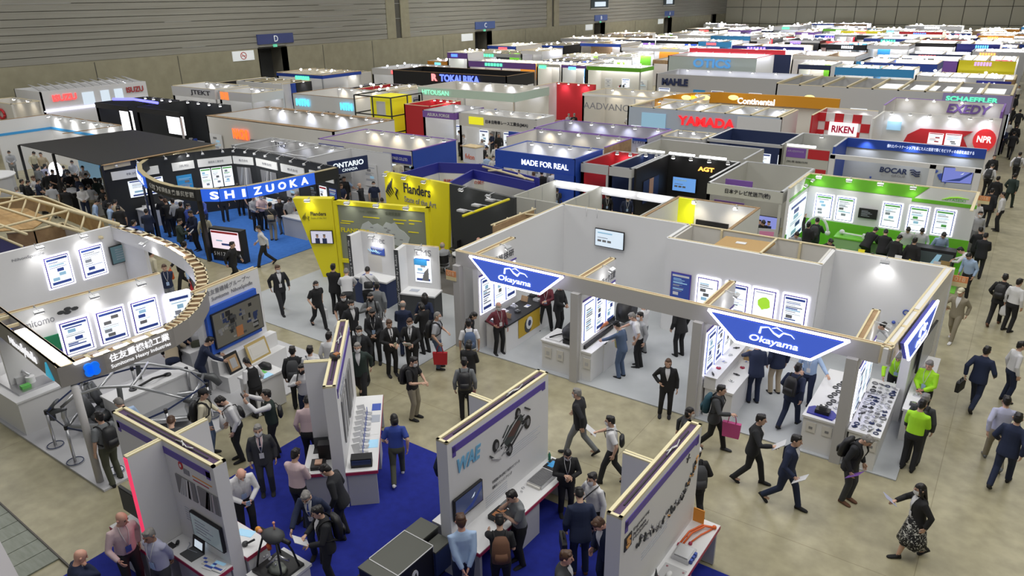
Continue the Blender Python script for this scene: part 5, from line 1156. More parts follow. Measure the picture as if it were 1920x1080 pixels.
mb=MB();f4.box(mb,1.75,2.1,.85,.94,.22,.52,CHROME);f4.box(mb,1.78,2.07,.94,.955,.25,.49,ALU);
for i in range(3):f4.box(mb,1.8+.09*i,1.86+.09*i,.86,.93,.52,.56,INKB)
tag(mb.build('aluminium_box'),'silver aluminium unit with three blue connectors on the suspension counter','control unit')
mb=MB();f4.box(mb,1.2,1.62,.85,.853,.18,.56,LGREY);tag(mb.build('grey_mat'),'grey mat with red markers under the white computer mouse','mat')
mb=MB();mb.loft([(f4.p(1.35,.86,.36),f4.x*.07,f4.n*.045),(f4.p(1.35,.90,.36),f4.x*.085,f4.n*.05),(f4.p(1.35,.93,.36),f4.x*.05,f4.n*.03)],WHITE,12);tag(mb.build('mouse_shaped_part'),'white rounded mouse-shaped part on the grey mat','device')
for i,(u,w)in enumerate(((1.25,.22),(1.55,.24),(1.25,.5),(1.55,.52),(2.4,.22))):
 sample('ring',*f4.p(u,0,w).xy,.855,.014,CRIM,'small red marker on the counter under the suspension drawing','red markers')
mb=MB();f4.box(mb,.85,1.1,.85,.9,.2,.45,WHITE);mb.tube([f4.p(.9,.9,.3),f4.p(.95,1.05,.3),f4.p(1.05,1.0,.35)],.03,BLACK);mb.tube([f4.p(1.1,.87,.25),f4.p(1.14,1.1,.22)],[.05,.006],DGREY,8);tag(mb.build('robot_gripper'),'black and white gripper device on the near part of the suspension counter','device')
mb=MB();f4.box(mb,.3,.75,.85,.95,.18,.5,OFFWHITE);mb.cyl(f4.p(.5,.95,.35),.06,.08,CHROME);tag(mb.build('white_unit'),'white boxed unit at the near end of the suspension counter','device')
mb=MB();mb.obox(f4.p(2.86,.85,.14),f4.x*.02,f4.n*.20,Z3*.28,ORANGE);tag(mb.build('orange_card'),'orange card standing at the far end of the suspension wall','card')
R2,f2,L2=fan_wall('white panel wall seen nearly edge-on with brochure racks',(-9.80,7.95),(-11.88,10.27))
fan_wing(R2,f2,1.15,.12,.62)if f2.n.x<0 else fan_wing(R2,f2,1.15,-.62,-.12)
s2=-1 if f2.n.x<0 else 1
f2r=WF((-11.88,10.27,0),(2.08,-2.32,0));f2r.n=-f2r.x.cross(Z3)if f2r.x.cross(Z3).x<0 else f2r.x.cross(Z3)
f2r=WF((-9.80,7.95,0),(-2.08,2.32,0));f2r.n=Vector((2.32,2.08,0)).normalized()
mb=MB()
for u,w,st in((.45,.75,'photo'),(1.4,.95,'photo')):sheet(mb,f2r,u,1.25,w,.95,st,.13)
mb.build('photo_panel',R2)
f2r.text('TECHNOLOGY',.4,1.3,2.3,2.42,.135,INKG,R2)
C2a=fan_counter('white counter with a crimson edge and rolled brochures right of the edge-on wall',f2r,.0,3.0,.12,.75)
LF=WF((-9.80,7.95,0),(-2.08,2.32,0));LF.n=-f2r.n
C2b=fan_counter('white counter with a laptop and leaflets left of the edge-on wall',LF,.05,1.1,.12,.72,legs=False)
for k in range(8):
 mb=MB();c=f2r.p(.55+.22*k,.87,.26);mb.obox(c,f2r.n*.16+f2r.x*.05,f2r.x*.03,Z3*.26-f2r.n*.05,WHITE);mb.obox(c+f2r.n*.17,f2r.n*.012,f2r.x*.03,Z3*.2,INKB)
 tag(mb.build('brochure'),'white brochure in the slanted row on the counter right of the edge-on wall','brochure','row of slanted brochures')
 mb=MB();c=f2r.p(.60+.22*k,.86,.36);mb.tube([c+Z3*.1,c+f2r.n*.18+Z3*.04],.03,WHITE,8);tag(mb.build('rolled_brochure'),'rolled white sheet in front of the slanted brochures','rolled sheet','rolled sheets on the counter')
for k in range(4):
 mb=MB();mb.obox(f2r.p(.8+.5*k,.85,.52),f2r.x*.3,f2r.n*.2,Z3*.006,[INKL,WHITE,INKG,INKB][k]);tag(mb.build('leaflet'),'%s leaflet lying flat on the counter right of the edge-on wall'%('pale blue','white','grey','dark blue')[k],'leaflet','flat leaflets')
mb=MB();mb.obox(f2r.p(.12,.85,.22),f2r.x*.22,f2r.n*.42,Z3*.20,BLACK);mb.obox(f2r.p(.10,.93,.24),f2r.x*.01,f2r.n*.38,Z3*.10,NAVY);tag(mb.build('black_device'),'black finned box at the near end of the counter right of the edge-on wall','device')
mb=MB();LF.box(mb,.75,.98,.85,.86,.3,.6,BLACK);mb.obox(LF.p(.98,.85,.3),LF.n*.3,LF.x*.01,Z3*.24,DGREY);tag(mb.build('laptop'),'laptop standing open on the counter left of the edge-on wall','laptop')
mb=MB();LF.box(mb,.15,.45,.85,.93,.3,.58,BLACK);LF.box(mb,.22,.38,.93,.96,.36,.5,SKIN);tag(mb.build('open_case'),'black case holding a beige piece on the counter left of the edge-on wall','case')
mb=MB();LF.box(mb,.5,.7,.85,1.2,.2,.45,BLACK);tag(mb.build('equipment_case'),'tall black equipment case on the counter left of the edge-on wall','case')
mb=MB();c=f2.p(1.2,FZ+.04,0);mb.loft([(c,(.14,0,0),(0,.09,0)),(c+Z3*.06,(.11,0,0),(0,.07,0))],DGREY,12);mb.box((c.x,c.y-.05,c.z+.04),(c.x+.1,c.y+.06,c.z+.08),MATS['copper']);tag(mb.build('router'),'dark wireless router lying on top of the edge-on wall','router')
R1,f1,L1=fan_wall('white panel wall with photo prints and a screen at the bottom left',(-12.38,5.3),(-9.40,5.3))
fan_wing(R1,f1,1.52,.12,.72);fan_wing(R1,f1,1.6,-.70,-.12)
mb=MB();f1.box(mb,1.47,1.57,.02,FZ-.05,.72,.735,mat('red_light_edge',(.8,.03,.10),.5,emit=.7,ecol=(1,.05,.15),sample=False));mb.build('red_edge',R1)
mb=MB();f1.poly(mb,[(2.02+.06*cos(t),2.46+.08*sin(t))for t in[i*pi/6 for i in range(12)]],.12,.132,RED);f1.poly(mb,[(2.02+.025*cos(t),2.46+.035*sin(t))for t in[i*pi/6 for i in range(12)]],.132,.136,WHITE);f1.box(mb,2.08,2.24,2.33,2.43,.12,.13,TEXTGR);mb.build('emblem',R1)
mb=MB();f1.box(mb,2.32,2.85,2.36,2.38,.12,.125,ORANGE);f1.box(mb,2.32,2.75,2.29,2.31,.12,.125,CRIM)
for i in range(6):f1.box(mb,1.85,2.25,1.55-.05*i,1.56-.05*i,.12,.125,INKG)
mb.build('small_print',R1)
for i,u in enumerate((1.80,2.42)):
 mb=MB();sheet(mb,f1,u,1.84,.54,.38,'photo',.12);mb.build('photo_print',R1)
monitor(f1,2.08,1.10,.84,.50,'grey screen below the photo prints at the bottom left',mat('screen_fog',(.16,.2,.21),.2,emit=.16,ecol=(.5,.6,.65),sample=False),off=.13,content='lines')
monitor(f1,.55,1.2,.6,.5,'black screen left of the red-edged wing at the bottom left',BLACK,off=.5)
C1a=fan_counter('white counter with a grey laptop and brochures at the bottom left',f1,1.58,3.0,.12,.52)
C1b=fan_counter('white counter left of the red-edged wing',f1,.3,1.45,.30,.75)
LT=root('laptop','grey laptop open on the counter under the foggy screen','laptop',f1.p(2.2,.85,.3))
mb=MB();mb.obox(f1.p(2.02,.85,.46),f1.x*.34-f1.n*.0,-f1.n*.24+f1.x*.02,Z3*.018,DGREY);mb.build('keyboard',LT);mb=MB();mb.obox(f1.p(2.04,.868,.22),f1.x*.34,f1.n*.01,Z3*.22-f1.n*.05,BLACK);mb.obox(f1.p(2.10,.90,.205),f1.x*.22,f1.n*.022,Z3*.13-f1.n*.03,SCREENW);mb.build('lid',LT)
for i in range(5):
 mb=MB();mb.obox(f1.p(2.42+.09*i,.85+.004*i,.20+.05*(i%3)),f1.x*.2-f1.n*.04,f1.n*.14+f1.x*.02,Z3*.006,[WHITE,OFFWHITE,WHITE,INKL,WHITE][i]);mb.obox(f1.p(2.44+.09*i,.856+.004*i,.26+.05*(i%3)),f1.x*.17-f1.n*.03,f1.n*.04,Z3*.003,INKB)
 tag(mb.build('brochure'),'white and blue brochure in the loose pile beside the grey laptop','brochure','brochures beside the laptop')
mb=MB();mb.tube([f1.p(1.72,.87,.3),f1.p(1.8,.9,.36)],.03,BLACK,8);mb.box(tuple(f1.p(1.66,.85,.45)),tuple(f1.p(1.8,.89,.38)),BLACK);tag(mb.build('handheld_scanner'),'black handheld device in the corner beside the red-edged wing','device')
mb=MB();mb.tube([f1.p(1.9,.86,.2),f1.p(2.0,.9,.24),f1.p(2.02,.86,.32),f1.p(2.25,.86,.28)],.01,INKG,5);tag(mb.build('charging_cable'),'thin grey cable curled behind the grey laptop','cable')
C1c=counter('display_counter','white counter with a crimson edge behind the right end of the bottom left wall',-10.3,5.43,-9.33,5.92,.85,edge=CRIM)
C1d=counter('display_plinth','white plinth carrying the black steering rig at the bottom',-9.28,5.32,-8.55,6.12,.60)
RG=root('steering_rig','black mechanical test rig with thin legs and orange parts on the white plinth','machine',(-8.93,5.72,.60))
c=Vector((-8.93,5.72,.60));mb=MB();mb.box((-9.24,5.42,.60),(-8.62,6.02,.65),BLACK);mb.build('base',RG)
mb=MB()
for dx,dy in((-.3,-.2),(.3,-.15),(-.25,.25),(.28,.22)):mb.tube([c+Vector((dx,dy,.03)),c+Vector((dx*.8,dy*.8,.35)),c+Vector((dx*.5,dy*.4,.70))],.018,BLACK,6)
mb.build('leg',RG);mb=MB();mb.loft([(c+Z3*.62,(.16,0,0),(0,.12,0)),(c+Z3*.72,(.24,0,0),(0,.17,0)),(c+Z3*.80,(.12,0,0),(0,.10,0))],DGREY,10);mb.tube([c+Vector((-.35,0,.68)),c+Vector((.35,.05,.68))],.04,BLACK);mb.build('head',RG)
mb=MB();mb.ball(c+Vector((-.32,-.05,.72)),.05,ORANGE);mb.ball(c+Vector((-.22,-.08,.75)),.04,mat('salmon',(.7,.3,.2),.5));mb.tube([c+Vector((0,-.1,.5)),c+Vector((.02,-.12,.62))],.04,OR_);mb.tube([c+Vector((0,.05,.78)),c+Vector((0,.05,.92))],.012,MATS['salmon']);mb.ball(c+Vector((0,.05,.93)),.025,MATS['salmon']);mb.build('orange_part',RG)
mb=MB();mb.tube([c+Vector((-.1,-.15,.1)),c+Vector((.05,.0,.3)),c+Vector((.2,.1,.2))],.03,CHROME);mb.loft([(c+Vector((.05,-.05,.06)),(.2,0,0),(0,.14,0)),(c+Vector((.08,-.05,.14)),(.16,0,0),(0,.1,0))],mat('lid_pale',(.25,.27,.24),.5),8)
for i in range(7):mb.ball(c+Vector((-.2+.05*i,-.1+.03*(i%3),.22+.04*(i%2))),.022,WHITE if i%2 else CHROME)
mb.build('mechanism',RG)
mb=MB();mb.loft([((-9.62,5.6,.86),(.06,0,0),(0,.05,0)),((-9.6,5.6,.92),(.05,0,0),(0,.05,0))],DGREY,10);mb.tube([(-9.58,5.6,.9),(-9.46,5.7,.98)],.02,BLACK);tag(mb.build('game_controller'),'dark controller lying on the small crimson-edged counter','controller')
mb=MB();mb.obox((-10.0,5.68,.85),(.3,.1,0),(-.05,.15,0),(0,0,.008),INKL);tag(mb.build('leaflet'),'blue leaflet at the back of the small crimson-edged counter','leaflet')
# yellow booth with glass map wall
carpet('carpet','pale grey carpet in front of the yellow booth',-21.0,13.0,-12.6,18.0,CARPW,.02)
carpet('carpet','dark grey carpet inside the yellow booth',-20.6,18.0,-12.7,21.6,CARPD,.025)
FL=root('exhibition_booth','yellow booth with black lettering, a tapering tower and a glass map wall','booth',(-17.5,18.5,0))
def towr(top,bot,th,name):
 mb=MB();(a,b),(c,d)=top,bot;v=(b-a).normalized().cross(Z3)*-th
 mb.prism([a,b,d,c],v,YELLOW);return mb.build(name,FL)
t0,t1=PZ(545,374,3.0),PZ(621,374,3.0);g0,g1=PZ(590,518,0.02),PZ(634,520,0.02)
yl=Vector((-20.85,16.45,0));yr=Vector((-19.72,17.1,0));fT=WF(yl,yr-yl);LT_=(yr-yl).length
mb=MB();fT.poly(mb,[(-.12,3.0),(LT_,3.0),(LT_,.02),(LT_-.62,.02)],-.35,0,YELLOW);mb.build('tower',FL)
monitor(fT,.42,1.35,.82,.5,'screen showing two people in suits on the tapering yellow tower',mat('screen_lilac',(.4,.4,.5),.2,emit=.5,ecol=(.8,.78,.95),sample=False),content='people')
fT.text('Flanders',.48,1.05,2.38,2.52,.01,TEXTDK,FL,bold=.01);fT.text('State of the Art',.48,1.05,2.26,2.33,.01,mat('olive_letter',(.35,.33,.05),.5),FL)
def lion(f,u,v,s,m,parent):
 mb=MB()
 for k in range(4):mb.tube([f.p(u-s*(.10+.11*k),v+s*(1.0-.12*k),.02),f.p(u-s*(.22+.12*k),v+s*(.55-.1*k),.02),f.p(u-s*(.02+.10*k),v+s*(.15-.08*k+.1),.02)],[s*.015,s*.045,s*.012],m,5)
 mb.tube([f.p(u+s*.05,v+s*.55,.02),f.p(u+s*.25,v+s*.45,.02),f.p(u+s*.1,v+s*.2,.02),f.p(u+s*.25,v-s*.05,.02)],[s*.02,s*.06,s*.04,s*.02],m,5);mb.build('lion_mark',parent)
lion(fT,.34,2.20,.30,mat('olive_dark',(.16,.15,.02),.5),FL)
q0,q1=Vector((-19.70,17.12,0)),Vector((-16.08,18.12,0));fG=WF(q0,q1-q0);LG=(q1-q0).length
mb=MB();fG.box(mb,0,LG,2.80,2.95,-.18,0,YELLOW);fG.box(mb,0,LG,.62,.76,-.18,0,YELLOW);fG.box(mb,0,.14,.02,2.95,-.18,.01,YELLOW);fG.box(mb,LG-.14,LG,.02,2.95,-.18,.01,YELLOW);mb.build('yellow_frame',FL)
MAPG=mat('grey_green_film',(.24,.26,.20),.3);mb=MB();fG.box(mb,.14,LG-.14,.76,2.80,-.10,-.07,MAPG);mb.build('glass_panel',FL)
mb=MB();fG.box(mb,.14,LG-.14,.02,.62,-.12,-.08,GREY);mb.build('lower_panel',FL)
mp=[(1.0,1.95),(1.1,2.15),(1.35,2.28),(1.5,2.15),(1.7,2.22),(1.9,2.12),(2.05,2.3),(2.25,2.25),(2.4,2.33),(2.55,2.1),(2.75,2.0),(2.95,1.8),(2.85,1.55),(2.6,1.42),(2.3,1.5),(2.1,1.42),(1.8,1.6),(1.5,1.62),(1.3,1.75),(1.1,1.75)]
mb=MB();fG.poly(mb,mp,-.07,-.06,mat('map_white',(.5,.53,.52),.5));r_=random.Random(9)
for i in range(11):u,v=r_.uniform(1.2,2.7),r_.uniform(1.65,2.1);fG.box(mb,u,u+.12,v,v+.03,-.06,-.055,GREY)
mb.build('map',FL)
mb=MB()
for u,v,w in((.25,2.18,.5),(1.15,2.4,.65),(2.35,2.4,.5),(2.95,2.42,.5),(2.95,2.3,.2),(2.4,2.28,.35),(.2,2.1,.4),(2.9,2.0,.4)):fG.box(mb,u,u+w,v,v+.035,-.07,-.06,YELLOW)
mb.build('yellow_print',FL);fG.text('FLANDERS',.2,1.35,1.78,1.95,-.055,YELLOW,FL,bold=.02)
fG.text('フランダース政府貿易投資局',1.0,1.75,2.56,2.66,-.05,mat('olive_print',(.12,.13,.08),.5),FL);fG.text('投資受賞館',2.05,2.65,2.56,2.68,-.05,MATS['olive_print'],FL)
for u in(.7,1.85,3.0):spotlamp(FL,fG.p(u,2.95),fG.n,12,(1,.98,.8),arm=.2)
spotlamp(FL,fT.p(.5,3.0),fT.n,25,arm=.25)
y0_,y1_=PZ(720,323,3.0),PZ(842,346,3.0)
fY=WF((-21.2,21.3,0),(3.65,-.25,0));mb=MB();fY.poly(mb,[(0,.02),(3.42,.02),(3.66,3.0),(0,3.0)],-.15,0,YELLOW);mb.build('yellow_wall',FL)
fY.text('Flanders',1.12,2.62,2.30,2.70,.01,TEXTDK,FL,bold=.012);fY.text('State of the Art',1.12,2.9,1.92,2.16,.01,TEXTGR,FL);lion(fY,.55,1.98,.8,TEXTDK,FL)
fD=WF((-17.57,21.05,0),(3.3,-.45,0));mb=MB();fD.poly(mb,[(0,.02),(3.34,.02),(3.34,3.0),(.22-.2,3.0)],-.15,-.01,mat('charcoal_wall',(.035,.038,.04),.6));mb.build('charcoal_wall',FL)
for u in(.4,1.5,2.6):spotlamp(FL,fY.p(u,3.0),fY.n,30,(1,.98,.8))
for u in(1.0,2.4):spotlamp(FL,fD.p(u,3.0),fD.n,12)
PLY=root('timber_lattice','open timber back frame with a yellow batten behind the charcoal wall','frame',(-13.6,19.5,0))
mb=MB();mb.obox((-13.4,18.2,.02),(.06,2.3,0),(-.05,0,0),(0,0,2.7),BROWN);mb.build('plywood_sheet',PLY)
mb=MB()
for k in range(4):y=18.3+.75*k;mb.tube([(-13.45,y,0),(-13.45,y,2.8)],.035,LWOOD,4)
mb.tube([(-13.5,18.2,2.75),(-13.35,20.6,2.75)],.035,LWOOD,4);mb.tube([(-13.5,18.2,1.9),(-12.6,20.7,2.7)],.03,LWOOD,4);mb.tube([(-13.5,19.8,2.75),(-12.7,20.9,2.5)],.03,LWOOD,4);mb.tube([(-13.3,18.6,2.2),(-12.6,20.6,2.75)],.03,LWOOD,4);mb.build('batten',PLY)
mb=MB();a,b=PZ(913,385,3.0),PZ(880,440,2.9);mb.tube([Vector((-14.5,18.0,2.95)),Vector((-14.32,20.4,3.0))],.05,YELLOW,4);mb.build('yellow_batten',PLY)
mb=MB()
for y in(18.5,19.3,20.1):mb.tube([(-14.4,y,3.0),(-14.8,y-.1,3.02)],.015,ALU,5);mb.box((-15.0,y-.2,2.96),(-14.7,y,3.02),LGREY)
mb.build('clip_lamp',PLY)
for(x0,y0,KW,ttl,sty,nm)in((-17.55,16.0,1.3,'imec','photob','wave picture'),(-15.3,15.75,1.1,'LMS','blue','blue photo poster')):
 Kk=root('kiosk','narrow white kiosk with a %s in front of the yellow booth'%nm,'kiosk',(x0+.4,y0+.4,0))
 kf=WF((x0-.02,y0+.35,0),(.93,.12 if KW>1.2 else .28,0));dx_=(KW-.95)/2
 mb=MB();kf.box(mb,0,KW,.02,2.35,-.08,0,WHITE);mb.build('back_panel',Kk)
 mb=MB();kf.box(mb,-.14,0,.02,2.35,-.08,.55,WHITE);kf.box(mb,-.145,-.005,.02,2.35,.55,.57,DGREY);kf.box(mb,-.14,KW,2.35,2.37,-.08,-.03,WOOD);mb.build('side_panel',Kk)
 kf.text(ttl,.28+dx_,.78+dx_,2.04,2.24,.01,TEXTGR,Kk)
 mb=MB();sheet(mb,kf,.20+dx_,1.62 if sty=='photob' else 1.15,.55,.25 if sty=='photob' else .82,sty if sty!='photob' else 'dark',.0)
 if sty=='photob':
  for i in range(4):mb.tube([kf.p(.26+.1*i,1.78,.03),kf.p(.36+.1*i,1.70,.03),kf.p(.46+.08*i,1.74,.03)],.012,INKL,4)
  kf.box(mb,.22,.77,1.0,1.6,0,.006,OFFWHITE)
 else:
  kf.box(mb,.26,.70,1.72,1.92,.02,.03,SKYB);kf.poly(mb,[(.5,1.2),(.74,1.2),(.74,1.65),(.6,1.5)],.02,.03,GREY)
 mb.build('poster',Kk)
 mb=MB();kf.box(mb,.0,KW+.08,.90,.95,0,.62,WHITE);mb.build('desk_top',Kk);mb=MB();kf.box(mb,.02,KW+.05,.02,.90,0,.60,NAVY if ttl=='imec' else DGREY);mb.build('desk',Kk)
 sf=WF(kf.p(-.065,0,.0),kf.n);sf.n=-kf.x
 lettering('Quality Control by a Robot' if ttl=='LMS' else 'Embracing a better life',kf.p(-.075,1.35,.575),Z3,-kf.x,WHITE,Kk,width=1.7,height=.09)
 spotlamp(Kk,kf.p(KW/2,2.36),kf.n,45,arm=.3)
 mb=MB();mb.obox(kf.p(.2,.95,.2),kf.x*.3,kf.n*.2,Z3*.006,INKB if ttl=='imec' else INKG);tag(mb.build('leaflet'),'dark leaflet on the desk of the kiosk with the %s'%nm,'leaflet')
def chair(x,y,rz,label,m=BLACK):
 R=root('chair',label,'chair',(x,y,.03),rz,'chairs in the yellow booth')
 mb=MB();mb.loft([((0,0,.44),(.21,0,0),(0,.20,0)),((0,0,.47),(.22,0,0),(0,.21,0))],m,14);mb.build('seat',R,True)
 mb=MB()
 pts=[(.24*cos(t),-.02-.24*sin(t))for t in[i*pi/8 for i in range(9)]]
 for a,b in zip(pts,pts[1:]):mb.add([(*a,.55),(*b,.55),(*b,.85),(*a,.85),(a[0]*.92,a[1]*.92,.55),(b[0]*.92,b[1]*.92,.55),(b[0]*.92,b[1]*.92,.85),(a[0]*.92,a[1]*.92,.85)],[(0,1,2,3),(7,6,5,4),(3,2,6,7),(0,4,5,1),(0,3,7,4),(1,5,6,2)],m)
 mb.build('backrest',R,True)
 for sx in(-1,1):
  for sy in(-1,1):mb=MB();mb.tube([(.12*sx,.12*sy,.44),(.20*sx,.20*sy,0)],.011,CHROME,6);mb.build('leg',R,True)
 return R
chair(-17.45,19.6,1.9,'black shell chair nearest the aisle in the yellow booth');chair(-17.3,20.9,2.6,'black shell chair by the charcoal wall')
chair(-16.55,19.3,0.2,'black shell chair under the person with pale hair');chair(-15.9,20.7,-2.9,'black shell chair across the small table')
TB_=root('table','small round white table between the seated visitors in the yellow booth','table',(-16.25,20.0,.03));mb=MB();mb.cyl((0,0,.70),.35,.03,WHITE,20);mb.build('table_top',TB_,True);mb=MB();mb.tube([(0,0,0.02),(0,0,.70)],.03,CHROME);mb.cyl((0,0,0),.22,.02,CHROME);mb.build('leg',TB_,True)
mb=MB();p=PZ(858,482,1.0);mb.obox((-12.63,15.9,.6),(.0,1.0,0),(.015,0,0),(0,0,.5),mat('orange_notice',(.75,.30,.12),.5));mb.obox((-12.645,15.95,.55),(0,.9,0),(.015,0,0),(0,0,.05),YELLOW);
def booth_plate(p,label):
 """orange stand-number plate on its wall corner"""
 R=root('number_plate',label,'sign',p,0,'orange stand number plates');mb=MB();f=WF((p[0]-.02,p[1],p[2]),(1,0,0));f.box(mb,0,.36,0,.17,0,.02,MATS['orange_notice']);f.box(mb,0,.36,-.12,0,0,.02,mat('cream_plate',(.7,.6,.35),.5));mb.build('plate',R)
 f.text('018',.06,.30,.03,.14,.025,mat('plate_pale',(.85,.6,.4),.5),R)
booth_plate((-.72,20.9,2.62),'orange number plate on the right back corner of the white prefecture booth')
booth_plate((-.8,30.2,2.65),'orange number plate on the right corner of the green booth')
booth_plate((-12.75,15.0,2.2),'orange number plate beside the left corner post of the white prefecture booth')
# generic exhibition booth
LAMPMESH=None
def lamp_copy(parent,p):
 """spotlight head reused by the farther booths"""
 global LAMPMESH
 if LAMPMESH is None:
  mb=MB();mb.tube([(0,0,0),(0,-.15,.08),(0,-.30,.06)],.014,ALU,5);mb.loft([((0,-.30,.05),(.07,0,0),(0,.07,0)),((0,-.28,-.05),(.10,0,0),(0,.10,0))],LGREY,8)
  mb.loft([((0,-.28,-.052),(.09,0,0),(0,.09,0)),((0,-.278,-.075),(.07,0,0),(0,.07,0))],LAMP,8);LAMPMESH=mb.mesh('spotlight')
 o=link('spotlight',LAMPMESH,parent);o.location=Vector(p)-parent.location;return o
def strip_light(x0,x1,y,z,power,rx=-25,col=(1,.99,.97)):
 l=bpy.data.lights.new('booth_light_strip','AREA');l.shape='RECTANGLE';l.size=abs(x1-x0);l.size_y=.12;l.energy=power*.75;l.color=col
 o=bpy.data.objects.new('booth_light_strip',l);COL.objects.link(o);o.location=((x0+x1)/2,y,z);o.rotation_euler=(rad(-rx),0,0);return o
def wall_spot(p,e,col=(1,.99,.97)):
 l=bpy.data.lights.new('spotlight_beam','SPOT');l.energy=e*2.3;l.color=col;l.spot_size=rad(95);l.spot_blend=1;l.shadow_soft_size=.08
 o=bpy.data.objects.new('spotlight_beam',l);COL.objects.link(o);o.location=p;o.rotation_euler=(rad(28),0,0)
def booth(label,x0,y0,x1,y1,h=2.95,wall=WHITE,back=None,left=None,fas=None,fh=.38,ftop=None,text=None,tm=None,tu=None,th=.5,side='open',front='open',lamps=3,power=0,posts=(),lposts=(),top=LWOOD,wallband=None,sidewallcol=None,group=None,backtext=None,carpetm=None,cnt=1,tubes=False,frontcol=None,name='exhibition_booth',rnd_=None,lw=True):
 R=root(name,label,'booth',((x0+x1)/2,(y0+y1)/2,0),0,group);T_=.10
 W=x1-x0;D=y1-y0;r=rnd_ or random.Random(int(x0*7+y0*13))
 mb=MB();mb.box((x0,y1-T_,0),(x1,y1,h),back or wall);BW=mb.build('back_wall',R);SWL=R
 if lw:mb=MB();mb.box((x0,y0,0),(x0+T_,y1-T_,h),left or back or wall);SWL=mb.build('side_wall',R)
 if side=='wall':mb=MB();mb.box((x1-T_,y0,0),(x1,y1-T_,h),sidewallcol or wall);mb.build('side_wall',R)
 mb=MB();mb.box((x0,y1-T_*.9,h),(x1,y1,h+.03),top);mb.box((x0,y0,h),(x0+T_,y1-T_,h+.03),top);mb.box((x1-T_,y0,h),(x1,y1-T_,h+.03),top)if(side!='none')else None
 if fas or front=='wall':mb.box((x0,y0,h),(x1,y0+.06,h+.03),top)
 mb.build('top_rail',R)
 ff=WF((x0,y0,0),(1,0,0))
 if front=='wall':mb=MB();mb.box((x0,y0,0),(x1,y0+T_,h),frontcol or wall);mb.build('front_wall',R)
 if fas:
  z0=h-fh;mb=MB();mb.box((x0,y0-.02,z0),(x1,y0+.05,h),fas);FB=mb.build('fascia',R)
  if side=='open':
   mb=MB();mb.box((x1-.05,y0,z0),(x1+.02,y1,h),fas);mb.build('side_fascia',R)
  for x in((x0+.05,x1-.05)if W<7 else(x0+.05,(x0+x1)/2,x1-.05)):
   if front=='wall':break
   mb=MB();mb.box((x-.05,y0,0),(x+.05,y0+.1,z0),fas if r.random()<.3 else ALU);mb.build('post',R)
 if text:
  u=tu or(.15,.85);zc=h-fh/2;ff.text(text,W*u[0],W*u[1],zc-fh*th/2,zc+fh*th/2,.035,tm or TEXTDK,FB if fas else R,bold=.02)
 bf=WF((x0,y1-T_,0),(1,0,0));lf=WF((x0+T_,y0,0),(0,1,0))
 if wallband:
  m,z0,z1=wallband;mb=MB();bf.box(mb,0,W,z0,z1,0,.02,m);lf.box(mb,0,D,z0,z1,0,.02,m);mb.build('colour_band',R)
 if backtext:s_,u0,u1,v0,v1,m=backtext;bf.text(s_,u0,u1,v0,v1,.025,m,BW,bold=.01)
 n=len(posts)
 for i,st in enumerate(posts):
  if st is None:continue
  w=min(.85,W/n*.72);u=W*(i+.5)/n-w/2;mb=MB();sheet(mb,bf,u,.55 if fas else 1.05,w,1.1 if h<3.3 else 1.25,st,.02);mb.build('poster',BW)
 if side=='wall' and y0>24 and D>2:
  of_=WF((x1,y0,0),(0,1,0))
  for i in range(int(D/1.5)):
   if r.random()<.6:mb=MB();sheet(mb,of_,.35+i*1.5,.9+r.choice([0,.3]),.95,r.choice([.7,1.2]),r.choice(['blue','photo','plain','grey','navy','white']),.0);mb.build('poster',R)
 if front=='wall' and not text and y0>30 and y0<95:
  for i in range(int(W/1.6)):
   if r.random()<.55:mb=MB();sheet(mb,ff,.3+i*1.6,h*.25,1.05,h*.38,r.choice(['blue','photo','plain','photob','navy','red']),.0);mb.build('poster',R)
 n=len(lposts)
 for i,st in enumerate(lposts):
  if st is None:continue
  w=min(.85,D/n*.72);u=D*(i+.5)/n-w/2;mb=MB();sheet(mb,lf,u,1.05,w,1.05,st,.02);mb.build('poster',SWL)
 for i in range(lamps):lamp_copy(R,(x0+W*(i+.5)/lamps,y1-T_,h))
 lcol=r.choice([(1,.98,.95),(1,.98,.95),(.85,.88,1),(.80,.84,1),(1,.86,.62)])
 if power and y0<62:
  k=max(1,min(4,int(round(W/1.7))))
  for i in range(k):wall_spot((x0+W*(i+.5)/k,y1-T_-.42,h+.02),power/k,lcol)
 elif power:strip_light(x0+.3,x1-.3,y1-T_-.45,h-.02,power,-25,lcol)
 if tubes:
  for i in range(max(1,int(W/1.5))):mb=MB();mb.box((x0+.15+i*1.5,y0+.1,h-.12),(x0+1.4+i*1.5,y0+.2,h-.04),TUBE);mb.build('tube_light',R)
 if carpetm:mb=MB();mb.box((x0,y0,.003),(x1,y1,.02),carpetm);mb.build('carpet',R)
 for i in range(cnt):
  cx=x0+W*(i+.5)/cnt;mb=MB();mb.box((cx-.55,y1-1.0,0),(cx+.55,y1-.35,.9),r.choice([WHITE,LGREY,WHITE]));
  for k in range(3):q=r.uniform(-.4,.3);mb.box((cx+q,y1-.9,.9),(cx+q+.14,y1-.7,.9+r.uniform(.05,.25)),r.choice([DGREY,ALU,INKB,RED,BLACK,LGREY]))
  mb.build('counter',R)
 return R
def tall_text(body,f,u0,u1,v0,v1,m,parent,**k):return f.text(body,u0,u1,v0,v1,.05,m,parent,**k)
GLOW={}
def glow(name,c,e=1.5):return mat('lit_'+name,tuple(min(1,x)for x in c),.5,emit=e,ecol=c,sample=False)
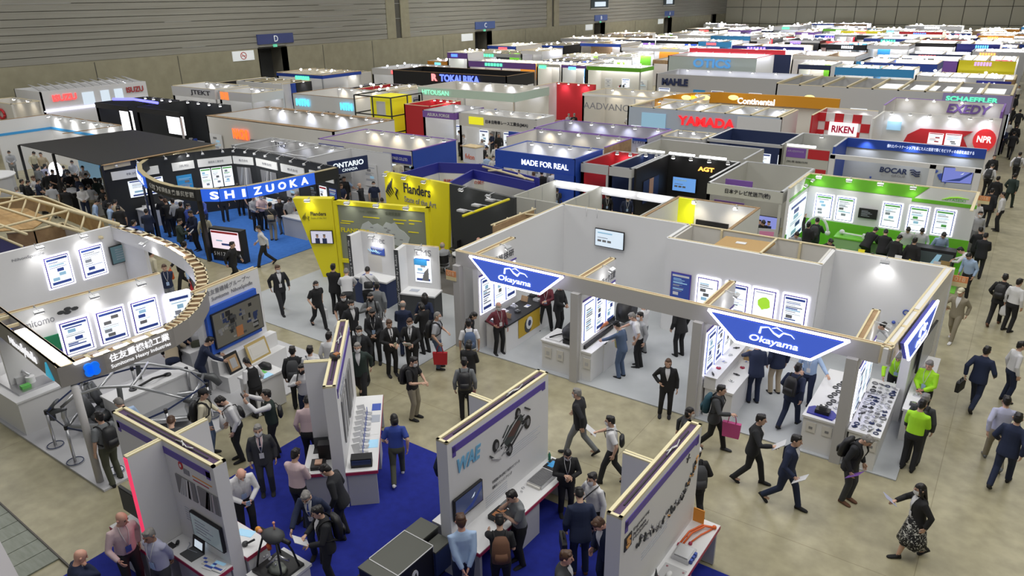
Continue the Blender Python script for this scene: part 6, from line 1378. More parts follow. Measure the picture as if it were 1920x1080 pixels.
# ring booth with illuminated town name
carpet('carpet','bright blue carpet of the black booth with a hanging ring',-33.5,15.6,-23.3,21.3,CARPL,.02)
mb=MB();mb.prism([PZ(340,470,.003),PZ(470,500,.003),PZ(500,492,.003),PZ(600,450,.003),PZ(660,400,.003),PZ(420,400,.003)],(0,0,.02),CARPL);tag(mb.build('carpet'),'front flap of the bright blue carpet reaching towards the aisle','carpet')
SH=root('exhibition_booth','black booth with a round black ring and blue-lit lettering hung over bright blue carpet','booth',(-28,18.5,0))
CHAR=mat('near_black_wall',(.022,.024,.026),.6)
sw=[Vector((-32.83,15.78,0)),Vector((-31.9,19.7,0)),Vector((-31.2,21.2,0)),Vector((-29.9,21.5,0)),Vector((-23.59,20.9,0))]
def seg_wall(R,a,b,h,m,th=.1,top=BLACK):
 f=WF(a,b-a);L=(b-a).length;mb=MB();f.box(mb,0,L,0,h,-th,0,m);mb.build('wall',R);mb=MB();f.box(mb,0,L,h,h+.03,-th,0,top);mb.build('top_rail',R);return f,L
segs_=[seg_wall(SH,a,b,2.95,CHAR)for a,b in((sw[0],sw[1]),(sw[1],sw[2]),(sw[2],sw[3]),(sw[3],sw[4]))]
(fa,La),(fb,Lb),(fc,Lc),(fd,Ld)=segs_
WB=mat('header_board',(.7,.7,.68),.5,emit=.25,sample=False)
for f,u0,u1,s in((fa,.3,2.3,'株式会社'),(fa,2.9,3.9,'浜松'),(fb,.05,1.6,'静岡県工業技術'),(fc,.05,1.25,'株式会社'),(fd,.15,1.9,'有限会社'),(fd,2.2,4.0,'株式会社'),(fd,4.4,6.1,'工業')):
 mb=MB();f.box(mb,u0,u1,2.25,2.62,.01,.05,WB);mb.build('header_board',SH);f.text(s,u0+(u1-u0)*.3,u1-(u1-u0)*.25,2.38,2.5,.06,TEXTGR,SH)
for f,u,w,v,h_,st in((fa,.9,1.5,1.35,.75,'blue'),(fa,3.0,.7,1.1,.9,'photob'),(fb,.1,.45,1.2,.95,'green'),(fb,.6,.45,1.2,.95,'green'),(fb,1.1,.45,1.2,.95,'green'),(fc,.2,.8,1.2,.9,'photo'),(fd,.4,1.3,1.1,1.0,'photo'),(fd,2.4,1.0,1.1,.9,'grey'),(fd,4.3,.5,.9,1.1,'black'),(fd,5.0,.5,.9,1.1,'red'),(fd,5.7,.5,.9,1.1,'dark')):
 mb=MB();sheet(mb,f,u,v,w,h_,st,.01);mb.build('poster',SH)
for f,us in((fa,(.5,1.4,2.6,3.6)),(fb,(.3,1.2)),(fc,(.4,1.1)),(fd,(.6,1.5,2.5,3.5,4.5,5.6))):
 for u in us:mb=MB();mb.tube([f.p(u,2.95,0),f.p(u,3.05,.1),f.p(u,2.95,.35)],.012,ALU,5);mb.loft([(f.p(u,2.97,.35),(.05,0,0),(0,.05,0)),(f.p(u,2.88,.33),(.07,0,0),(0,.07,0))],WHITE,8);mb.build('spotlight',SH)
ring=[PZ(*p,2.95)for p in((380,284),)]
rpts=[(-32.9,18.6),(-32.5,17.6),(-31.7,16.8),(-30.6,16.2),(-29.3,15.7),(-27.9,15.35),(-26.6,15.25),(-25.4,15.45),(-24.6,15.95),(-24.1,16.8),(-23.85,18.2),(-23.7,19.6),(-23.6,20.9)]
mb=MB()
for a,b in zip(rpts,rpts[1:]):
 a,b=Vector((*a,0)),Vector((*b,0));u=b-a;n=u.normalized().cross(Z3)
 mb.obox(a+Z3*2.5,u,n*.05,Z3*.45,CHAR);mb.obox(a+Z3*2.5-n*.15,u,n*.05,Z3*.45,CHAR)
 mb.obox(a+Z3*2.95-n*.15,u,n*.2,Z3*.02,mat('ring_batten',(.45,.38,.22),.7))
mb.build('ring',SH)
def ring_text(body,P,s0,gap,w,h,z,m,parent,plate=None):
 P=[Vector((*p,0))for p in P];segsL=[(b-a).length for a,b in zip(P,P[1:])]
 def at(s):
  for(a,b),L in zip(zip(P,P[1:]),segsL):
   if s<=L:u=(b-a)/L;return a+u*s,u
   s-=L
  return P[-1],(P[-1]-P[-2]).normalized()
 if plate:
  n=14;L=gap*len(body)+.5;mb=MB()
  for i in range(n):
   p,u=at(s0-.3+L*i/n);p2,_=at(s0-.3+L*(i+1)/n);d=p2-p;nn=d.normalized().cross(Z3);mb.obox(p+Z3*(z-.03)+nn*.055,d,nn*.02,Z3*(h+.18),plate)
  mb.build('blue_lit_plate',parent)
 for i,ch in enumerate(body):
  p,u=at(s0+gap*(i+.4));n=u.cross(Z3);lettering(ch,p+n*.09+Z3*(z+h/2+.06),u,Z3,m,parent,width=w*(.35 if ch=='I' else 1),height=h,bold=.03)
RB=mat('plate_blue',(.02,.10,.55),.5,emit=.55,ecol=(.03,.15,.9),sample=False);RW=glow('ring_white',(.9,.92,1),1.3)
tot=0
ring_text('SHIZUOKA',rpts,9.35,.52,.34,.30,2.52,RW,SH,RB)
ring_text('SHIZUOKA',rpts,1.75,.40,.28,.28,2.52,RW,SH,RB)
ring_text('(公財)静岡県産業振興財団',rpts,5.7,.24,.20,.2,2.58,mat('ring_small',(.5,.5,.48),.5),SH)
for p in((432,436,0),(345,440,0)):
 q=PZ(p[0],p[1]+18,0);q=Vector((-25.5,15.6,0))if p[0]>400 else Vector((-29.6,15.95,0))
 mb=MB();mb.box((q.x-.07,q.y-.07,0),(q.x+.07,q.y+.07,2.5),BLACK);mb.build('post',SH)
LBAN=WF((-30.1,16.0,0),(.75,-.35,0));mb=MB();LBAN.box(mb,0,.8,.1,2.4,0,.05,NAVY)
for i in range(9):LBAN.box(mb,.15,.62,2.2-i*.2,2.25-i*.2,.05,.055,LGREY)
mb.build('name_banner',SH)
KS=root('kiosk','black kiosk with a bright screen and white letters standing at the carpet edge','kiosk',(-24.7,16.0,0))
kf=WF((-25.45,15.75,0),(1.5,.35,0));mb=MB();kf.box(mb,0,1.55,0,1.35,-.3,0,BLACK);mb.build('body',KS);mb=MB();kf.box(mb,.08,1.42,.55,1.28,0,.02,mat('screen_pinkwhite',(.7,.6,.68),.3,emit=.7,ecol=(1,.85,.95),sample=False));kf.box(mb,.1,1.4,1.18,1.26,.02,.025,RED);kf.box(mb,.3,.6,.85,.9,.02,.025,INKL);kf.box(mb,.55,1.0,.7,.78,.02,.025,INKB);mb.build('screen',KS)
kf.text('SHIZUOKA',.1,1.45,.25,.40,.02,WHITE,KS,spacing=1.6)
for x0,y0,x1,y1,nm in((-32.3,16.6,-31.7,18.6,'grey counter along the left black wall'),(-29.7,20.5,-27.6,21.1,'grey counter in the middle of the black back wall'),(-25.7,19.4,-24.2,20.5,'white counter at the right end of the black back wall')):
 C=counter('display_counter',nm+' under the ring',x0,y0,x1,y1,.9,body=LGREY)
 for i in range(5):sample(['block','casting','card','ring','book'][i],x0+(x1-x0)*(i+.5)/5,(y0+y1)/2+(.3*(i-2)if y1-y0>1.2 else 0),.9,.10,[WHITE,ALU,DGREY,INKL,LGREY][i],'small exhibit on the %s'%nm,'exhibits on the %s'%nm)
for x,y in((-31.9,19.3),(-29.0,20.9),(-27.0,19.4)):strip_light(x-1.2,x+1.2,y-.3,2.9,18)
BR=root('canopy','large flat black cloth canopy on thin black posts left of the ring booth','canopy',(-37,18.7,0))
cn=[PZ(35,272,3.0),PZ(190,311,3.0),PZ(402,271,3.0),PZ(248,244,3.0)]
mb=MB();mb.prism(cn,(0,0,.03),BLACK);mb.build('cloth_roof',BR)
for q in(cn[0],cn[1],cn[0]*.55+cn[1]*.45,cn[3]):mb=MB();mb.box((q.x-.05,q.y-.05,0),(q.x+.05,q.y+.05,3.0),BLACK);mb.build('post',BR)
mb=MB();u=cn[2]-cn[1];mb.obox(cn[1]+Z3*.03,u,(.25,0,0),(0,0,.02),BROWN);mb.obox(cn[1]+Z3*(-.2),u,(.05,0,0),(0,0,.25),LWOOD);mb.build('wooden_edge',BR)
for i,(x,y)in enumerate(((-38.5,16.8),(-36.3,16.6),(-38.0,18.6),(-35.5,18.2))):
 counter('display_counter','counter %s under the black cloth canopy'%('nearest the left post','in the middle front','at the left back','at the right back')[i],x-.6,y-.35,x+.6,y+.35,.9,body=[BLACK,WHITE,WHITE,BLACK][i])
mb=MB();fS=WF((-40.8,16.3,0),(.3,1,0));fS.poly(mb,[(.9+.3*cos(t),1.6+.42*sin(t))for t in[i*pi/8 for i in range(16)]],0,.08,LAMPB);tag(mb.build('round_light_sign'),'bright oval light sign beside the left post of the black canopy','sign')
for i in range(3):mb=MB();fS.box(mb,2+i*1.1,2.9+i*1.1,.9,2.3,-.05,0,INKL);tag(mb.build('banner_stand'),'light blue banner under the black canopy','banner','light blue banners under the canopy')
TL=root('timber_lattice','timber lattice with brown boards behind the crescent booth at the left edge','timber frame',(-29,11,0))
a0,a1=PZ(-20,350,2.9),PZ(222,421,2.9);b0,b1=PZ(-20,400,2.8),PZ(150,428,2.8)
mb=MB();uu=a1-a0
mb.tube([a0,a1],.07,LWOOD,4);mb.tube([a0-Z3*.55+Vector((-.2,-.5,0)),a1-Z3*.35+Vector((-.2,-.5,0))],.06,LWOOD,4)
for i in range(9):p=a0+uu*(i/9);mb.tube([p,p+uu*.06-Z3*.5+Vector((-.2,-.5,0))],.035,LWOOD,4);mb.tube([p,p+Vector((-.25,-3.0,-.15))],.045,LWOOD,4)if i%3==0 else None
for k in(1.0,2.0,3.0):mb.tube([a0+Vector((-.2,-k,-.1)),a1+Vector((-1.8,-k,-.1))],.045,LWOOD,4)
mb.build('batten',TL)
OP_=noise_mat('orange_plywood',(.36,.21,.08),(.5,.33,.14),3,.7,stretch=(1,8,1));mb=MB()
mb.prism([PZ(-30,392,2.4),PZ(50,392,2.4),PZ(92,410,2.4),PZ(62,430,2.4),PZ(-30,437,2.4)],(0,0,.03),OP_)
mb.build('plywood_sheet',TL)
def vboard(p,q,z0,z1,m,nm):a,b=PZ(*p,z1),PZ(*q,z1);mb=MB();mb.obox((a.x,a.y,z0),(b.x-a.x,b.y-a.y,0),(0,.05,0),(0,0,z1-z0),m);mb.tube([a,b],.04,LWOOD,4);mb.build(nm,TL)
vboard((12,437),(62,432),.6,2.4,BROWN,'back_board');vboard((62,432),(118,418),.6,2.4,BROWN,'back_board');vboard((118,418),(156,433),.6,2.4,OFFWHITE,'back_board');vboard((-10,440),(42,462),.3,2.4,DBLUE,'blue_board')
vboard((-10,372),(80,368),1.9,2.5,BROWN,'back_board');vboard((80,368),(190,412),2.0,2.6,OP_,'back_board')
# named middle distance booths
YL=glow('amber',(.9,.45,.03),.6)
GB1=noise_mat('shell_panel',(.50,.50,.46),(.55,.55,.50),.6,.6)
def shell_back(label,x0,y0,x1,y1,h=2.7,tubes=2,left=True,right=True):
 R=root('exhibition_booth',label,'booth',((x0+x1)/2,(y0+y1)/2,0));W=x1-x0
 mb=MB();mb.box((x0,y0,0),(x1,y0+.05,h),GB1)
 for i in range(int(W)+1):mb.box((x0+i-.015,y0-.01,0),(x0+i+.015,y0+.06,h),ALU)
 mb.build('back_wall',R)
 for x,ok in((x0,left),(x1,right)):
  if not ok:continue
  mb=MB();mb.box((x-.025,y0,0),(x+.025,y1,h),GB1)
  for i in range(int(y1-y0)+1):mb.box((x-.03,y0+i-.015,0),(x+.03,y0+i+.015,h),ALU)
  mb.build('side_wall',R)
 mb=MB();mb.box((x0,y1-.05,h-.30),(x1,y1,h),WHITE);mb.build('fascia',R)
 n=max(1,tubes)
 for i in range(n):u0=x0+W*(i+.08)/n;mb=MB();mb.box((u0,y1-.22,h-.14),(u0+W*.84/n,y1-.12,h-.06),TUBE);mb.build('tube_light',R)
 return R
shell_back('white shell stand with two tube lights directly behind the charcoal wall',-15.1,21.75,-13.05,24.8)
shell_back('white shell stand with two tube lights behind the back corner of the white prefecture booth',-13.0,21.75,-10.0,24.8)
WY=booth('bright small white stand with a yellow pillar behind the white prefecture booth',-9.9,21.8,-6.9,24.9,2.7,lamps=2,power=40,top=BROWN,cnt=1,fas=None,side='wall')
mb=MB();mb.box((-9.88,24.7,0),(-9.2,24.92,2.72),mat('bright_yellow',(.9,.95,.02),.5,emit=.15,sample=False));mb.build('yellow_pillar',WY)
mb=MB();mb.box((-9.1,24.72,.3),(-7.9,24.79,2.0),BLACK);mb.build('dark_opening',WY)
ZB=root('exhibition_booth','deep blue headered stand behind the tall yellow wall','booth',(-19,24,0))
zp=[PZ(p[0],p[1],2.75)for p in((732,330),(822,305),(905,308),(1010,334))]
for a,b in zip(zp,zp[1:]):
 a=a.copy();b=b.copy();a.z=b.z=0;f=WF(a,b-a);L=(b-a).length;mb=MB();f.box(mb,0,L,2.3,2.75,-.06,0,DBLUE);f.box(mb,0,L,0,2.3,-.06,-.01,WHITE);mb.build('header',ZB)
a,b=zp[1].copy(),zp[2].copy();a.z=b.z=0;fz=WF(a,b-a);fz.text('高精度自動車部品の試作から量産まで',.2,3.2,1.85,2.02,.01,RED,ZB)
zq=[PZ(p[0],p[1],2.7)for p in((830,348),(885,318),(1000,342),(940,366))]
mb=MB();
for q in zq:q.z=0
fz2=WF(zq[0],zq[3]-zq[0]);mb.prism([zq[0]+Z3*2.3,zq[1]+Z3*2.3,zq[1]+Z3*2.7,zq[0]+Z3*2.7],(.05,.05,0),DBLUE);mb.prism([zq[1]+Z3*2.3,zq[2]+Z3*2.3,zq[2]+Z3*2.7,zq[1]+Z3*2.7],(.05,.05,0),DBLUE);mb.prism([zq[0],zq[1],zq[1]+Z3*2.3,zq[0]+Z3*2.3],(.05,.05,0),WHITE);mb.build('blue_wall',ZB)
mb=MB()
for p,q in(((905,312),(1000,338)),((915,320),(960,318)),((960,318),(985,335))):mb.tube([PZ(*p,2.7),PZ(*q,2.7)],.05,LWOOD,4)
mb.build('batten',ZB)
GX0,GX1,GY0,GY1,GH=-6.68,-0.80,27.4,30.3,2.9
GR=booth('green and white booth with backlit posters and a green lower wall',GX0,GY0,GX1,GY1,GH,lamps=0,top=LWOOD,cnt=0,carpetm=GREEN,left=WHITE)
bf=WF((GX0,GY1-.1,0),(1,0,0));lf=WF((GX0+.1,GY0,0),(0,1,0))
mb=MB();bf.box(mb,0,5.88,0,1.12,0,.02,GREEN);bf.poly(mb,[(0,2.45),(3.85,2.45),(4.3,2.9),(0,2.9)],0,.02,GREEN);bf.box(mb,3.8,5.88,2.32,2.45,0,.02,GREEN);lf.box(mb,0,2.8,0,1.12,0,.02,GREEN);lf.box(mb,0,2.8,2.4,2.5,0,.02,GREEN);lf.poly(mb,[(1.8,2.5),(2.8,2.5),(2.8,2.9),(2.2,2.9)],0,.02,GREEN);mb.build('green_panel',GR)
mb=MB();mb.tube([bf.p(4.75,2.52,.03),bf.p(5.0,2.62,.03),bf.p(5.25,2.66,.03),bf.p(5.6,2.64,.03)],[.01,.03,.03,.01],mat('swoosh_green',(.35,.8,.05),.5,emit=.2,sample=False),5);mb.build('swoosh',GR)
bf.text('OTASEIKI',4.85,5.5,2.5,2.6,.02,INKN,GR)
for i,u in enumerate((.45,1.25,2.9,3.8,4.65)):
 light_panel(bf,u,1.22,.62,.92,'green','%s backlit poster on the back wall of the green booth'%('leftmost','second','third','fourth','rightmost')[i],'backlit posters of the green booth',INKB)
monitor(bf,2.08,1.45,.66,.38,'dark screen with pale streaks between the posters of the green booth',BLACK,content='lines')
light_panel(lf,.15,.6,2.3,1.6,'blue','wide glowing white panel on the left wall of the green booth',None,INKL)
for u in(.5,1.6,2.7,3.8):spotlamp(GR,bf.p(u,GH),bf.n,22,(.98,1,.9))
for u in(.8,1.8):spotlamp(GR,lf.p(u,GH),lf.n,18)
GC=counter('display_counter','green counter with white steering parts in the green booth',-5.15,28.9,-1.9,29.75,.9,body=mat('pale_green',(.32,.50,.25),.6),topm=GREEN)
SW1=mat('white_plastic',(.75,.77,.76),.4)
mb=MB();mb.tube([(-5.9+.45*cos(t),29.4,.7+.75*sin(t))for t in[pi*(.05+.9*i/10)for i in range(11)]],.05,SW1);mb.ball((-6.33,29.4,.85),.1,SW1);mb.ball((-5.47,29.4,.85),.1,SW1);mb.cyl((-5.9,29.4,0),.2,.2,GREEN);mb.tube([(-5.9,29.4,.1),(-5.9,29.4,.6)],.03,SW1);tag(mb.build('white_hoop_model'),'white hoop-shaped steering model standing in the left corner of the green booth','model')
mb=MB();mb.tube([(-5.0,29.3,.98),(-4.4,29.25,.98),(-3.5,29.2,.96)],.035,SW1);mb.ball((-4.95,29.35,1.0),.10,SW1);mb.box((-4.2,29.2,.9),(-3.95,29.4,1.05),SW1);tag(mb.build('steering_rack_model'),'long white steering rack model on the left of the green counter','model')
for i in range(4):sample('casting',-3.2+.35*i,29.3,.9,.10,[SW1,DGREY,ALU,SW1][i],'small part on the right half of the green counter','parts on the green counter')
DV=root('display_case','low black display with a blue and brown picture in the green booth','display case',(-1.8,28.7,0));mb=MB();mb.box((-2.5,28.4,0),(-1.05,28.9,1.15),BLACK);mb.build('case',DV);mb=MB();fv=WF((-2.4,28.38,0),(1,0,0));fv.box(mb,.1,1.3,.3,1.05,0,.02,mat('slate',(.08,.1,.11),.3));fv.poly(mb,[(.5,.35),(.75,.35),(.95,1.0),(.8,1.0)],.02,.03,INKL);fv.box(mb,.95,1.25,.35,.8,.02,.03,CARD);mb.build('picture',DV)
CT=counter('display_counter','long counter of catalogues behind the back wall of the white prefecture booth',-4.6,27.3,-1.2,27.7,.85)
for i in range(8):sample(['book','card','casting'][i%3],-4.3+.4*i,27.5,.85,.11,[WHITE,YELLOW,DGREY,LGREY][i%4],'catalogue or part along the front counter of the green booth','items on the front counter of the green booth')
for x in(-4.75,-3.35,-1.5):
 mb=MB();mb.loft([((x,27.0,.0),(.16,0,0),(0,.12,0)),((x,27.0,.5),(.13,0,0),(0,.1,0))],YELLOW,10);B_=mb
MB_=booth('bright blue framed stand with white lettering on its header',-20.2,27.7,-15.9,30.4,2.9,back=WHITE,fas=BLUE,fh=.75,text='MADE FOR REAL',tm=glow('letters_white',(.9,.95,1),1.1),tu=(.35,.93),th=.34,side='wall',sidewallcol=BLUE,lamps=4,power=40,posts=('white','photo','white',None),top=BLUE)
mb=MB();mb.box((-20.25,27.63,0),(-19.75,27.73,2.2),BLUE);mb.box((-16.9,27.63,0),(-15.9,27.73,2.2),BLUE);mb.build('blue_pillar',MB_)
ON_=root('totem','wooden-topped totem with red and blue lettering at the left of the bright blue stand','totem',(-21.4,27.6,0));fo=WF((-21.9,27.4,0),(1,-.1,0));mb=MB();fo.box(mb,0,.85,2.2,2.95,-.5,0,WHITE);fo.box(mb,0.3,.55,0,2.2,-.4,-.1,WHITE);mb.build('body',ON_);mb=MB();fo.box(mb,-.02,.87,2.95,3.0,-.55,.02,WOOD);mb.build('top_board',ON_);fo.text('fvlon',.15,.75,2.4,2.65,.02,mat('coral_letter',(.8,.2,.1),.5),ON_)
LB=mat('lavender_wall',(.45,.44,.52),.5)
booth('grey stand with violet rail and five spotlights beyond the bright blue stand',-21.6,30.6,-15.9,33.4,2.95,back=LGREY,left=OFFWHITE,lamps=5,power=60,top=PURPLE,cnt=3,side='wall',sidewallcol=BROWN,front='open')
booth('red-walled stand with a dark screen and a grey header',-15.8,28.1,-14.45,31.3,2.7,wall=RED,back=RED,left=RED,fas=LGREY,fh=.38,lamps=2,power=16,top=ALU,posts=('photo','dark'),side='none')
booth('dark stand with a pale rack next to the red-walled stand',-14.4,28.1,-13.35,31.6,2.7,wall=NAVY,back=NAVY,fas=LGREY,fh=.38,lamps=2,top=ALU,posts=('grey',))
BK=booth('black-walled stand with a glowing orange mark and blue screens',-13.3,28.3,-9.9,31.8,2.7,wall=BLACK,back=BLACK,left=BLACK,lamps=4,top=ALU,posts=(),cnt=0,side='wall',sidewallcol=BLACK)
bk=WF((-13.3,31.68,0),(1,0,0));bk.text('AGT',1.55,2.3,2.15,2.35,.03,glow('orange_sign',(1,.45,.08),2.0),BK,bold=.04)
monitor(bk,.4,1.1,1.15,.68,'blue-lit screen left of centre in the black-walled stand',mat('screen_blueglow',(.05,.12,.3),.2,emit=.9,ecol=(.15,.35,.75),sample=False),content='slide')
monitor(bk,2.2,1.1,.85,.6,'white-framed screen at the right in the black-walled stand',SCREENW,content='lines')
mb=MB();mb.box((-13.18,29.0,1.0),(-13.16,30.6,2.0),NAVY);mb.box((-13.16,29.6,1.2),(-13.14,30.0,2.0),mat('skin_print',(.5,.3,.2),.5));mb.build('poster',BK)
NT=booth('warm white shell stand with black header lettering and a purple poster frame',-9.75,27.45,-6.85,32.1,2.7,wall=GB1,fas=GB1,fh=.42,text='日本テレビ放送網(株)',tu=(.25,.85),th=.5,lamps=0,top=ALU,cnt=0)
n_=WF((-9.75,28.0,0),(1,0,0));mb=MB();n_.box(mb,.15,1.35,.3,1.95,0,.05,PURPLE);n_.box(mb,.38,1.15,.4,1.85,.05,.06,WHITE)
for i in range(4):n_.box(mb,.80,1.02,1.45-.2*i,1.58-.2*i,.06,.07,BLACK)
n_.box(mb,.2,1.3,2.35,2.6,-1.0,-.95,PURPLE);mb.build('poster_frame',NT)
monitor(n_,1.72,.95,1.1,.65,'screen showing players in blue beside the purple poster frame',mat('screen_violet',(.1,.1,.3),.2,emit=.7,ecol=(.3,.35,.8),sample=False),content='people')
TR_=root('trophy_stand','gold trophies and a pink poster at the entrance of the warm white shell stand','display',(-7.6,26.6,0));mb=MB()
for x in(-8.3,-7.9,-7.5):mb.loft([((x,26.4,.9),(.1,0,0),(0,.1,0)),((x,26.4,1.05),(.03,0,0),(0,.03,0)),((x,26.4,1.3),(.1,0,0),(0,.1,0)),((x,26.4,1.4),(.05,0,0),(0,.05,0))],mat('gold',(.6,.42,.12),.3,.7),10)
mb.build('trophies',TR_);mb=MB();mb.box((-8.5,26.2,0),(-7.3,26.6,.9),WHITE);mb.build('table',TR_);mb=MB();f=WF((-7.25,26.2,0),(.7,.2,0));sheet(mb,f,0,.3,.6,1.3,'grey',0);f.box(mb,.05,.55,1.3,1.5,.02,.03,mat('pink',(.7,.25,.45),.5));mb.build('pink_poster',TR_)
booth('grey partition stand with bright tubes behind the black-walled stand',-15.2,32.4,-9.9,35.2,2.7,wall=GB1,lamps=0,tubes=True,top=ALU,cnt=0,fas=None,side='wall')
booth('navy stand with three lit screens and a pale header rail',-13.0,36.0,-9.3,39.6,2.8,wall=NAVY,back=NAVY,left=NAVY,fas=LGREY,fh=.12,lamps=0,power=0,posts=('blue','blue','blue'),top=ALU,side='wall',sidewallcol=GB1)
PT=booth('shell stand with violet and red name plates left of the blue truss booth',-9.25,36.2,-7.2,39.4,2.9,wall=GB1,back=GB1,lamps=1,tubes=True,top=ALU,cnt=0,side='none')
pf=WF((-9.3,36.3,0),(1,0,0));mb=MB()
for u,v,m in((.1,2.25,PURPLE),(1.15,2.25,RED),(.05,1.35,PURPLE),(1.1,1.35,RED)):pf.box(mb,u,u+.95,v,v+.45,-.02,0,m)
pf.box(mb,0,2.1,1.3,2.75,-.06,-.02,GB1);mb.build('name_plate',PT);pf.text('(株)青海製作所',.2,1.2,1.98,2.1,.01,TEXTDK,PT);pf.text('メタンガスデバイス',.2,.95,2.5,2.6,.01,WHITE,PT)
BO=booth('white truss booth with a blue header band and a grey world-map wall',-7.1,36.4,-1.15,39.2,2.9,back=mat('map_grey',(.50,.53,.56),.5),left=BLUE,lamps=0,power=60,cnt=0,top=ALU,side='none')
bo=WF((-7.1,39.08,0),(1,0,0));bfz=WF((-7.1,36.4,0),(1,0,0));mb=MB();bo.box(mb,0,5.95,2.5,2.93,.0,.06,BLUE);mb.build('blue_header',BO)
bo.text('優れたパートナーシップを通じた人と技術で築くモビリティの未来を創造する',1.9,5.5,2.64,2.8,.08,glow('header_white',(.85,.92,1),1.0),BO)
mb=MB()
for x in(-7.05,-2.9,-1.2):mb.box((x-.12,36.3,0),(x+.12,36.45,2.55),WHITE)
mb.box((-7.15,36.3,2.38),(-1.1,36.42,2.58),WHITE);mb.build('white_truss',BO)
bo.text('BOCAR',1.75,2.95,1.42,1.68,.03,NAVY,BO,bold=.03,shear=.1);bo.text('GROUP',2.3,2.9,1.25,1.36,.03,TEXTGR,BO)
mb=MB()
for k in range(3):mb.tube([bo.p(3.05+.05*k,1.65-.1*k,.03),bo.p(3.2,1.69-.1*k,.03),bo.p(3.35,1.59-.1*k,.03),bo.p(3.5,1.62-.1*k,.03)],.03,NAVY,5)
for u,v,s in((4.4,1.5,.16),(4.15,1.72,.07),(4.6,1.25,.05),(1.4,1.1,.05)):bo.poly(mb,[(u+s*cos(t)*(1+.3*sin(3*t)),v+s*sin(t))for t in[i*pi/6 for i in range(12)]],.01,.03,INKB)
mb.build('wave_emblem',BO)
monitor(WF((-2.6,36.3,0),(1.3,.25,0)),.1,1.85,1.15,.68,'tilted screen glowing violet-blue on the white truss',mat('screen_indigo',(.08,.1,.35),.2,emit=.6,ecol=(.25,.3,.8),sample=False),content='swirl')
NP=booth('white booth with a red wave and a big round red badge',-7.0,45.2,-1.05,48.6,3.0,back=WHITE,lamps=6,power=75,cnt=0,side='none',top=OFFWHITE)
npf=WF((-7.0,46.0,0),(1,0,0));mb=MB();npf.poly(mb,[(1.3,1.2),(1.5,1.8),(2.1,2.2),(4.75,2.25),(4.3,1.9),(4.7,1.2)],-2.45,-2.4,RED);sheet(mb,WF((-7,48.4,0),(1,0,0)),2.6,1.4,.75,.62,'red',.05);sheet(mb,WF((-7,48.4,0),(1,0,0)),3.45,1.4,.8,.65,'red',.05);npf.box(mb,.35,1.1,2.0,2.5,-2.4,-2.35,INKL);mb.build('red_wave',NP)
mb=MB();bd=WF((-7,48.3,0),(1,0,0));bd.poly(mb,[(5.35+.55*cos(t),1.85+.62*sin(t))for t in[i*pi/10 for i in range(20)]],0,.08,glow('badge_red',(.75,.03,.04),.35));mb.build('round_badge',NP);bd.text('NPR',5.0,5.7,1.72,2.08,.1,glow('letters_plain',(1,1,1),.6),NP,bold=.03)
RK=booth('red and white chequered booth with a white name board',-10.2,45.0,-7.25,48.5,3.0,back=WHITE,left=RED,lamps=0,power=25,cnt=0,side='none',top=LWOOD)
rk=WF((-10.2,46.5,0),(1,0,0));mb=MB();mb.box((-10.2,46.5,0),(-7.25,46.6,3.0),WHITE);mb.build('front_wall',RK);mb=MB()
for i in range(6):
 for k in range(6):
  if(i+k)%2:rk.box(mb,i*.49,i*.49+.49,k*.5,k*.5+.5,0,.03,RED)
mb.build('chequer',RK);mb=MB();rk.box(mb,.75,2.3,1.75,2.5,.03,.12,glow('board_white',(.95,.93,.95),.7));mb.build('name_board',RK);rk.text('RIKEN',.92,2.13,1.92,2.32,.14,mat('crimson_letter',(.6,.01,.08),.5),RK,bold=.03)
mb=MB();mb.box((-10.1,46.6,1.2),(-7.3,48.3,1.25),BROWN);mb.box((-9.2,47,1.25),(-8.4,47.6,1.7),CARD);mb.build('inside_storage',RK)
EX=booth('cream booth with purple lettering behind the red badge booth',-7.1,49.0,-1.1,52.9,3.3,wall=OFFWHITE,lamps=4,power=50,cnt=0,side='wall',sidewallcol=PURPLE,top=PURPLE)
WF((-7.1,52.8,0),(1,0,0)).text('EXEDY',3.0,5.3,2.62,3.15,.05,mat('violet_letter',(.18,.10,.35),.5),EX,bold=.03,shear=.15)
SF=booth('long grey booth with a timber-ribbed roof of white skylight panels and green lettering',-15.0,54.5,-.9,61.0,3.6,wall=LGREY,front='wall',side='wall',frontcol=LGREY,sidewallcol=mat('lilac_wall',(.32,.26,.50),.5),lamps=0,cnt=0,top=LWOOD)
mb=MB()
for i in range(10):mb.box((-15+i*1.55,54.5,3.55),(-14.88+i*1.55,61,3.7),LWOOD)
mb.build('roof_rib',SF)
for i in range(4):mb=MB();mb.box((-8.6+i*1.9,56.0,3.5),(-7.1+i*1.9,58.8,3.54),glow('skylight',(.85,.87,.85),.5));mb.build('skylight_panel',SF)
mb=MB();mb.box((-4.6,54.44,2.5),(-.9,54.5,3.6),MATS['lilac_wall']);mb.build('lilac_panel',SF);WF((-15,54.45,0),(1,0,0)).text('SCHAEFFLER',10.6,13.4,3.12,3.42,.05,glow('green_letters',(.1,.9,.4),1.3),SF,bold=.03)
CN=root('exhibition_booth','curved orange fascia booth with four amber spotlights','booth',(-16,49.5,0));cpts=[PZ(p[0],p[1],3.3)for p in((1228,186),(1262,178),(1300,174),(1350,173),(1420,177),(1500,181),(1575,186))];mb=MB()
for a,b in zip(cpts,cpts[1:]):mb.obox((a.x,a.y,2.6),Vector((b.x-a.x,b.y-a.y,0)),(0,.2,0),(0,0,.7),mat('amber_fascia',(.62,.27,.01),.5))
mb.build('curved_fascia',CN);mb=MB()
for a,b in zip(cpts,cpts[1:]):mb.obox((a.x,a.y+.25,0),Vector((b.x-a.x,b.y-a.y,0)),(0,.05,0),(0,0,2.6),OFFWHITE)
mb.build('back_wall',CN)
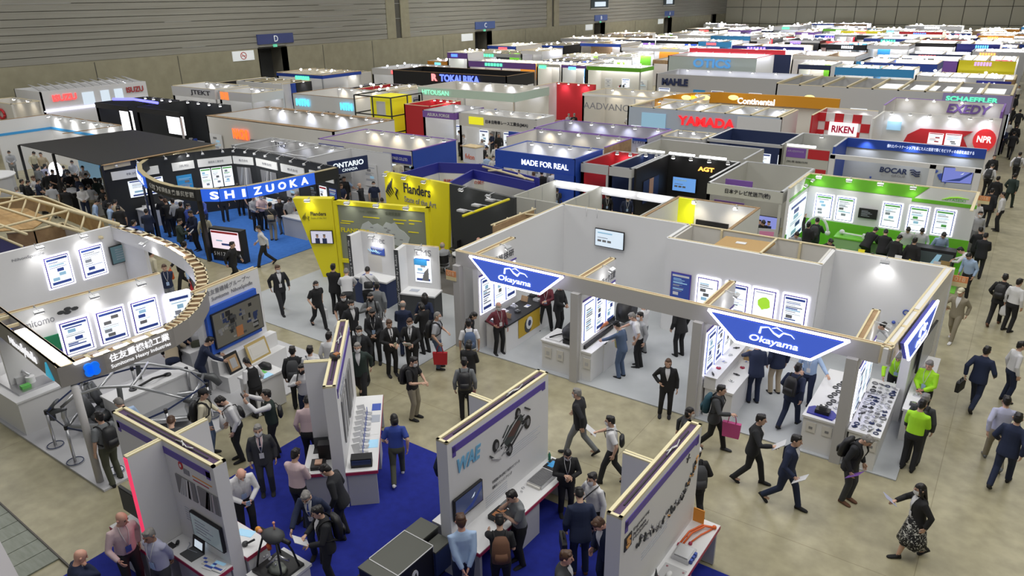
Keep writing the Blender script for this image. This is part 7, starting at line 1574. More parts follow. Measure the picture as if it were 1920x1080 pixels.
for px in(1290,1325,1378,1520):q=PZ(px,182,3.1);mb=MB();mb.ball((q.x,q.y-.3,3.1),(.35,.1,.16),glow('amber_pool',(1,.75,.2),2.0));mb.build('spotlight',CN)  # glowing flattened balls stand in for pools of amber light on the fascia
q=PZ(1425,182,3.2);lettering('Continental',(q.x,q.y-.8,3.0),(1,.05,0),Z3,glow('letters_warm',(1,.97,.9),1.4),CN,width=2.4,height=.4,bold=.03)
YM=booth('white timber-ribbed booth with big red letters',-20.7,42.6,-11.2,46.0,3.1,back=WHITE,front='wall',frontcol=mat('sky_wash',(.48,.55,.66),.5),lamps=6,power=80,cnt=0,side='wall',top=LWOOD)
ym=WF((-20.7,42.58,0),(1,0,0));ym.text('YAMADA',3.4,6.9,2.25,2.8,.06,glow('red_letters',(.9,.02,.03),.8),YM,bold=.04);mb=MB();ym.box(mb,1.0,2.6,1.9,2.8,0,.03,INKL);ym.box(mb,8.2,9.4,.8,1.4,0,.03,NAVY);ym.box(mb,7.0,9.5,.0,3.0,-.01,.01,WHITE);mb.build('printed_panel',YM)
mb=MB()
for i in range(7):mb.box((-20.5+i*1.5,42.6,3.08),(-20.4+i*1.5,46,3.16),LWOOD)
mb.build('roof_rib',YM)
JM=booth('grey-white shell row with black header lettering and a yellow mark',-28.9,35.9,-23.2,37.9,2.95,wall=GB1,back=WHITE,fas=OFFWHITE,fh=.75,text='日本自動車レース工業会(JMIA)',tu=(.36,.9),th=.34,lamps=5,power=45,posts=('blue','photo','blue','blue','plain','blue'),top=ALU)
mb=MB();WF((-28.9,35.87,0),(1,0,0)).box(mb,.8,1.9,2.35,2.8,0,.03,glow('yellow_mark',(.85,.8,.02),.5));mb.build('yellow_mark',JM)
booth('purple-headed stand left of the race industry stand',-31.6,35.6,-29.0,38.6,2.95,fas=PURPLE,fh=.4,lamps=2,power=20,posts=('blue','blue'),top=ALU,text='ASUKA FORGE',tm=WHITE)
KP=booth('white booth with blue corner banners and black Japanese name',-29.6,25.2,-23.2,28.6,2.95,wall=OFFWHITE,back=OFFWHITE,fas=OFFWHITE,fh=.7,lamps=6,power=70,posts=('blue','plain','black','blue','blue'),top=PURPLE,text='株式会社',tu=(.42,.62),th=.35,side='wall',sidewallcol=BLUE)
kp=WF((-29.6,25.17,0),(1,0,0));mb=MB();kp.box(mb,.1,1.9,2.35,2.75,0,.04,DBLUE);kp.box(mb,4.6,6.4,2.35,2.75,0,.04,DBLUE);mb.build('blue_banner',KP);kp.text('暮らしの品質を支える精密加工',.3,1.7,2.47,2.62,.05,WHITE,KP);kp.text('ALFAFORGE CO.,LTD.',4.8,6.2,2.47,2.62,.05,WHITE,KP)
OT=booth('navy-headed stand with white province lettering behind the tall yellow wall',-27.0,22.2,-24.3,25.0,2.75,wall=GB1,back=WHITE,lamps=0,fas=None,cnt=1,posts=('white',),top=ALU,side='none')
of=WF((-25.6,22.2,0),(.5,2.2,0));mb=MB();of.box(mb,0,2.1,2.1,2.75,-.06,0,NAVY);mb.build('navy_header',OT);of.text('ONTARIO',.25,1.85,2.38,2.62,.02,glow('letters_cool',(.85,.95,1),.8),OT,bold=.02);of.text('CANADA',.7,1.5,2.18,2.31,.02,MATS['lit_letters_cool'],OT)
mb=MB();of.box(mb,.9,1.8,.2,1.9,-1.2,-1.15,LGREY)
for i in range(8):of.box(mb,1.0,1.2+.06*(i%4),1.7-i*.18,1.78-i*.18,-1.15,-1.13,BLACK)
mb.build('poster',OT)
TN=booth('pale open lattice stand with aluminium rails and dark lettering',-33.2,22.6,-27.5,25.1,2.7,wall=LGREY,lamps=5,power=45,top=ALU,text=None,fas=None,cnt=3,side='none');WF((-33.2,24.98,0),(1,0,0)).text('TNO',.4,1.3,2.3,2.55,.03,TEXTDK,TN)
mb=MB()
for i in range(4):
 mb.tube([(-33+i*1.9,22.6,2.7),(-33+i*1.9,25.1,2.7)],.03,ALU,4);mb.tube([(-33+i*1.9,22.6,0),(-33+i*1.9,22.6,2.7)],.03,ALU,4)
mb.tube([(-33.2,22.6,2.7),(-27.5,22.6,2.7)],.03,ALU,4);mb.tube([(-33.2,22.6,2.3),(-27.5,22.6,2.3)],.02,ALU,4);mb.build('lattice',TN)
NA=booth('brown-topped white booth with bright orange letters',-41.5,26.8,-30.2,31.5,3.0,back=WHITE,lamps=9,power=110,front='wall',frontcol=OFFWHITE,top=BROWN,cnt=0,side='wall');na=WF((-41.5,26.75,0),(1,0,0));na.text('NACHI',2.6,4.0,1.9,2.5,.05,glow('orange_letters',(1,.13,.02),1.6),NA,bold=.05)
mb=MB()
for i,(u,w,st)in enumerate(((.2,1.2,'white'),(4.2,.9,'photo'),(5.6,1.0,'plain'),(7.0,.8,'photob'),(8.2,2.0,'plain'))):sheet(mb,na,u,.8,w,1.2,st,.02)
mb.build('poster',NA);mb=MB();mb.box((-41.5,26.8,3.0),(-30.2,27.2,3.04),BROWN);mb.box((-41.5,31.1,3.0),(-30.2,31.5,3.04),BROWN);mb.build('wooden_edge',NA)
TK=booth('black-walled booth with bright blue letters and a red mark',-51.5,54.0,-38.0,58.5,3.1,wall=BLACK,back=BLACK,front='wall',side='wall',lamps=0,top=BROWN,cnt=0);tk=WF((-51.5,53.95,0),(1,0,0));tk.text('TOKAI RIKA',6.0,10.6,2.35,3.0,.06,glow('blue_letters',(.12,.18,1),1.8),TK,bold=.04);tk.text('R',5.0,5.7,2.35,3.0,.06,glow('red_mark',(1,.25,.25),1.5),TK,bold=.06)
OTC=booth('white booth with blue letters and a red roof band',-29.5,69.0,-21.0,74.5,4.1,back=WHITE,front='wall',frontcol=mat('pale_aqua',(.6,.68,.66),.5),lamps=5,power=80,top=RED,cnt=0);WF((-29.5,68.95,0),(1,0,0)).text('OTICS',2.6,6.2,3.15,3.95,.06,glow('sky_letters',(.1,.35,.75),.5),OTC,bold=.03);mb=MB();mb.box((-29.5,74.3,4.1),(-20.0,74.5,4.5),glow('red_band',(.6,.03,.05),.4));mb.build('red_band',OTC)
MH=booth('grey booth with bold black letters under a long pale roof',-27.5,62.0,-15.5,67.0,3.1,wall=LGREY,front='wall',lamps=6,power=70,cnt=0,top=LGREY);WF((-27.5,61.95,0),(1,0,0)).text('MAHLE',.6,3.0,2.2,2.8,.06,NAVY,MH,bold=.05)
IZ=booth('long white booth beside the left wall with two red names and blue screens',-58.8,23.5,-55.0,31.0,4.0,back=WHITE,lamps=4,power=60,cnt=0,top=WHITE,left=WHITE,side='wall',front='wall',frontcol=WHITE,sidewallcol=WHITE);iz=WF((-55.0,23.5,0),(0,1,0));iz.text('ISUZU',.7,2.3,3.3,3.75,.05,glow('red_name',(.85,.08,.08),1.2),IZ,bold=.04);iz.text('ISUZU',5.9,7.2,3.35,3.75,.05,mat('maroon_name',(.45,.05,.05),.5),IZ,bold=.03)
mb=MB()
for i in range(12):mb.prism([(-55.1,23.6+i*.6,4.03),(-55.1,24.05+i*.6,4.03),(-57.2,23.8+i*.6,4.35)],(0,0,.05),LGREY)
mb.build('roof_fin',IZ);mb=MB();iz.box(mb,2.7,3.5,2.9,3.7,0,.05,SCREENW);iz.box(mb,4.0,4.6,2.9,3.7,0,.05,SCREENW);iz.box(mb,5.0,5.6,2.9,3.7,0,.05,SCREENW);iz.box(mb,0,7.5,2.7,2.76,0,.08,LED);mb.build('screen_row',IZ)
HN=booth('white booth with a round red and grey mark at the left edge',-57.5,21.0,-53.5,22.8,3.6,back=OFFWHITE,front='wall',frontcol=OFFWHITE,lamps=2,power=30,cnt=0);hn=WF((-57.5,20.95,0),(1,0,0));mb=MB();mb.tube([hn.p(2.4+.5*cos(t),2.9+.3*sin(t),.05)for t in[i*pi/8 for i in range(17)]],.08,RED,5);mb.build('round_mark',HN)
JT=booth('white booth with black letters and an arrow near the left wall',-55.0,33.0,-49.5,36.0,3.5,back=WHITE,fas=WHITE,fh=.7,text='JTEKT',tu=(.45,.9),th=.6,lamps=4,power=60,posts=('photo','photob','photo'))
booth('white booth with a bright orange panel near the left wall',-49.3,33.2,-45.5,36.0,3.4,back=WHITE,fas=WHITE,fh=.6,lamps=3,power=40,posts=('photo',None,'photob'),text='■■',tm=glow('orange_panel_lit',(1,.25,.05),.8),tu=(.05,.3),th=.9)
NTN=booth('white booth with two cyan-lit names and dark machines',-45.2,36.5,-38.6,41.0,3.1,back=WHITE,lamps=5,power=70,front='wall',frontcol=WHITE,top=BROWN,cnt=0);nt=WF((-45.2,36.45,0),(1,0,0));CY=glow('cyan_letters',(.1,.65,.95),1.5);nt.text('NTN',.5,1.9,2.3,2.8,.06,CY,NTN,bold=.05);nt.text('NTN',5.2,6.4,2.3,2.8,.06,CY,NTN,bold=.05);mb=MB();r_=random.Random(6)
for i in range(16):nt.poly(mb,[(3.2+r_.uniform(0,1.3)+.2*cos(t),.9+r_.uniform(0,1.1)+.2*sin(t))for t in[k*pi/3 for k in range(6)]],.02,.06,r_.choice([DGREY,BLACK,LGREY]))
mb.build('machine_picture',NTN)
YT=root('exhibition_booth','yellow cube stand inside a black lattice frame','booth',(-36,37.5,0));mb=MB();mb.box((-37.2,36.6,0),(-35.2,38.6,3.4),mat('signal_yellow',(.85,.78,.02),.5,emit=.15,sample=False));mb.build('yellow_box',YT);mb=MB()
for z in(1.2,2.3,3.5):
 for a,b in(((-38,35.9),(-34.6,35.9)),((-34.6,35.9),(-34.6,39)),((-38,35.9),(-38,39))):mb.tube([(*a,z),(*b,z)],.05,BLACK,4)
for x,y in((-38,35.9),(-36.3,35.9),(-34.6,35.9),(-34.6,37.5),(-34.6,39)):mb.tube([(x,y,0),(x,y,3.5)],.05,BLACK,4)
mb.build('black_lattice',YT);mb=MB();mb.box((-36.6,36.55,2.2),(-35.8,36.6,3.1),WHITE);mb.build('white_plate',YT)
booth('red-walled booth with a grey band right of the yellow cube stand',-34.3,36.8,-32.0,40.0,3.0,wall=RED,back=RED,front='wall',frontcol=RED,lamps=4,power=30,cnt=0)
AD=booth('cream booth with large dark letters and red lanterns in the middle',-26.0,46.2,-18.0,49.6,3.2,wall=OFFWHITE,back=OFFWHITE,lamps=5,power=80,cnt=0,posts=(None,'red','red','yellow','photo'),fas=WHITE,fh=.15);WF((-26.0,46.1,0),(1,0,0)).text('AADVANCED',.2,4.6,2.2,2.65,.05,TEXTGR,AD)
PM=booth('wide cream booth with five spotlights and a green-lit name',-40.3,45.0,-31.0,49.8,3.0,wall=OFFWHITE,back=OFFWHITE,lamps=6,power=110,fas=mat('pale_mint',(.5,.65,.58),.5),fh=.6,top=OFFWHITE);WF((-40.3,44.95,0),(1,0,0)).text('HITOUSAN',.5,3.2,2.5,2.85,.05,glow('mint_letters',(.3,.9,.6),.9),PM)
booth('red-roofed white booth beyond the cream booths',-32.3,50.0,-28.6,53.0,3.0,back=RED,left=WHITE,lamps=4,power=50,cnt=0,side='none')
MT=booth('blue and white booth with black company name and a wave of blue cubes',-22.0,33.8,-15.3,37.0,2.9,wall=LB,back=LB,lamps=5,power=60,fas=BLUE,fh=.12,cnt=3,text=None,top=PURPLE,side='wall',sidewallcol=LB);WF((-22.0,36.85,0),(1,0,0)).text('株式会社松浦製作所',2.6,5.2,2.0,2.3,.03,NAVY,MT);mb=MB();mf=WF((-22,33.75,0),(1,0,0));mf.box(mb,-1.6,.4,1.4,2.6,0,.1,BLUE)
for i in range(7):mf.box(mb,-1.0+.2*i,-.85+.2*i,2.2-.1*i,2.3-.08*i,.1,.12,WHITE)
mb.build('blue_screen',MT)
booth('shell stand with violet plate and grey name beside the navy stand',-15.3,35.5,-13.1,37.6,2.8,wall=LGREY,back=LGREY,lamps=3,power=25,posts=('blue','blue'),fas=LGREY,fh=.5,text='三光化成',tu=(.35,.9),top=LWOOD)
LS=booth('white curved-topped booth with a blue wall and reception desk at the left edge',-50.5,18.6,-42.0,21.8,3.1,back=WHITE,wall=WHITE,lamps=6,power=110,cnt=0,wallband=(SKYB,2.2,2.35),top=BROWN);mb=MB();WF((-50.5,21.65,0),(1,0,0)).box(mb,4.2,8.4,.2,1.9,.02,.05,mat('azure_panel',(.03,.25,.65),.5,emit=.15,sample=False));mb.build('azure_panel',LS)
RC=root('reception_counter','round white reception counter with glass samples at the left edge','counter',(-44.8,15.6,0));mb=MB();mb.cyl((-45.2,15.6,0),1.3,1.0,LGREY,26);mb.build('body',RC);mb=MB();mb.cyl((-45.2,15.6,1.0),1.4,.05,WHITE,26);mb.build('counter_top',RC);mb=MB()
for x in(-45.9,-45.2,-44.5):mb.box((x,15.2,1.05),(x+.35,15.5,1.6),SCREENW)
mb.build('glass_case',RC)
for nm,x0,y0,x1,y1,lt in(('left',-51.0,25.0,-47.0,28.6,True),('right',-46.4,25.2,-41.7,28.8,False)):
 b_=booth('black booth with a glowing white board, %s of the pair behind the canopy'%nm,x0,y0,x1,y1,3.4,wall=CHAR,back=CHAR,lamps=4,power=0,cnt=2,front='open',fas=BLACK,fh=.3,top=BLACK,side='none');f=WF((x0,y0+.3,0),(1,0,0));mb=MB()
 f.box(mb,(x1-x0)*.62,(x1-x0)*.97,1.2 if lt else 2.0,3.1,0,.1,glow('board_glow',(.95,.95,1),1.5));mb.build('light_board',b_)
mb=MB();mb.tube([PZ(212,186,3.6),PZ(250,186,3.6),PZ(295,193,3.6)],.09,glow('neon_blue',(.1,.1,1),4),6);tag(mb.build('neon_tube'),'curved violet-blue neon tube over the left black booth','neon light')
# the sea of far booths
NAMED=[(o.location.x,o.location.y)for o in COL.objects if o.name.startswith('exhibition_booth')]
rects=[(-33.5,15,-12.5,22),(-17,21.5,-6,33),(-22,22,-12,38),(-33.5,22,-23,29),(-41.8,26.5,-30,31.8),(-45.4,36,-31.8,41.4),(-31.8,35,-23,39.2),(-22.2,28.9,-6,40),(-7.4,27,-.8,40),(-10.5,44.5,-1,53.2),(-15.3,54,-.8,61.3),(-23,42.2,-9,52),(-52,53.5,-37.5,59),(-30,68.5,-18.5,75),(-28,61.5,-15.3,67.5),(-57.6,18,-41.5,29.8),(-51.5,24.5,-40,29),(-55.3,32.5,-45,36.5),(-26.3,44,-17.8,49.5),(-40.6,44.5,-30.8,51),(-32.6,49.5,-27.8,53.4),(-46.5,13,-32,22),(-22.4,33.2,-15,37.4)]
def free(x0,y0,x1,y1):
 for a,b,c,d in rects:
  if x0<c and x1>a and y0<d and y1>b:return False
 return True
pal=[(WHITE,'white',10),(OFFWHITE,'cream',6),(BLUE,'blue',5),(DBLUE,'deep blue',2),(RED,'red',4),(NAVY,'navy',3),(SKYB,'sky blue',3),(PURPLE,'purple',3),(GREEN,'green',2),(BLACK,'black',4),(ORANGE,'orange',2),(YELLOW,'yellow',1),(BROWN,'brown',3),(LGREY,'grey',5)]
bag_=[p for p in pal for _ in range(p[2])]
litn={'blue':(.1,.25,1),'red':(1,.12,.12),'white':(.95,.95,1),'sky blue':(.15,.6,1),'purple':(.4,.25,1),'green':(.1,.9,.4),'orange':(1,.45,.1)}
rf_=random.Random(77)
zones=[(-60,-50,'beside the left wall'),(-50,-36,'left of centre'),(-36,-22,'in the middle'),(-22,-11,'right of centre'),(-11,2,'beside the right aisle')]
depths=[(30,45,'in the middle distance'),(45,62,'behind the middle rows'),(62,82,'far back'),(82,110,'very far back'),(110,172,'near the far end wall')]
y=30.0;nfar=0;rowi=0
HERD=[]
while y<164:
 dep=rf_.choice([3.0,4.5,6.0,6.0])if y<70 else rf_.choice([4.5,6.0]);x=-58.2;rowi+=1
 while x<-1.6:
  w=rf_.choice([3,3,4.5,6,6,9]if y<80 else[3,4.5,6,6,9]);w=min(w,-1.2-x)
  if w<2:break
  for ddy in(0,):
   x1,y1=x+w-.12,y+dep
   if free(x,y,x1,y1):
    fc,fn,_=rf_.choice(bag_);wc,wn,_=rf_.choice([pal[0],pal[0],pal[0],pal[1],pal[1],pal[13],pal[9]]);h=rf_.choice([2.7,2.7,3.0,3.3,3.6]if y<60 else[2.8,3.0,3.4,3.8])
    zn=next(z for a,b,z in zones if a<=(x+x1)/2<b);dn_=next(z for a,b,z in depths if a<=y<b)
    lab='%s %s booth with %s header, %s %s'%({3:'narrow',4.5:'small',6:'medium',9:'broad'}.get(round(w*2)/2,'shallow'),wn,fn,zn,dn_)
    front='wall' if rf_.random()<.10 else 'open'
    n=max(2,int(w/1.3));ps=tuple(rf_.choice(['blue','plain','photo','photob','red','white',None])for _ in range(max(1,int(w/1.6))))if y<75 else()
    R=booth(lab,x,y,x1,y1,h,wall=wc,back=wc,fas=fc if front=='open' else None,frontcol=fc if rf_.random()<.4 else wc,fh=rf_.choice([.25,.35,.4,.6]),lamps=min(n+1,7),power=w*(15 if y<75 else 24),posts=ps,top=rf_.choice([LWOOD,BROWN,ALU,WHITE]),front=front,side=rf_.choice(['open','wall','none']),cnt=1 if y<70 else 0,group=None,rnd_=rf_)
    HERD.append((lab,R));nfar+=1
    if rf_.random()<.55:
     ln=rf_.choice(list(litn));mb=MB();f=WF((x,y,0),(1,0,0));u=rf_.uniform(.1,.5)*w;s=min(w*.3,2.4);k=0
     for k in range(6):f.box(mb,u+s*k/6,u+s*(k+.65)/6,h-.42,h-.12,.05,.12,glow('name_'+ln.replace(' ','_'),litn[ln],1.6))
     mb.build('lit_name',R)
    if rf_.random()<.45:
     mb=MB();k_=int(w/1.5)+1
     for k in range(k_+1):xx=x+(w-.25)*k/k_;mb.box((xx,y,h),(xx+.07,y1,h+.07),LWOOD)
     mb.build('roof_beam',R)
    if rf_.random()<.5:mb=MB();q=rf_.uniform(.2,.7);mb.box((x+w*q,y+.1,0),(x+w*q+.08,y1-.1,h),rf_.choice([WHITE,fc,BROWN]));mb.box((x+w*q-.01,y+.1,h),(x+w*q+.09,y1-.1,h+.03),LWOOD);mb.build('partition',R)
    if rf_.random()<.4:mb=MB();q=rf_.uniform(.1,.6);mb.box((x+w*q,y1-.16,h*.35),(x+w*(q+.3),y1-.11,h*.92),rf_.choice([BLUE,RED,SKYB,NAVY,GREEN,PURPLE,ORANGE,DGREY]));mb.build('colour_panel',R)
    if y>42:
     for k in range(4):
      q=Vector((rf_.uniform(x+.4,x1-.3),rf_.uniform(y+.3,y1-.3),h+rf_.uniform(.0,.25)));mb=MB();mb.tube([q-Z3*.3,q],.03,ALU,4);mb.ball(q,(.08+.0006*y,.08+.0006*y,.07+.0003*y),rf_.choice([LAMP,LAMPB]),8,5);mb.build('spotlight',R)
   x+=w
  if rf_.random()<.22:x+=2.4
 y+=dep+(rf_.choice([1.2,3.0])if y<90 else 1.8)
cnt_={}
for lab,R in HERD:cnt_.setdefault(lab,[]).append(R)
for lab,rs in cnt_.items():
 if len(rs)>1:
  for R in rs:R['group']='look-alike far booths: '+lab
rects2=rects
for(px,py,z,m,w,h_,nm)in((1500,95,3.6,'blue',3.4,1.1,'blue box sign with white letters standing above the far booths'),(1610,82,3.8,'sky blue',2.2,.7,'small blue light box among the far booths at the right'),(1578,78,3.6,'red',4.0,.9,'red panel sign among the far booths at the right')):
 q=PZ(px,py,z);S=root('tower_sign',nm,'sign',(q.x,q.y,0));mb=MB();mb.box((q.x-w/2,q.y,z-h_),(q.x+w/2,q.y+.4,z),glow('tower_'+m.replace(' ','_'),litn[m],.7));mb.build('box',S);mb=MB();mb.box((q.x-.15,q.y+.1,0),(q.x+.15,q.y+.3,z-h_),ALU);mb.build('pole',S)
 if m=='blue':lettering('KOBELCO',(q.x,q.y-.05,z-h_/2),(1,0,0),Z3,MATS['sign_letter_white'],S,width=w*.8,height=h_*.4)
mb=MB();q=PZ(1870,150,3.4);q2=root('illuminated_sign','blue and white lit name sign hanging over the right aisle','sign',(q.x,q.y,0));mb.box((q.x-1.3,q.y,2.7),(q.x+.9,q.y+.2,3.3),DBLUE);mb.build('panel',q2);lettering('nichicon',(q.x-.2,q.y-.05,3.0),(1,.1,0),Z3,glow('letters_icy',(.8,.88,1),1.8),q2,width=2.0,height=.42,bold=.03);mb=MB();mb.box((q.x-1.2,q.y+.05,0),(q.x-1.05,q.y+.15,2.7),ALU);mb.build('pole',q2)
# visitors
mat('skirt_print',(.02,.02,.022),.8)
_m=MATS['skirt_print'];_nt=_m.node_tree;_n=_nt.nodes.new('ShaderNodeTexNoise');_n.inputs['Scale'].default_value=14;_n.inputs['Detail'].default_value=1;_n.inputs['Distortion'].default_value=2.5
_r=_nt.nodes.new('ShaderNodeValToRGB');_r.color_ramp.interpolation='CONSTANT';_r.color_ramp.elements[0].color=(.012,.012,.014,1);_r.color_ramp.elements[1].position=.56;_r.color_ramp.elements[1].color=(.55,.55,.52,1)
_t=_nt.nodes.new('ShaderNodeTexCoord');_nt.links.new(_t.outputs['Object'],_n.inputs['Vector']);_nt.links.new(_n.outputs['Fac'],_r.inputs['Fac']);_nt.links.new(_r.outputs['Color'],_nt.nodes['Principled BSDF'].inputs['Base Color'])
P=person
# bottom left
P(153,1030,'at the bottom left corner, bald, hand raised to the chest',95,'chin','suit','navy','navy',None,mask=0,skin=SKIN2,shirt='white')
P(228,962,'bald with a blue badge behind the bottom left counter',15,'twist','shirt','pink','suit',None,mask=0,skin=SKIN2,badge='blue',h=1.78)
P(299,983,'dark-haired, leaning towards the grey laptop with hands behind',-50,'behind','shirt','lilac','dgrey','short','g',0,skin=SKIN3,badge='lblue',pos=(-10.32,4.47))
P(453,885,'bald, looking down at his hands on the blue carpet',10,'bowl','shirt','white','black',None,mask=0,skin=SKIN2,h=1.78,badge='lblue',bag='phone',bagc='lblue')
P(482,797,'with a pink shirt and tie, walking onto the blue carpet',-5,'stand','suit','dgrey','dgrey','short','g',shirt='pink',tie='navy',badge='white')
P(183,772,'wearing a black backpack beside the booth post',-155,'relax','short','grey','olive','short','k',0,h=1.74,bag='backpack',bagc='black')
P(217,747,'grey-haired behind the bottom left panel wall',-150,'lookdown','shirt','lblue','navy','short','g',0,h=1.74)
P(320,779,'only the dark hair showing above the bottom left wall',170,'lookdown','shirt','dgrey','dgrey','short','b',0,h=1.70)
P(380,730,'in a black cap by the barrier posts',75,'carry','shirt','cream','denim','short','k',0,cap='black',bag='backpack+plasticl',bagc='white',h=1.7)
P(433,730,'bearded, leaning forward by the barrier posts',-80,'lookdown','shirt','white','black','short','k',2,h=1.76,foot=(452,862),bag='slingb',bagc='black')
P(523,735,'holding a phone up with both hands',-95,'raise','vest','dkgreen','black','short','k',0,foot=(520,855),h=1.72,bag='slingb+phone',bagc='black')
P(577,741,'seen from behind left of the edge-on wall',165,'lookdown','shirt','pink','black','short','k',0,h=1.74)
P(555,840,'standing with hands behind near the crimson counter end',140,'front','shirt','pink','black','short','k',0,label='person in pale pink looking at a phone beside the edge-on wall',bag='phone',bagc='white',h=1.72)
P(601,873,'masked, close to the left counter of the edge-on wall',-110,'lookdown','suit','suit','suit','short','k',shirt='white')
P(570,927,'grey-haired with a striped tie, touching the black test rig',-25,'reach','suit','navy','navy','short','g',shirt='white',tie='blue',badge='white')
P(591,950,'holding a tablet, at the bottom centre left',-80,'hold','suit','suit','suit','short','k',0,bag='backpack+clip',bagc='white',shirt='white')
P(738,776,'with shoulder-length hair walking away on the blue carpet',175,'walk2','short','royal','olive','bob','k',0,shoe='white',h=1.62)
P(760,664,'with a backpack and pale trousers right of the edge-on wall',60,'hold','tee','black','khaki','short','k',bag='backpack',bagc='black',foot=(778,785),h=1.72)
P(826,868,'half hidden behind the near end of the racing car wall',150,'stand','suit','navy','navy','short','k',0,pos=(-7.85,9.0))
# group in front of the kiosks
P(624,494,'seen from behind at the left of the first kiosk',160,'cross','suit','black','black','short','k',0,h=1.74)
P(649,503,'seen from behind at the first kiosk, left of the two',175,'counter','shirt','white','dgrey','short','g',0)
P(689,500,'seen from behind at the first kiosk, right of the two',172,'counter','shirt','white','black','short','k',0,bag='slingb',bagc='black')
P(706,529,'seen from behind walking towards the kiosks',165,'walk2','suit','grey','dgrey','short','k',0,bag='tote',bagc='white')
P(643,550,'masked, with bare arms in the kiosk crowd',10,'carry','tee','black','black','bob','k',h=1.62,bag='plastic',bagc='white')
P(658,563,'masked, passing behind the top end of the edge-on wall',25,'walk','suit','suit','suit','short','k',shirt='white')
P(694,550,'with backpack straps and a black mask in the kiosk crowd',5,'strap','shirt','grey','dgrey','short','k',2,bag='backpack',bagc='black')
P(697,581,'with a white lanyard and black mask in the kiosk crowd',-5,'front','suit','suit','suit','short','k',2,badge='lblue',shirt='suit')
P(730,600,'unmasked with a striped tie, reading a card',20,'hold','suit','black','black','short','b',0,shirt='white',tie='dgrey',bag='phone',bagc='cream')
P(767,598,'masked, holding white papers in front of the crowd',-15,'hold','suit','black','black','short','b',shirt='white',tie='grey',bag='clip',bagc='white')
P(755,563,'balding, seen from behind at the second kiosk',170,'front','suit','navy','navy','fringe','g',0)
P(796,549,'with long hair in a dark dress at the second kiosk',165,'walk2','dress','navy','none','long','k',0,h=1.64)
P(787,567,'partly hidden beside the long-haired visitor in the dark dress',-140,'phone','suit','black','black','bob','k',0,h=1.6)
P(824,588,'grey-haired, right of the kiosk crowd',80,'carry','short','lgrey','denim','buzz','g',bag='backpack+tote',bagc='red',foot=(822,690))
P(592,527,'carrying a white tote bag across the aisle',25,'walk','tee','black','black','bob','k',bag='totel',bagc='white',h=1.64)
P(672,612,'masked, right of the top end of the edge-on wall',-20,'stand','suit','suit','suit','short','k',shirt='grey')
P(669,643,'grey-haired with an open jacket right of the edge-on wall',-10,'walk','suit','dkgreen','black','short','g',shirt='white',h=1.74)
P(616,622,'seen from behind at the edge-on wall top',150,'stand','shirt','white','black','short','k',0)
P(547,649,'seen from behind in the aisle left of the edge-on wall',170,'stand','suit','suit','suit','short','k',0,bag='backpack',bagc='dgrey')
P(580,648,'with a shoulder strap beside the dark-suited visitor',165,'stand','shirt','white','dgrey','short','k',0,bag='slingb',bagc='navy')
P(564,683,'with a black mask and straps beside the vested visitor',-15,'strap','shirt','white','navy','short','k',2,bag='backpack',bagc='navy')
P(520,497,'masked, strolling alone in the aisle',15,'walk2','suit','suit','suit','short','b',shirt='white',badge='white',h=1.74)
# crescent booth
P(310,607,'with a black backpack under the grey fascia',-170,'lookdown','suit','black','suit','short','k',0,bag='backpack',bagc='dgrey')
P(330,600,'facing the backpack wearer under the grey fascia',-75,'phone','suit','navy','navy','short','k',0)
P(364,598,'with a green shoulder bag beside the large screen',5,'hip','short','white','suit','short','b',0,bag='sling',bagc='olive')
P(398,632,'leaning over the small white desk by the large screen',95,'counter','shirt','navy','navy','short','k',0)
P(458,671,'in a dark waistcoat with tied hair by the small white desk',-150,'lookdown','vest','black','black','tail','k',0,h=1.62)
P(307,496,'with a blue badge seen through the crescent',5,'behind','tee','navy','grey','short','b',0,badge='lblue',h=1.68)
P(361,479,'carrying a red bag seen through the crescent',0,'carry','shirt','lblue','grey','short','b',0,badge='white',bag='tote',bagc='red')
P(327,463,'with an orange bag just beyond the crescent',-60,'walk','suit','black','black','short','k',0,bag='plastic',bagc='orange')
P(283,468,'partly hidden by the kiosk beyond the crescent',120,'stand','shirt','cream','dgrey','short','k',0)
P(345,452,'walking away beyond the crescent',160,'walk','suit','suit','suit','short','k',0)
P(237,655,'with an off-white top bending behind the aluminium car body',175,'bow','shirt','beige','navy','short','g',0,pos=(-17.15,8.95))
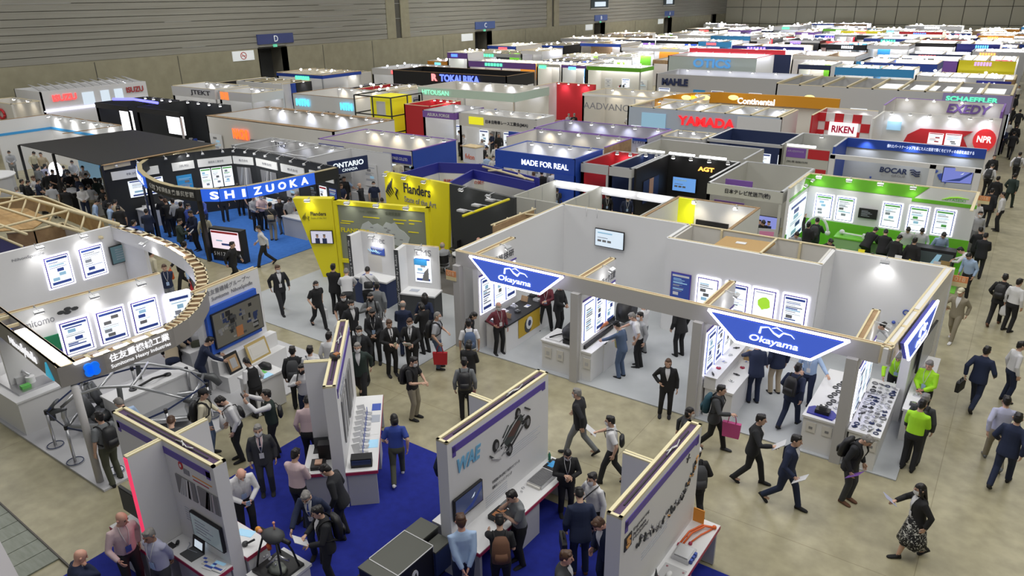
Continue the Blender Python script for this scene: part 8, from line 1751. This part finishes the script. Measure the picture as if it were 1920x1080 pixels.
# ring booth
for(x,y,w,a,ps,tp,tc,bc,hr,bg,bgc)in((216,374,'at the left edge of the ring booth',150,'phone','suit','beige','dgrey','short',None,''),(221,385,'bending beside the beige jacket',170,'lookdown','tee','black','black','bob',None,''),(273,391,'standing alone at the left counter of the ring booth',170,'front','suit','navy','navy','short',None,''),(250,412,'with an orange bag at the left counter',120,'carry','tee','royal','khaki','short','plastic','orange'),(337,410,'walking to the right past the name banner',85,'hold','suit','dkgreen','black','short','clip','white'),(353,382,'as staff, talking under the ring, left one',60,'front','shirt','royal','navy','short',None,''),(375,369,'as staff in a pale cap under the ring',-60,'point','shirt','blue','navy','short',None,''),(380,400,'with a small backpack on bright blue carpet',178,'stand','shirt','cream','black','short','backpack','khaki'),(338,378,'in the dark crowd under the ring',150,'stand','suit','black','black','short',None,''),(322,372,'at the dark crowd left part',-160,'stand','shirt','lgrey','black','short',None,''),(475,366,'at the middle counter under the ring, left one',20,'front','shirt','lgrey','black','short',None,''),(489,364,'at the middle counter under the ring, right one',30,'hold','short','pink','black','short',None,''),(506,379,'in patterned pale trousers under the lit letters',160,'front','tee','dgrey','khaki','short','slingb','beige'),(522,370,'masked with black hair under the lit letters',-20,'stand','suit','black','grey','bob',None,''),(483,423,'walking left past the bright screen kiosk',-85,'walk','shirt','white','suit','short',None,''),(435,453,'in front of the bright screen kiosk',60,'walk2','suit','black','black','short','slingb','black'),(414,350,'just behind the ring post',10,'stand','suit','suit','suit','short',None,''),(445,345,'behind the middle counter',0,'lookdown','shirt','white','black','short',None,'')):
 P(x,y,w,a,ps,tp,tc,bc,hr,'k',rnd.choice([0,1]),bag=bg,bagc=bgc or 'black',h=1.68)
# canopy crowd
for i,(x,y,a,tp,tc,bc,w)in enumerate(((40,336,90,'suit','suit','suit','at the far left front of the canopy'),(53,338,80,'suit','black','black','second at the left front of the canopy'),(83,307,160,'shirt','lilac','black','under the left canopy post'),(87,322,175,'suit','black','khaki','in beige trousers under the canopy'),(105,306,20,'shirt','lblue','navy','between the canopy counters'),(134,301,5,'shirt','white','black','with a red lanyard behind the canopy counter'),(154,311,10,'short','white','black','with arms out behind the canopy counter'),(173,308,-30,'suit','dgrey','black','at the right side of the canopy'),(177,333,-150,'suit','dkgreen','black','at the right front of the canopy'),(151,348,0,'shirt','white','navy','with a blue strap walking out of the canopy'),(190,352,-40,'suit','black','black','near the ring booth side wall'),(64,285,30,'shirt','cream','dgrey','at the back left of the canopy'),(75,286,-20,'shirt','beige','dgrey','at the back of the canopy'),(16,283,0,'suit','lgrey','grey','behind the round reception counter'),(70,310,130,'shirt','grey','dgrey','beside the left canopy post'),(95,345,170,'short','lgrey','khaki','just in front of the canopy'),(112,330,110,'suit','suit','suit','at the canopy front edge'))):
 P(x,y,w,a,['stand','front','hold','lookdown'][i%4],tp,tc,bc,'short','k',i%2,h=1.68)
for i,(x,y)in enumerate(((220,219),(229,222),(243,217),(255,216),(265,224),(288,224),(206,228),(345,226),(272,226))):
 P(x,y,'in the crowd inside the left black booth',[0,40,170,-60][i%4],['stand','front'][i%2],'suit' if i%2 else 'shirt',['black','white','suit','cream'][i%4],'black','short','k',i%2,h=1.68,label='person in %s inside the left black booth, %s'%(['black shirt','white jacket','black short shirt','cream jacket'][i%4],('deepest in','left','left of the middle','in the middle','right of the middle','right','before the entrance','beside the white board','at the right post')[i]))
# yellow booth, Ontario stand
P(848,452,'with pale hair, seated at the small round table',-165,'sit','suit','lgrey','grey','fringe','w',h=1.72,pos=(-16.55,19.35))
P(866,442,'bald and masked, seated facing the camera at the round table',10,'sit','suit','dgrey','dgrey','fringe','g',h=1.74,pos=(-15.95,20.65),skin=SKIN2)
for i,(x,y,a,tp,tc,bc,w)in enumerate(((657,331,120,'short','lblue','khaki','left of the province stand poster'),(673,343,-90,'suit','suit','suit','bald in front of the province stand poster'),(645,331,20,'suit','black','black','at the corner behind the black wall'),(716,373,0,'shirt','lgrey','dgrey','peering past the tall yellow wall'),(713,312,170,'suit','dkgreen','black','walking away behind the province stand'),(722,300,30,'shirt','lgrey','grey','right of the navy header'),(744,300,0,'short','cream','grey','seated-looking behind the counter of the white booth'),(724,303,-40,'shirt','blue','black','carrying a blue bag by the navy header'))):
 P(x,y,w,a,['counter','stand','stand','lookdown'][i%4],tp,tc,bc,None if i==1 else 'short','k',i%2,h=1.68)
# white prefecture booth
P(1023,527,'masked with one hand at the face, inside the white booth',0,'wide','shirt','maroon','black','short','g',badge='lblue',h=1.68)
P(935,567,'as elderly staff at the gold poster corner',25,'hip','shirt','maroon','black','fringe','w',badge='white',h=1.64,skin=SKIN2)
P(893,587,'with dark hair peering over the black display top',70,'lookdown','suit','black','black','bob','k',0,h=1.6)
P(878,598,'with a blue backpack at the left corner post',-175,'stand','tee','white','khaki','short','k',0,bag='backpack',bagc='denim',h=1.70)
P(880,637,'with dark bobbed hair beside the blue backpack',160,'front','suit','black','khaki','bob','k',0,h=1.62)
P(870,670,'in grey with a dark red bag in the aisle',178,'stand','shirt','grey','black','short','k',0,bag='backpack+brief',bagc='maroon',h=1.68)
P(1054,530,'half hidden behind the second column',60,'front','suit','black','black','short','k',0)
P(1157,609,'in cap and jeans by the dashboard',-120,'reachl','shirt','denim','denim','short','k',0,cap='black',bag='sling',bagc='yellowbag',h=1.66,foot=(1163,708))
P(1183,588,'grey-haired, pointing at the dashboard',-95,'reach','short','white','black','short','g',0,foot=(1195,688),h=1.68)
P(1213,573,'with tied hair and grey trousers beside the dashboard',-130,'front','shirt','white','grey','tail','k',0,h=1.64,foot=(1203,664))
P(1200,585,'hidden behind the tied-hair visitor',-60,'stand','shirt','lgrey','black','short','k',1,h=1.66)
P(1257,678,'with a white blouse in front of the white booth',0,'hip','suit','black','black','bob','b',0,shirt='white',h=1.60,foot=(1247,780))
P(1300,588,'behind the third column, leaning left',-140,'lookdown','suit','black','black','short','k',0,foot=(1272,668),h=1.7)
P(1423,642,'seen from behind at the two-step counter',-160,'reachl','suit','navy','navy','short','k',0,h=1.72,foot=(1410,755))
P(1455,600,'in pale trousers behind the right trapezoid sign',-150,'stand','suit','navy','beige','short','k',0,h=1.72,foot=(1450,738))
P(1493,657,'stretching an arm out below the right trapezoid sign',-10,'point','shirt','lblue','navy','short','k',1,h=1.68,badge='white',foot=(1508,758))
P(1497,686,'with a dark backpack at the counter of dark rings',155,'walk2','suit','navy','navy','short','k',0,bag='backpack',bagc='black',foot=(1478,800),h=1.70)
P(1664,608,'as staff bending behind the fourth partition',70,'bow','shirt','white','grey','short','k',0,h=1.68)
P(1685,665,'leaning over the crowded counter from behind',-5,'counter','shirt','lime','black','short','g',0,badge='lblue',h=1.68)
P(1743,677,'grey-haired, right of the crowded counter',-20,'front','shirt','lime','black','short','g',0,skin=SKIN2,badge='lblue',h=1.70)
P(1720,750,'seen from behind right of the white booth',170,'front','shirt','lime','suit','short','k',2,h=1.70,foot=(1700,880))
P(1738,738,'with a black backpack next to the lime jacket',178,'stand','suit','dgrey','dgrey','short','g',0,bag='backpack',bagc='black',h=1.70)
# front aisle
P(1357,719,'walking past the sample counters',80,'walkhold','suit','dgrey','black','short','k',0,bag='backpack+tote',bagc='teal+magenta',foot=(1335,842),h=1.70,shoe='dgrey')
P(1295,764,'short, just behind the suspension drawing wall',90,'walk','shirt','dgrey','black','bob','k',1,h=1.60)
P(1425,778,'striding right with an open folder',85,'walkhold','suit','suit','suit','short','k',0,shirt='white',bag='clip',bagc='white',h=1.72,foot=(1405,905))
P(1482,805,'walking right with a white clipboard',75,'walk','suit','navy','navy','short','k',0,shirt='white',bag='clip',bagc='white',h=1.74,foot=(1467,948))
P(1608,797,'grey-haired with a big black backpack and a purple book',65,'lookdown','suit','suit','dgrey','short','g',0,shirt='white',bag='backpack+box',bagc='purple_panel',h=1.73,shoe='brown',foot=(1585,940))
P(1727,907,'long-haired in a patterned skirt crossing the empty floor',-65,'walkhold','suit','black','skirt_print','long','k',1,shirt='white',badge='white',bag='paper',bagc='lilac',h=1.62)
P(1890,742,'in pale trousers near the right edge',-165,'walk','shirt','lilac','khaki','short','k',1,bag='brief',bagc='black',h=1.70,shoe='grey')
P(1912,774,'walking away at the right edge, front one',170,'walk2','suit','navy','navy','short','k',0,h=1.74)
P(1853,649,'walking away in the right aisle, nearest one',165,'walk','suit','navy','navy','short','k',0,bag='briefl',bagc='black',h=1.72)
P(1887,513,'with a white plastic bag in the right aisle',170,'walk2','suit','black','black','short','k',0,bag='backpack+plastic',bagc='white',h=1.70,shoe='brown')
P(1914,522,'cut by the right edge in the aisle',150,'stand','shirt','white','black','short','k',0,h=1.70)
P(1812,545,'in a cap with pale shoes walking towards the camera',-15,'walkhold','suit','khaki','khaki','short','k',0,cap='cream',shirt='white',bag='paper',bagc='beige',shoe='white',h=1.70,foot=(1782,638))
P(1918,640,'hidden at the right edge behind the dark suit',120,'stand','shirt','white','navy','short','k',0,h=1.68)
P(1307,838,'in a white cap behind the suspension wall',-160,'walk','suit','black','black','short','k',0,cap='white',bag='backpack',bagc='dgrey',h=1.68)
P(1078,733,'grey-haired strolling in grey trousers in the middle aisle',-110,'walk','suit','suit','grey','short','g',1,h=1.72,foot=(1085,852))
P(1153,777,'in profile in the middle aisle',-95,'walkhold','short','white','suit','short','k',1,bag='slingb+paper',bagc='black+white',h=1.66,foot=(1145,905))
P(1065,846,'masked with glasses on her head at the long counter end',10,'phone','suit','black','black','tail','k',1,h=1.62,badge='white')
P(1110,887,'masked, bending left behind the navy suit',-45,'hip','shirt','white','black','short','k',1,h=1.68,bag='slingb',bagc='black')
P(1085,912,'bending at the end of the long counter',-170,'lookdown','suit','navy','navy','short','k',0,h=1.74,shoe='brown',bag='briefl',bagc='black')
P(1115,977,'brown-haired, looking down at the bottom centre',-50,'lookdown','suit','navy','navy','short','b',0,h=1.80,skin=SKIN2,shirt='white')
P(1063,1033,'brown-haired at the bottom edge',80,'stand','suit','dgrey','dgrey','short','b',0,h=1.74,skin=SKIN2,shirt='white')
P(863,963,'seen from behind with hands clasped at the long counter',-172,'behind','shirt','lblue','navy','short','b',0,h=1.82,skin=SKIN2)
P(936,963,'reaching for the long counter',-178,'reachl','tee','black','black','short','k',0,bag='backpack',bagc='brown',h=1.66)
P(955,922,'with hand on chin looking at the long counter',-60,'chin','short','grey','black','short','k',0,h=1.70)
# green booth and the aisle beyond
for(x,y,a,ps,tp,tc,bc,m_,w,bg)in((1517,416,160,'armup','suit','black','black',0,'pointing at the glowing panel of the green booth',None),(1534,408,170,'phone','suit','dkgreen','dgrey',1,'with a grey backpack in the green booth','backpack'),(1496,437,20,'lookdown','shirt','lgrey','black',0,'low at the left of the green booth',None),(1560,450,30,'lookdown','suit','black','black',0,'partly hidden in front of the green booth',None),(1645,427,150,'bow','suit','black','black',0,'bending over the green counter',None),(1662,430,178,'counter','suit','black','black',0,'upright at the green counter',None),(1690,441,150,'lookdown','suit','black','black',0,'third at the green counter',None),(1704,428,5,'lookdown','shirt','white','black',0,'as staff behind the green counter, left one',None),(1717,445,165,'stand','suit','black','black',0,'fourth at the green counter',None),(1730,430,0,'lookdown','shirt','white','black',0,'as staff behind the green counter, right one',None),(1772,438,20,'lookdown','shirt','lblue','grey',0,'behind the black display of the green booth',None),(1815,476,-30,'lookdown','shirt','lblue','black',0,'at the right back corner of the white prefecture booth',None),(1797,464,-100,'bow','shirt','white','black',0,'bending at the right end of the green booth',None),(1840,425,-170,'front','suit','black','black',0,'dark-clothed by the right corner of the green booth',None),(1850,436,175,'front','suit','suit','suit',0,'just behind the dark-clothed visitor by the green booth',None),(1862,353,170,'stand','suit','suit','suit',0,'beside the orange plate of the green booth',None),(1882,360,-100,'relax','shirt','white','black',0,'grey-haired in the aisle beside the green booth',None),(1838,376,30,'front','shirt','white','black',0,'half hidden by the corner of the green booth',None),(1840,396,20,'stand','shirt','lgrey','grey',1,'masked by the corner of the green booth',None),(1863,308,165,'lookdown','shirt','white','black',0,'with a backpack by the white truss booth','backpack'),(1866,290,20,'stand','suit','suit','suit',0,'by the corner of the white truss booth',None),(1873,330,170,'stand','suit','black','black',0,'between the truss booth and the green booth',None),(1905,325,160,'walk2','suit','dkgreen','dkgreen',0,'walking away in the far right aisle',None),(1914,285,170,'walk','shirt','white','suit',0,'cut by the right edge farther up the aisle','backpack'),(1903,246,175,'walk','suit','suit','suit',0,'walking away beside the red badge booth',None),(1893,226,10,'walk2','shirt','white','black',0,'with an orange sign beside the red badge booth',None),(1908,232,170,'stand','suit','black','black',0,'in the cluster beside the red badge booth',None),(1914,205,170,'walk','suit','suit','suit',0,'beside the cream booth in the right aisle',None),(1900,200,10,'stand','suit','black','black',0,'by the corner of the cream booth',None),(1905,178,175,'stand','suit','suit','suit',0,'by the long skylight booth',None),(1912,160,0,'walk','shirt','white','black',0,'farthest up the right aisle',None)):
 P(x,y,w,a,ps,tp,tc,bc,'short','k',m_,bag=bg,bagc='dgrey',h=1.69)
P(1386,0,'inside the small white stand with the yellow pillar',170,'lookdown','tee','blue','black','short','k',0,pos=(-8.9,23.4),h=1.68)
P(1433,415,'with black hair at the trophy table',20,'lookdown','suit','black','black','short','k',0,h=1.66)
for i,(x,y,w,c)in enumerate(((1140,365,'behind the shell stand under the tube lights, masked','black'),(1178,370,'with a blue badge behind the shell stand','navy'),(1045,355,'bending behind the first shell stand','dgrey'))):P(x,y,w,10,'lookdown','shirt',c,'black','short','k',1,h=1.66,badge='lblue')
rm=random.Random(21)
spots=[(60,330),(72,335),(98,318),(118,312),(125,322),(142,330),(160,325),(165,345),(200,365),(205,380),(185,375),(30,350),(120,350),(300,365),(308,372),(355,395),(470,350),(545,372),(560,360),(640,345),(700,340),(690,320),(908,235),(920,248),(905,262),(915,275),(930,270),(945,300),(972,318),(1000,322),(1015,320),(1035,318),(1047,325),(985,243),(1002,247),(1023,255),(1035,258),(1046,257),(1060,255),(1070,262),(1077,212),(1067,213),(1075,222),(955,245),(935,250),(913,290),(925,292),(837,288),(805,297),(773,296),(860,245),(868,252),(1213,205),(1228,210),(1205,200),(1220,195),(1178,215),(1170,208),(1395,175),(1410,178),(1438,180),(480,222),(500,228),(520,232),(585,178),(600,175),(615,172),(560,200),(575,203),(1885,240),(625,185),(640,188),(1240,160),(700,230),(580,225),(1275,148),(1260,165)]
grp={}
for i,(x,y)in enumerate(spots):
 tp=rm.choice(['suit','suit','shirt','short']);tc=rm.choice(['black','suit','navy','white','lgrey','lblue','white','suit'])
 reg='left of the bright blue stand' if 890<x<935 and y>230 else 'before the race industry stand' if 935<=x<1075 and y<290 else 'inside the bright blue stand' if 935<=x<1060 else 'near the cream booth with red lanterns' if x<1300 and x>1060 else 'around the ring booth' if x<710 and y>305 else 'in the far left rows' if x<700 else 'in the white booth with blue corner banners' if x<890 else 'in the far right rows'
 lab='distant person in %s %s standing %s'%({'suit':'black','lgrey':'light grey','lblue':'light blue'}.get(tc,tc),'jacket' if tp=='suit' else 'shirt',reg)
 R=P(x,y,'',rm.choice([0,30,170,-160,90,-60]),rm.choice(['stand','front','lookdown','hold']),tp,tc,rm.choice(['black','suit','dgrey','khaki']),'short',rm.choice('kkkbg'),rm.choice([0,1]),h=rm.uniform(1.6,1.75),label=lab);grp.setdefault(lab,[]).append(R)
for lab,rs in grp.items():
 if len(rs)>1:
  for R in rs:R['group']='distant visitors: '+lab
bpy.data.scenes.remove(WORK)
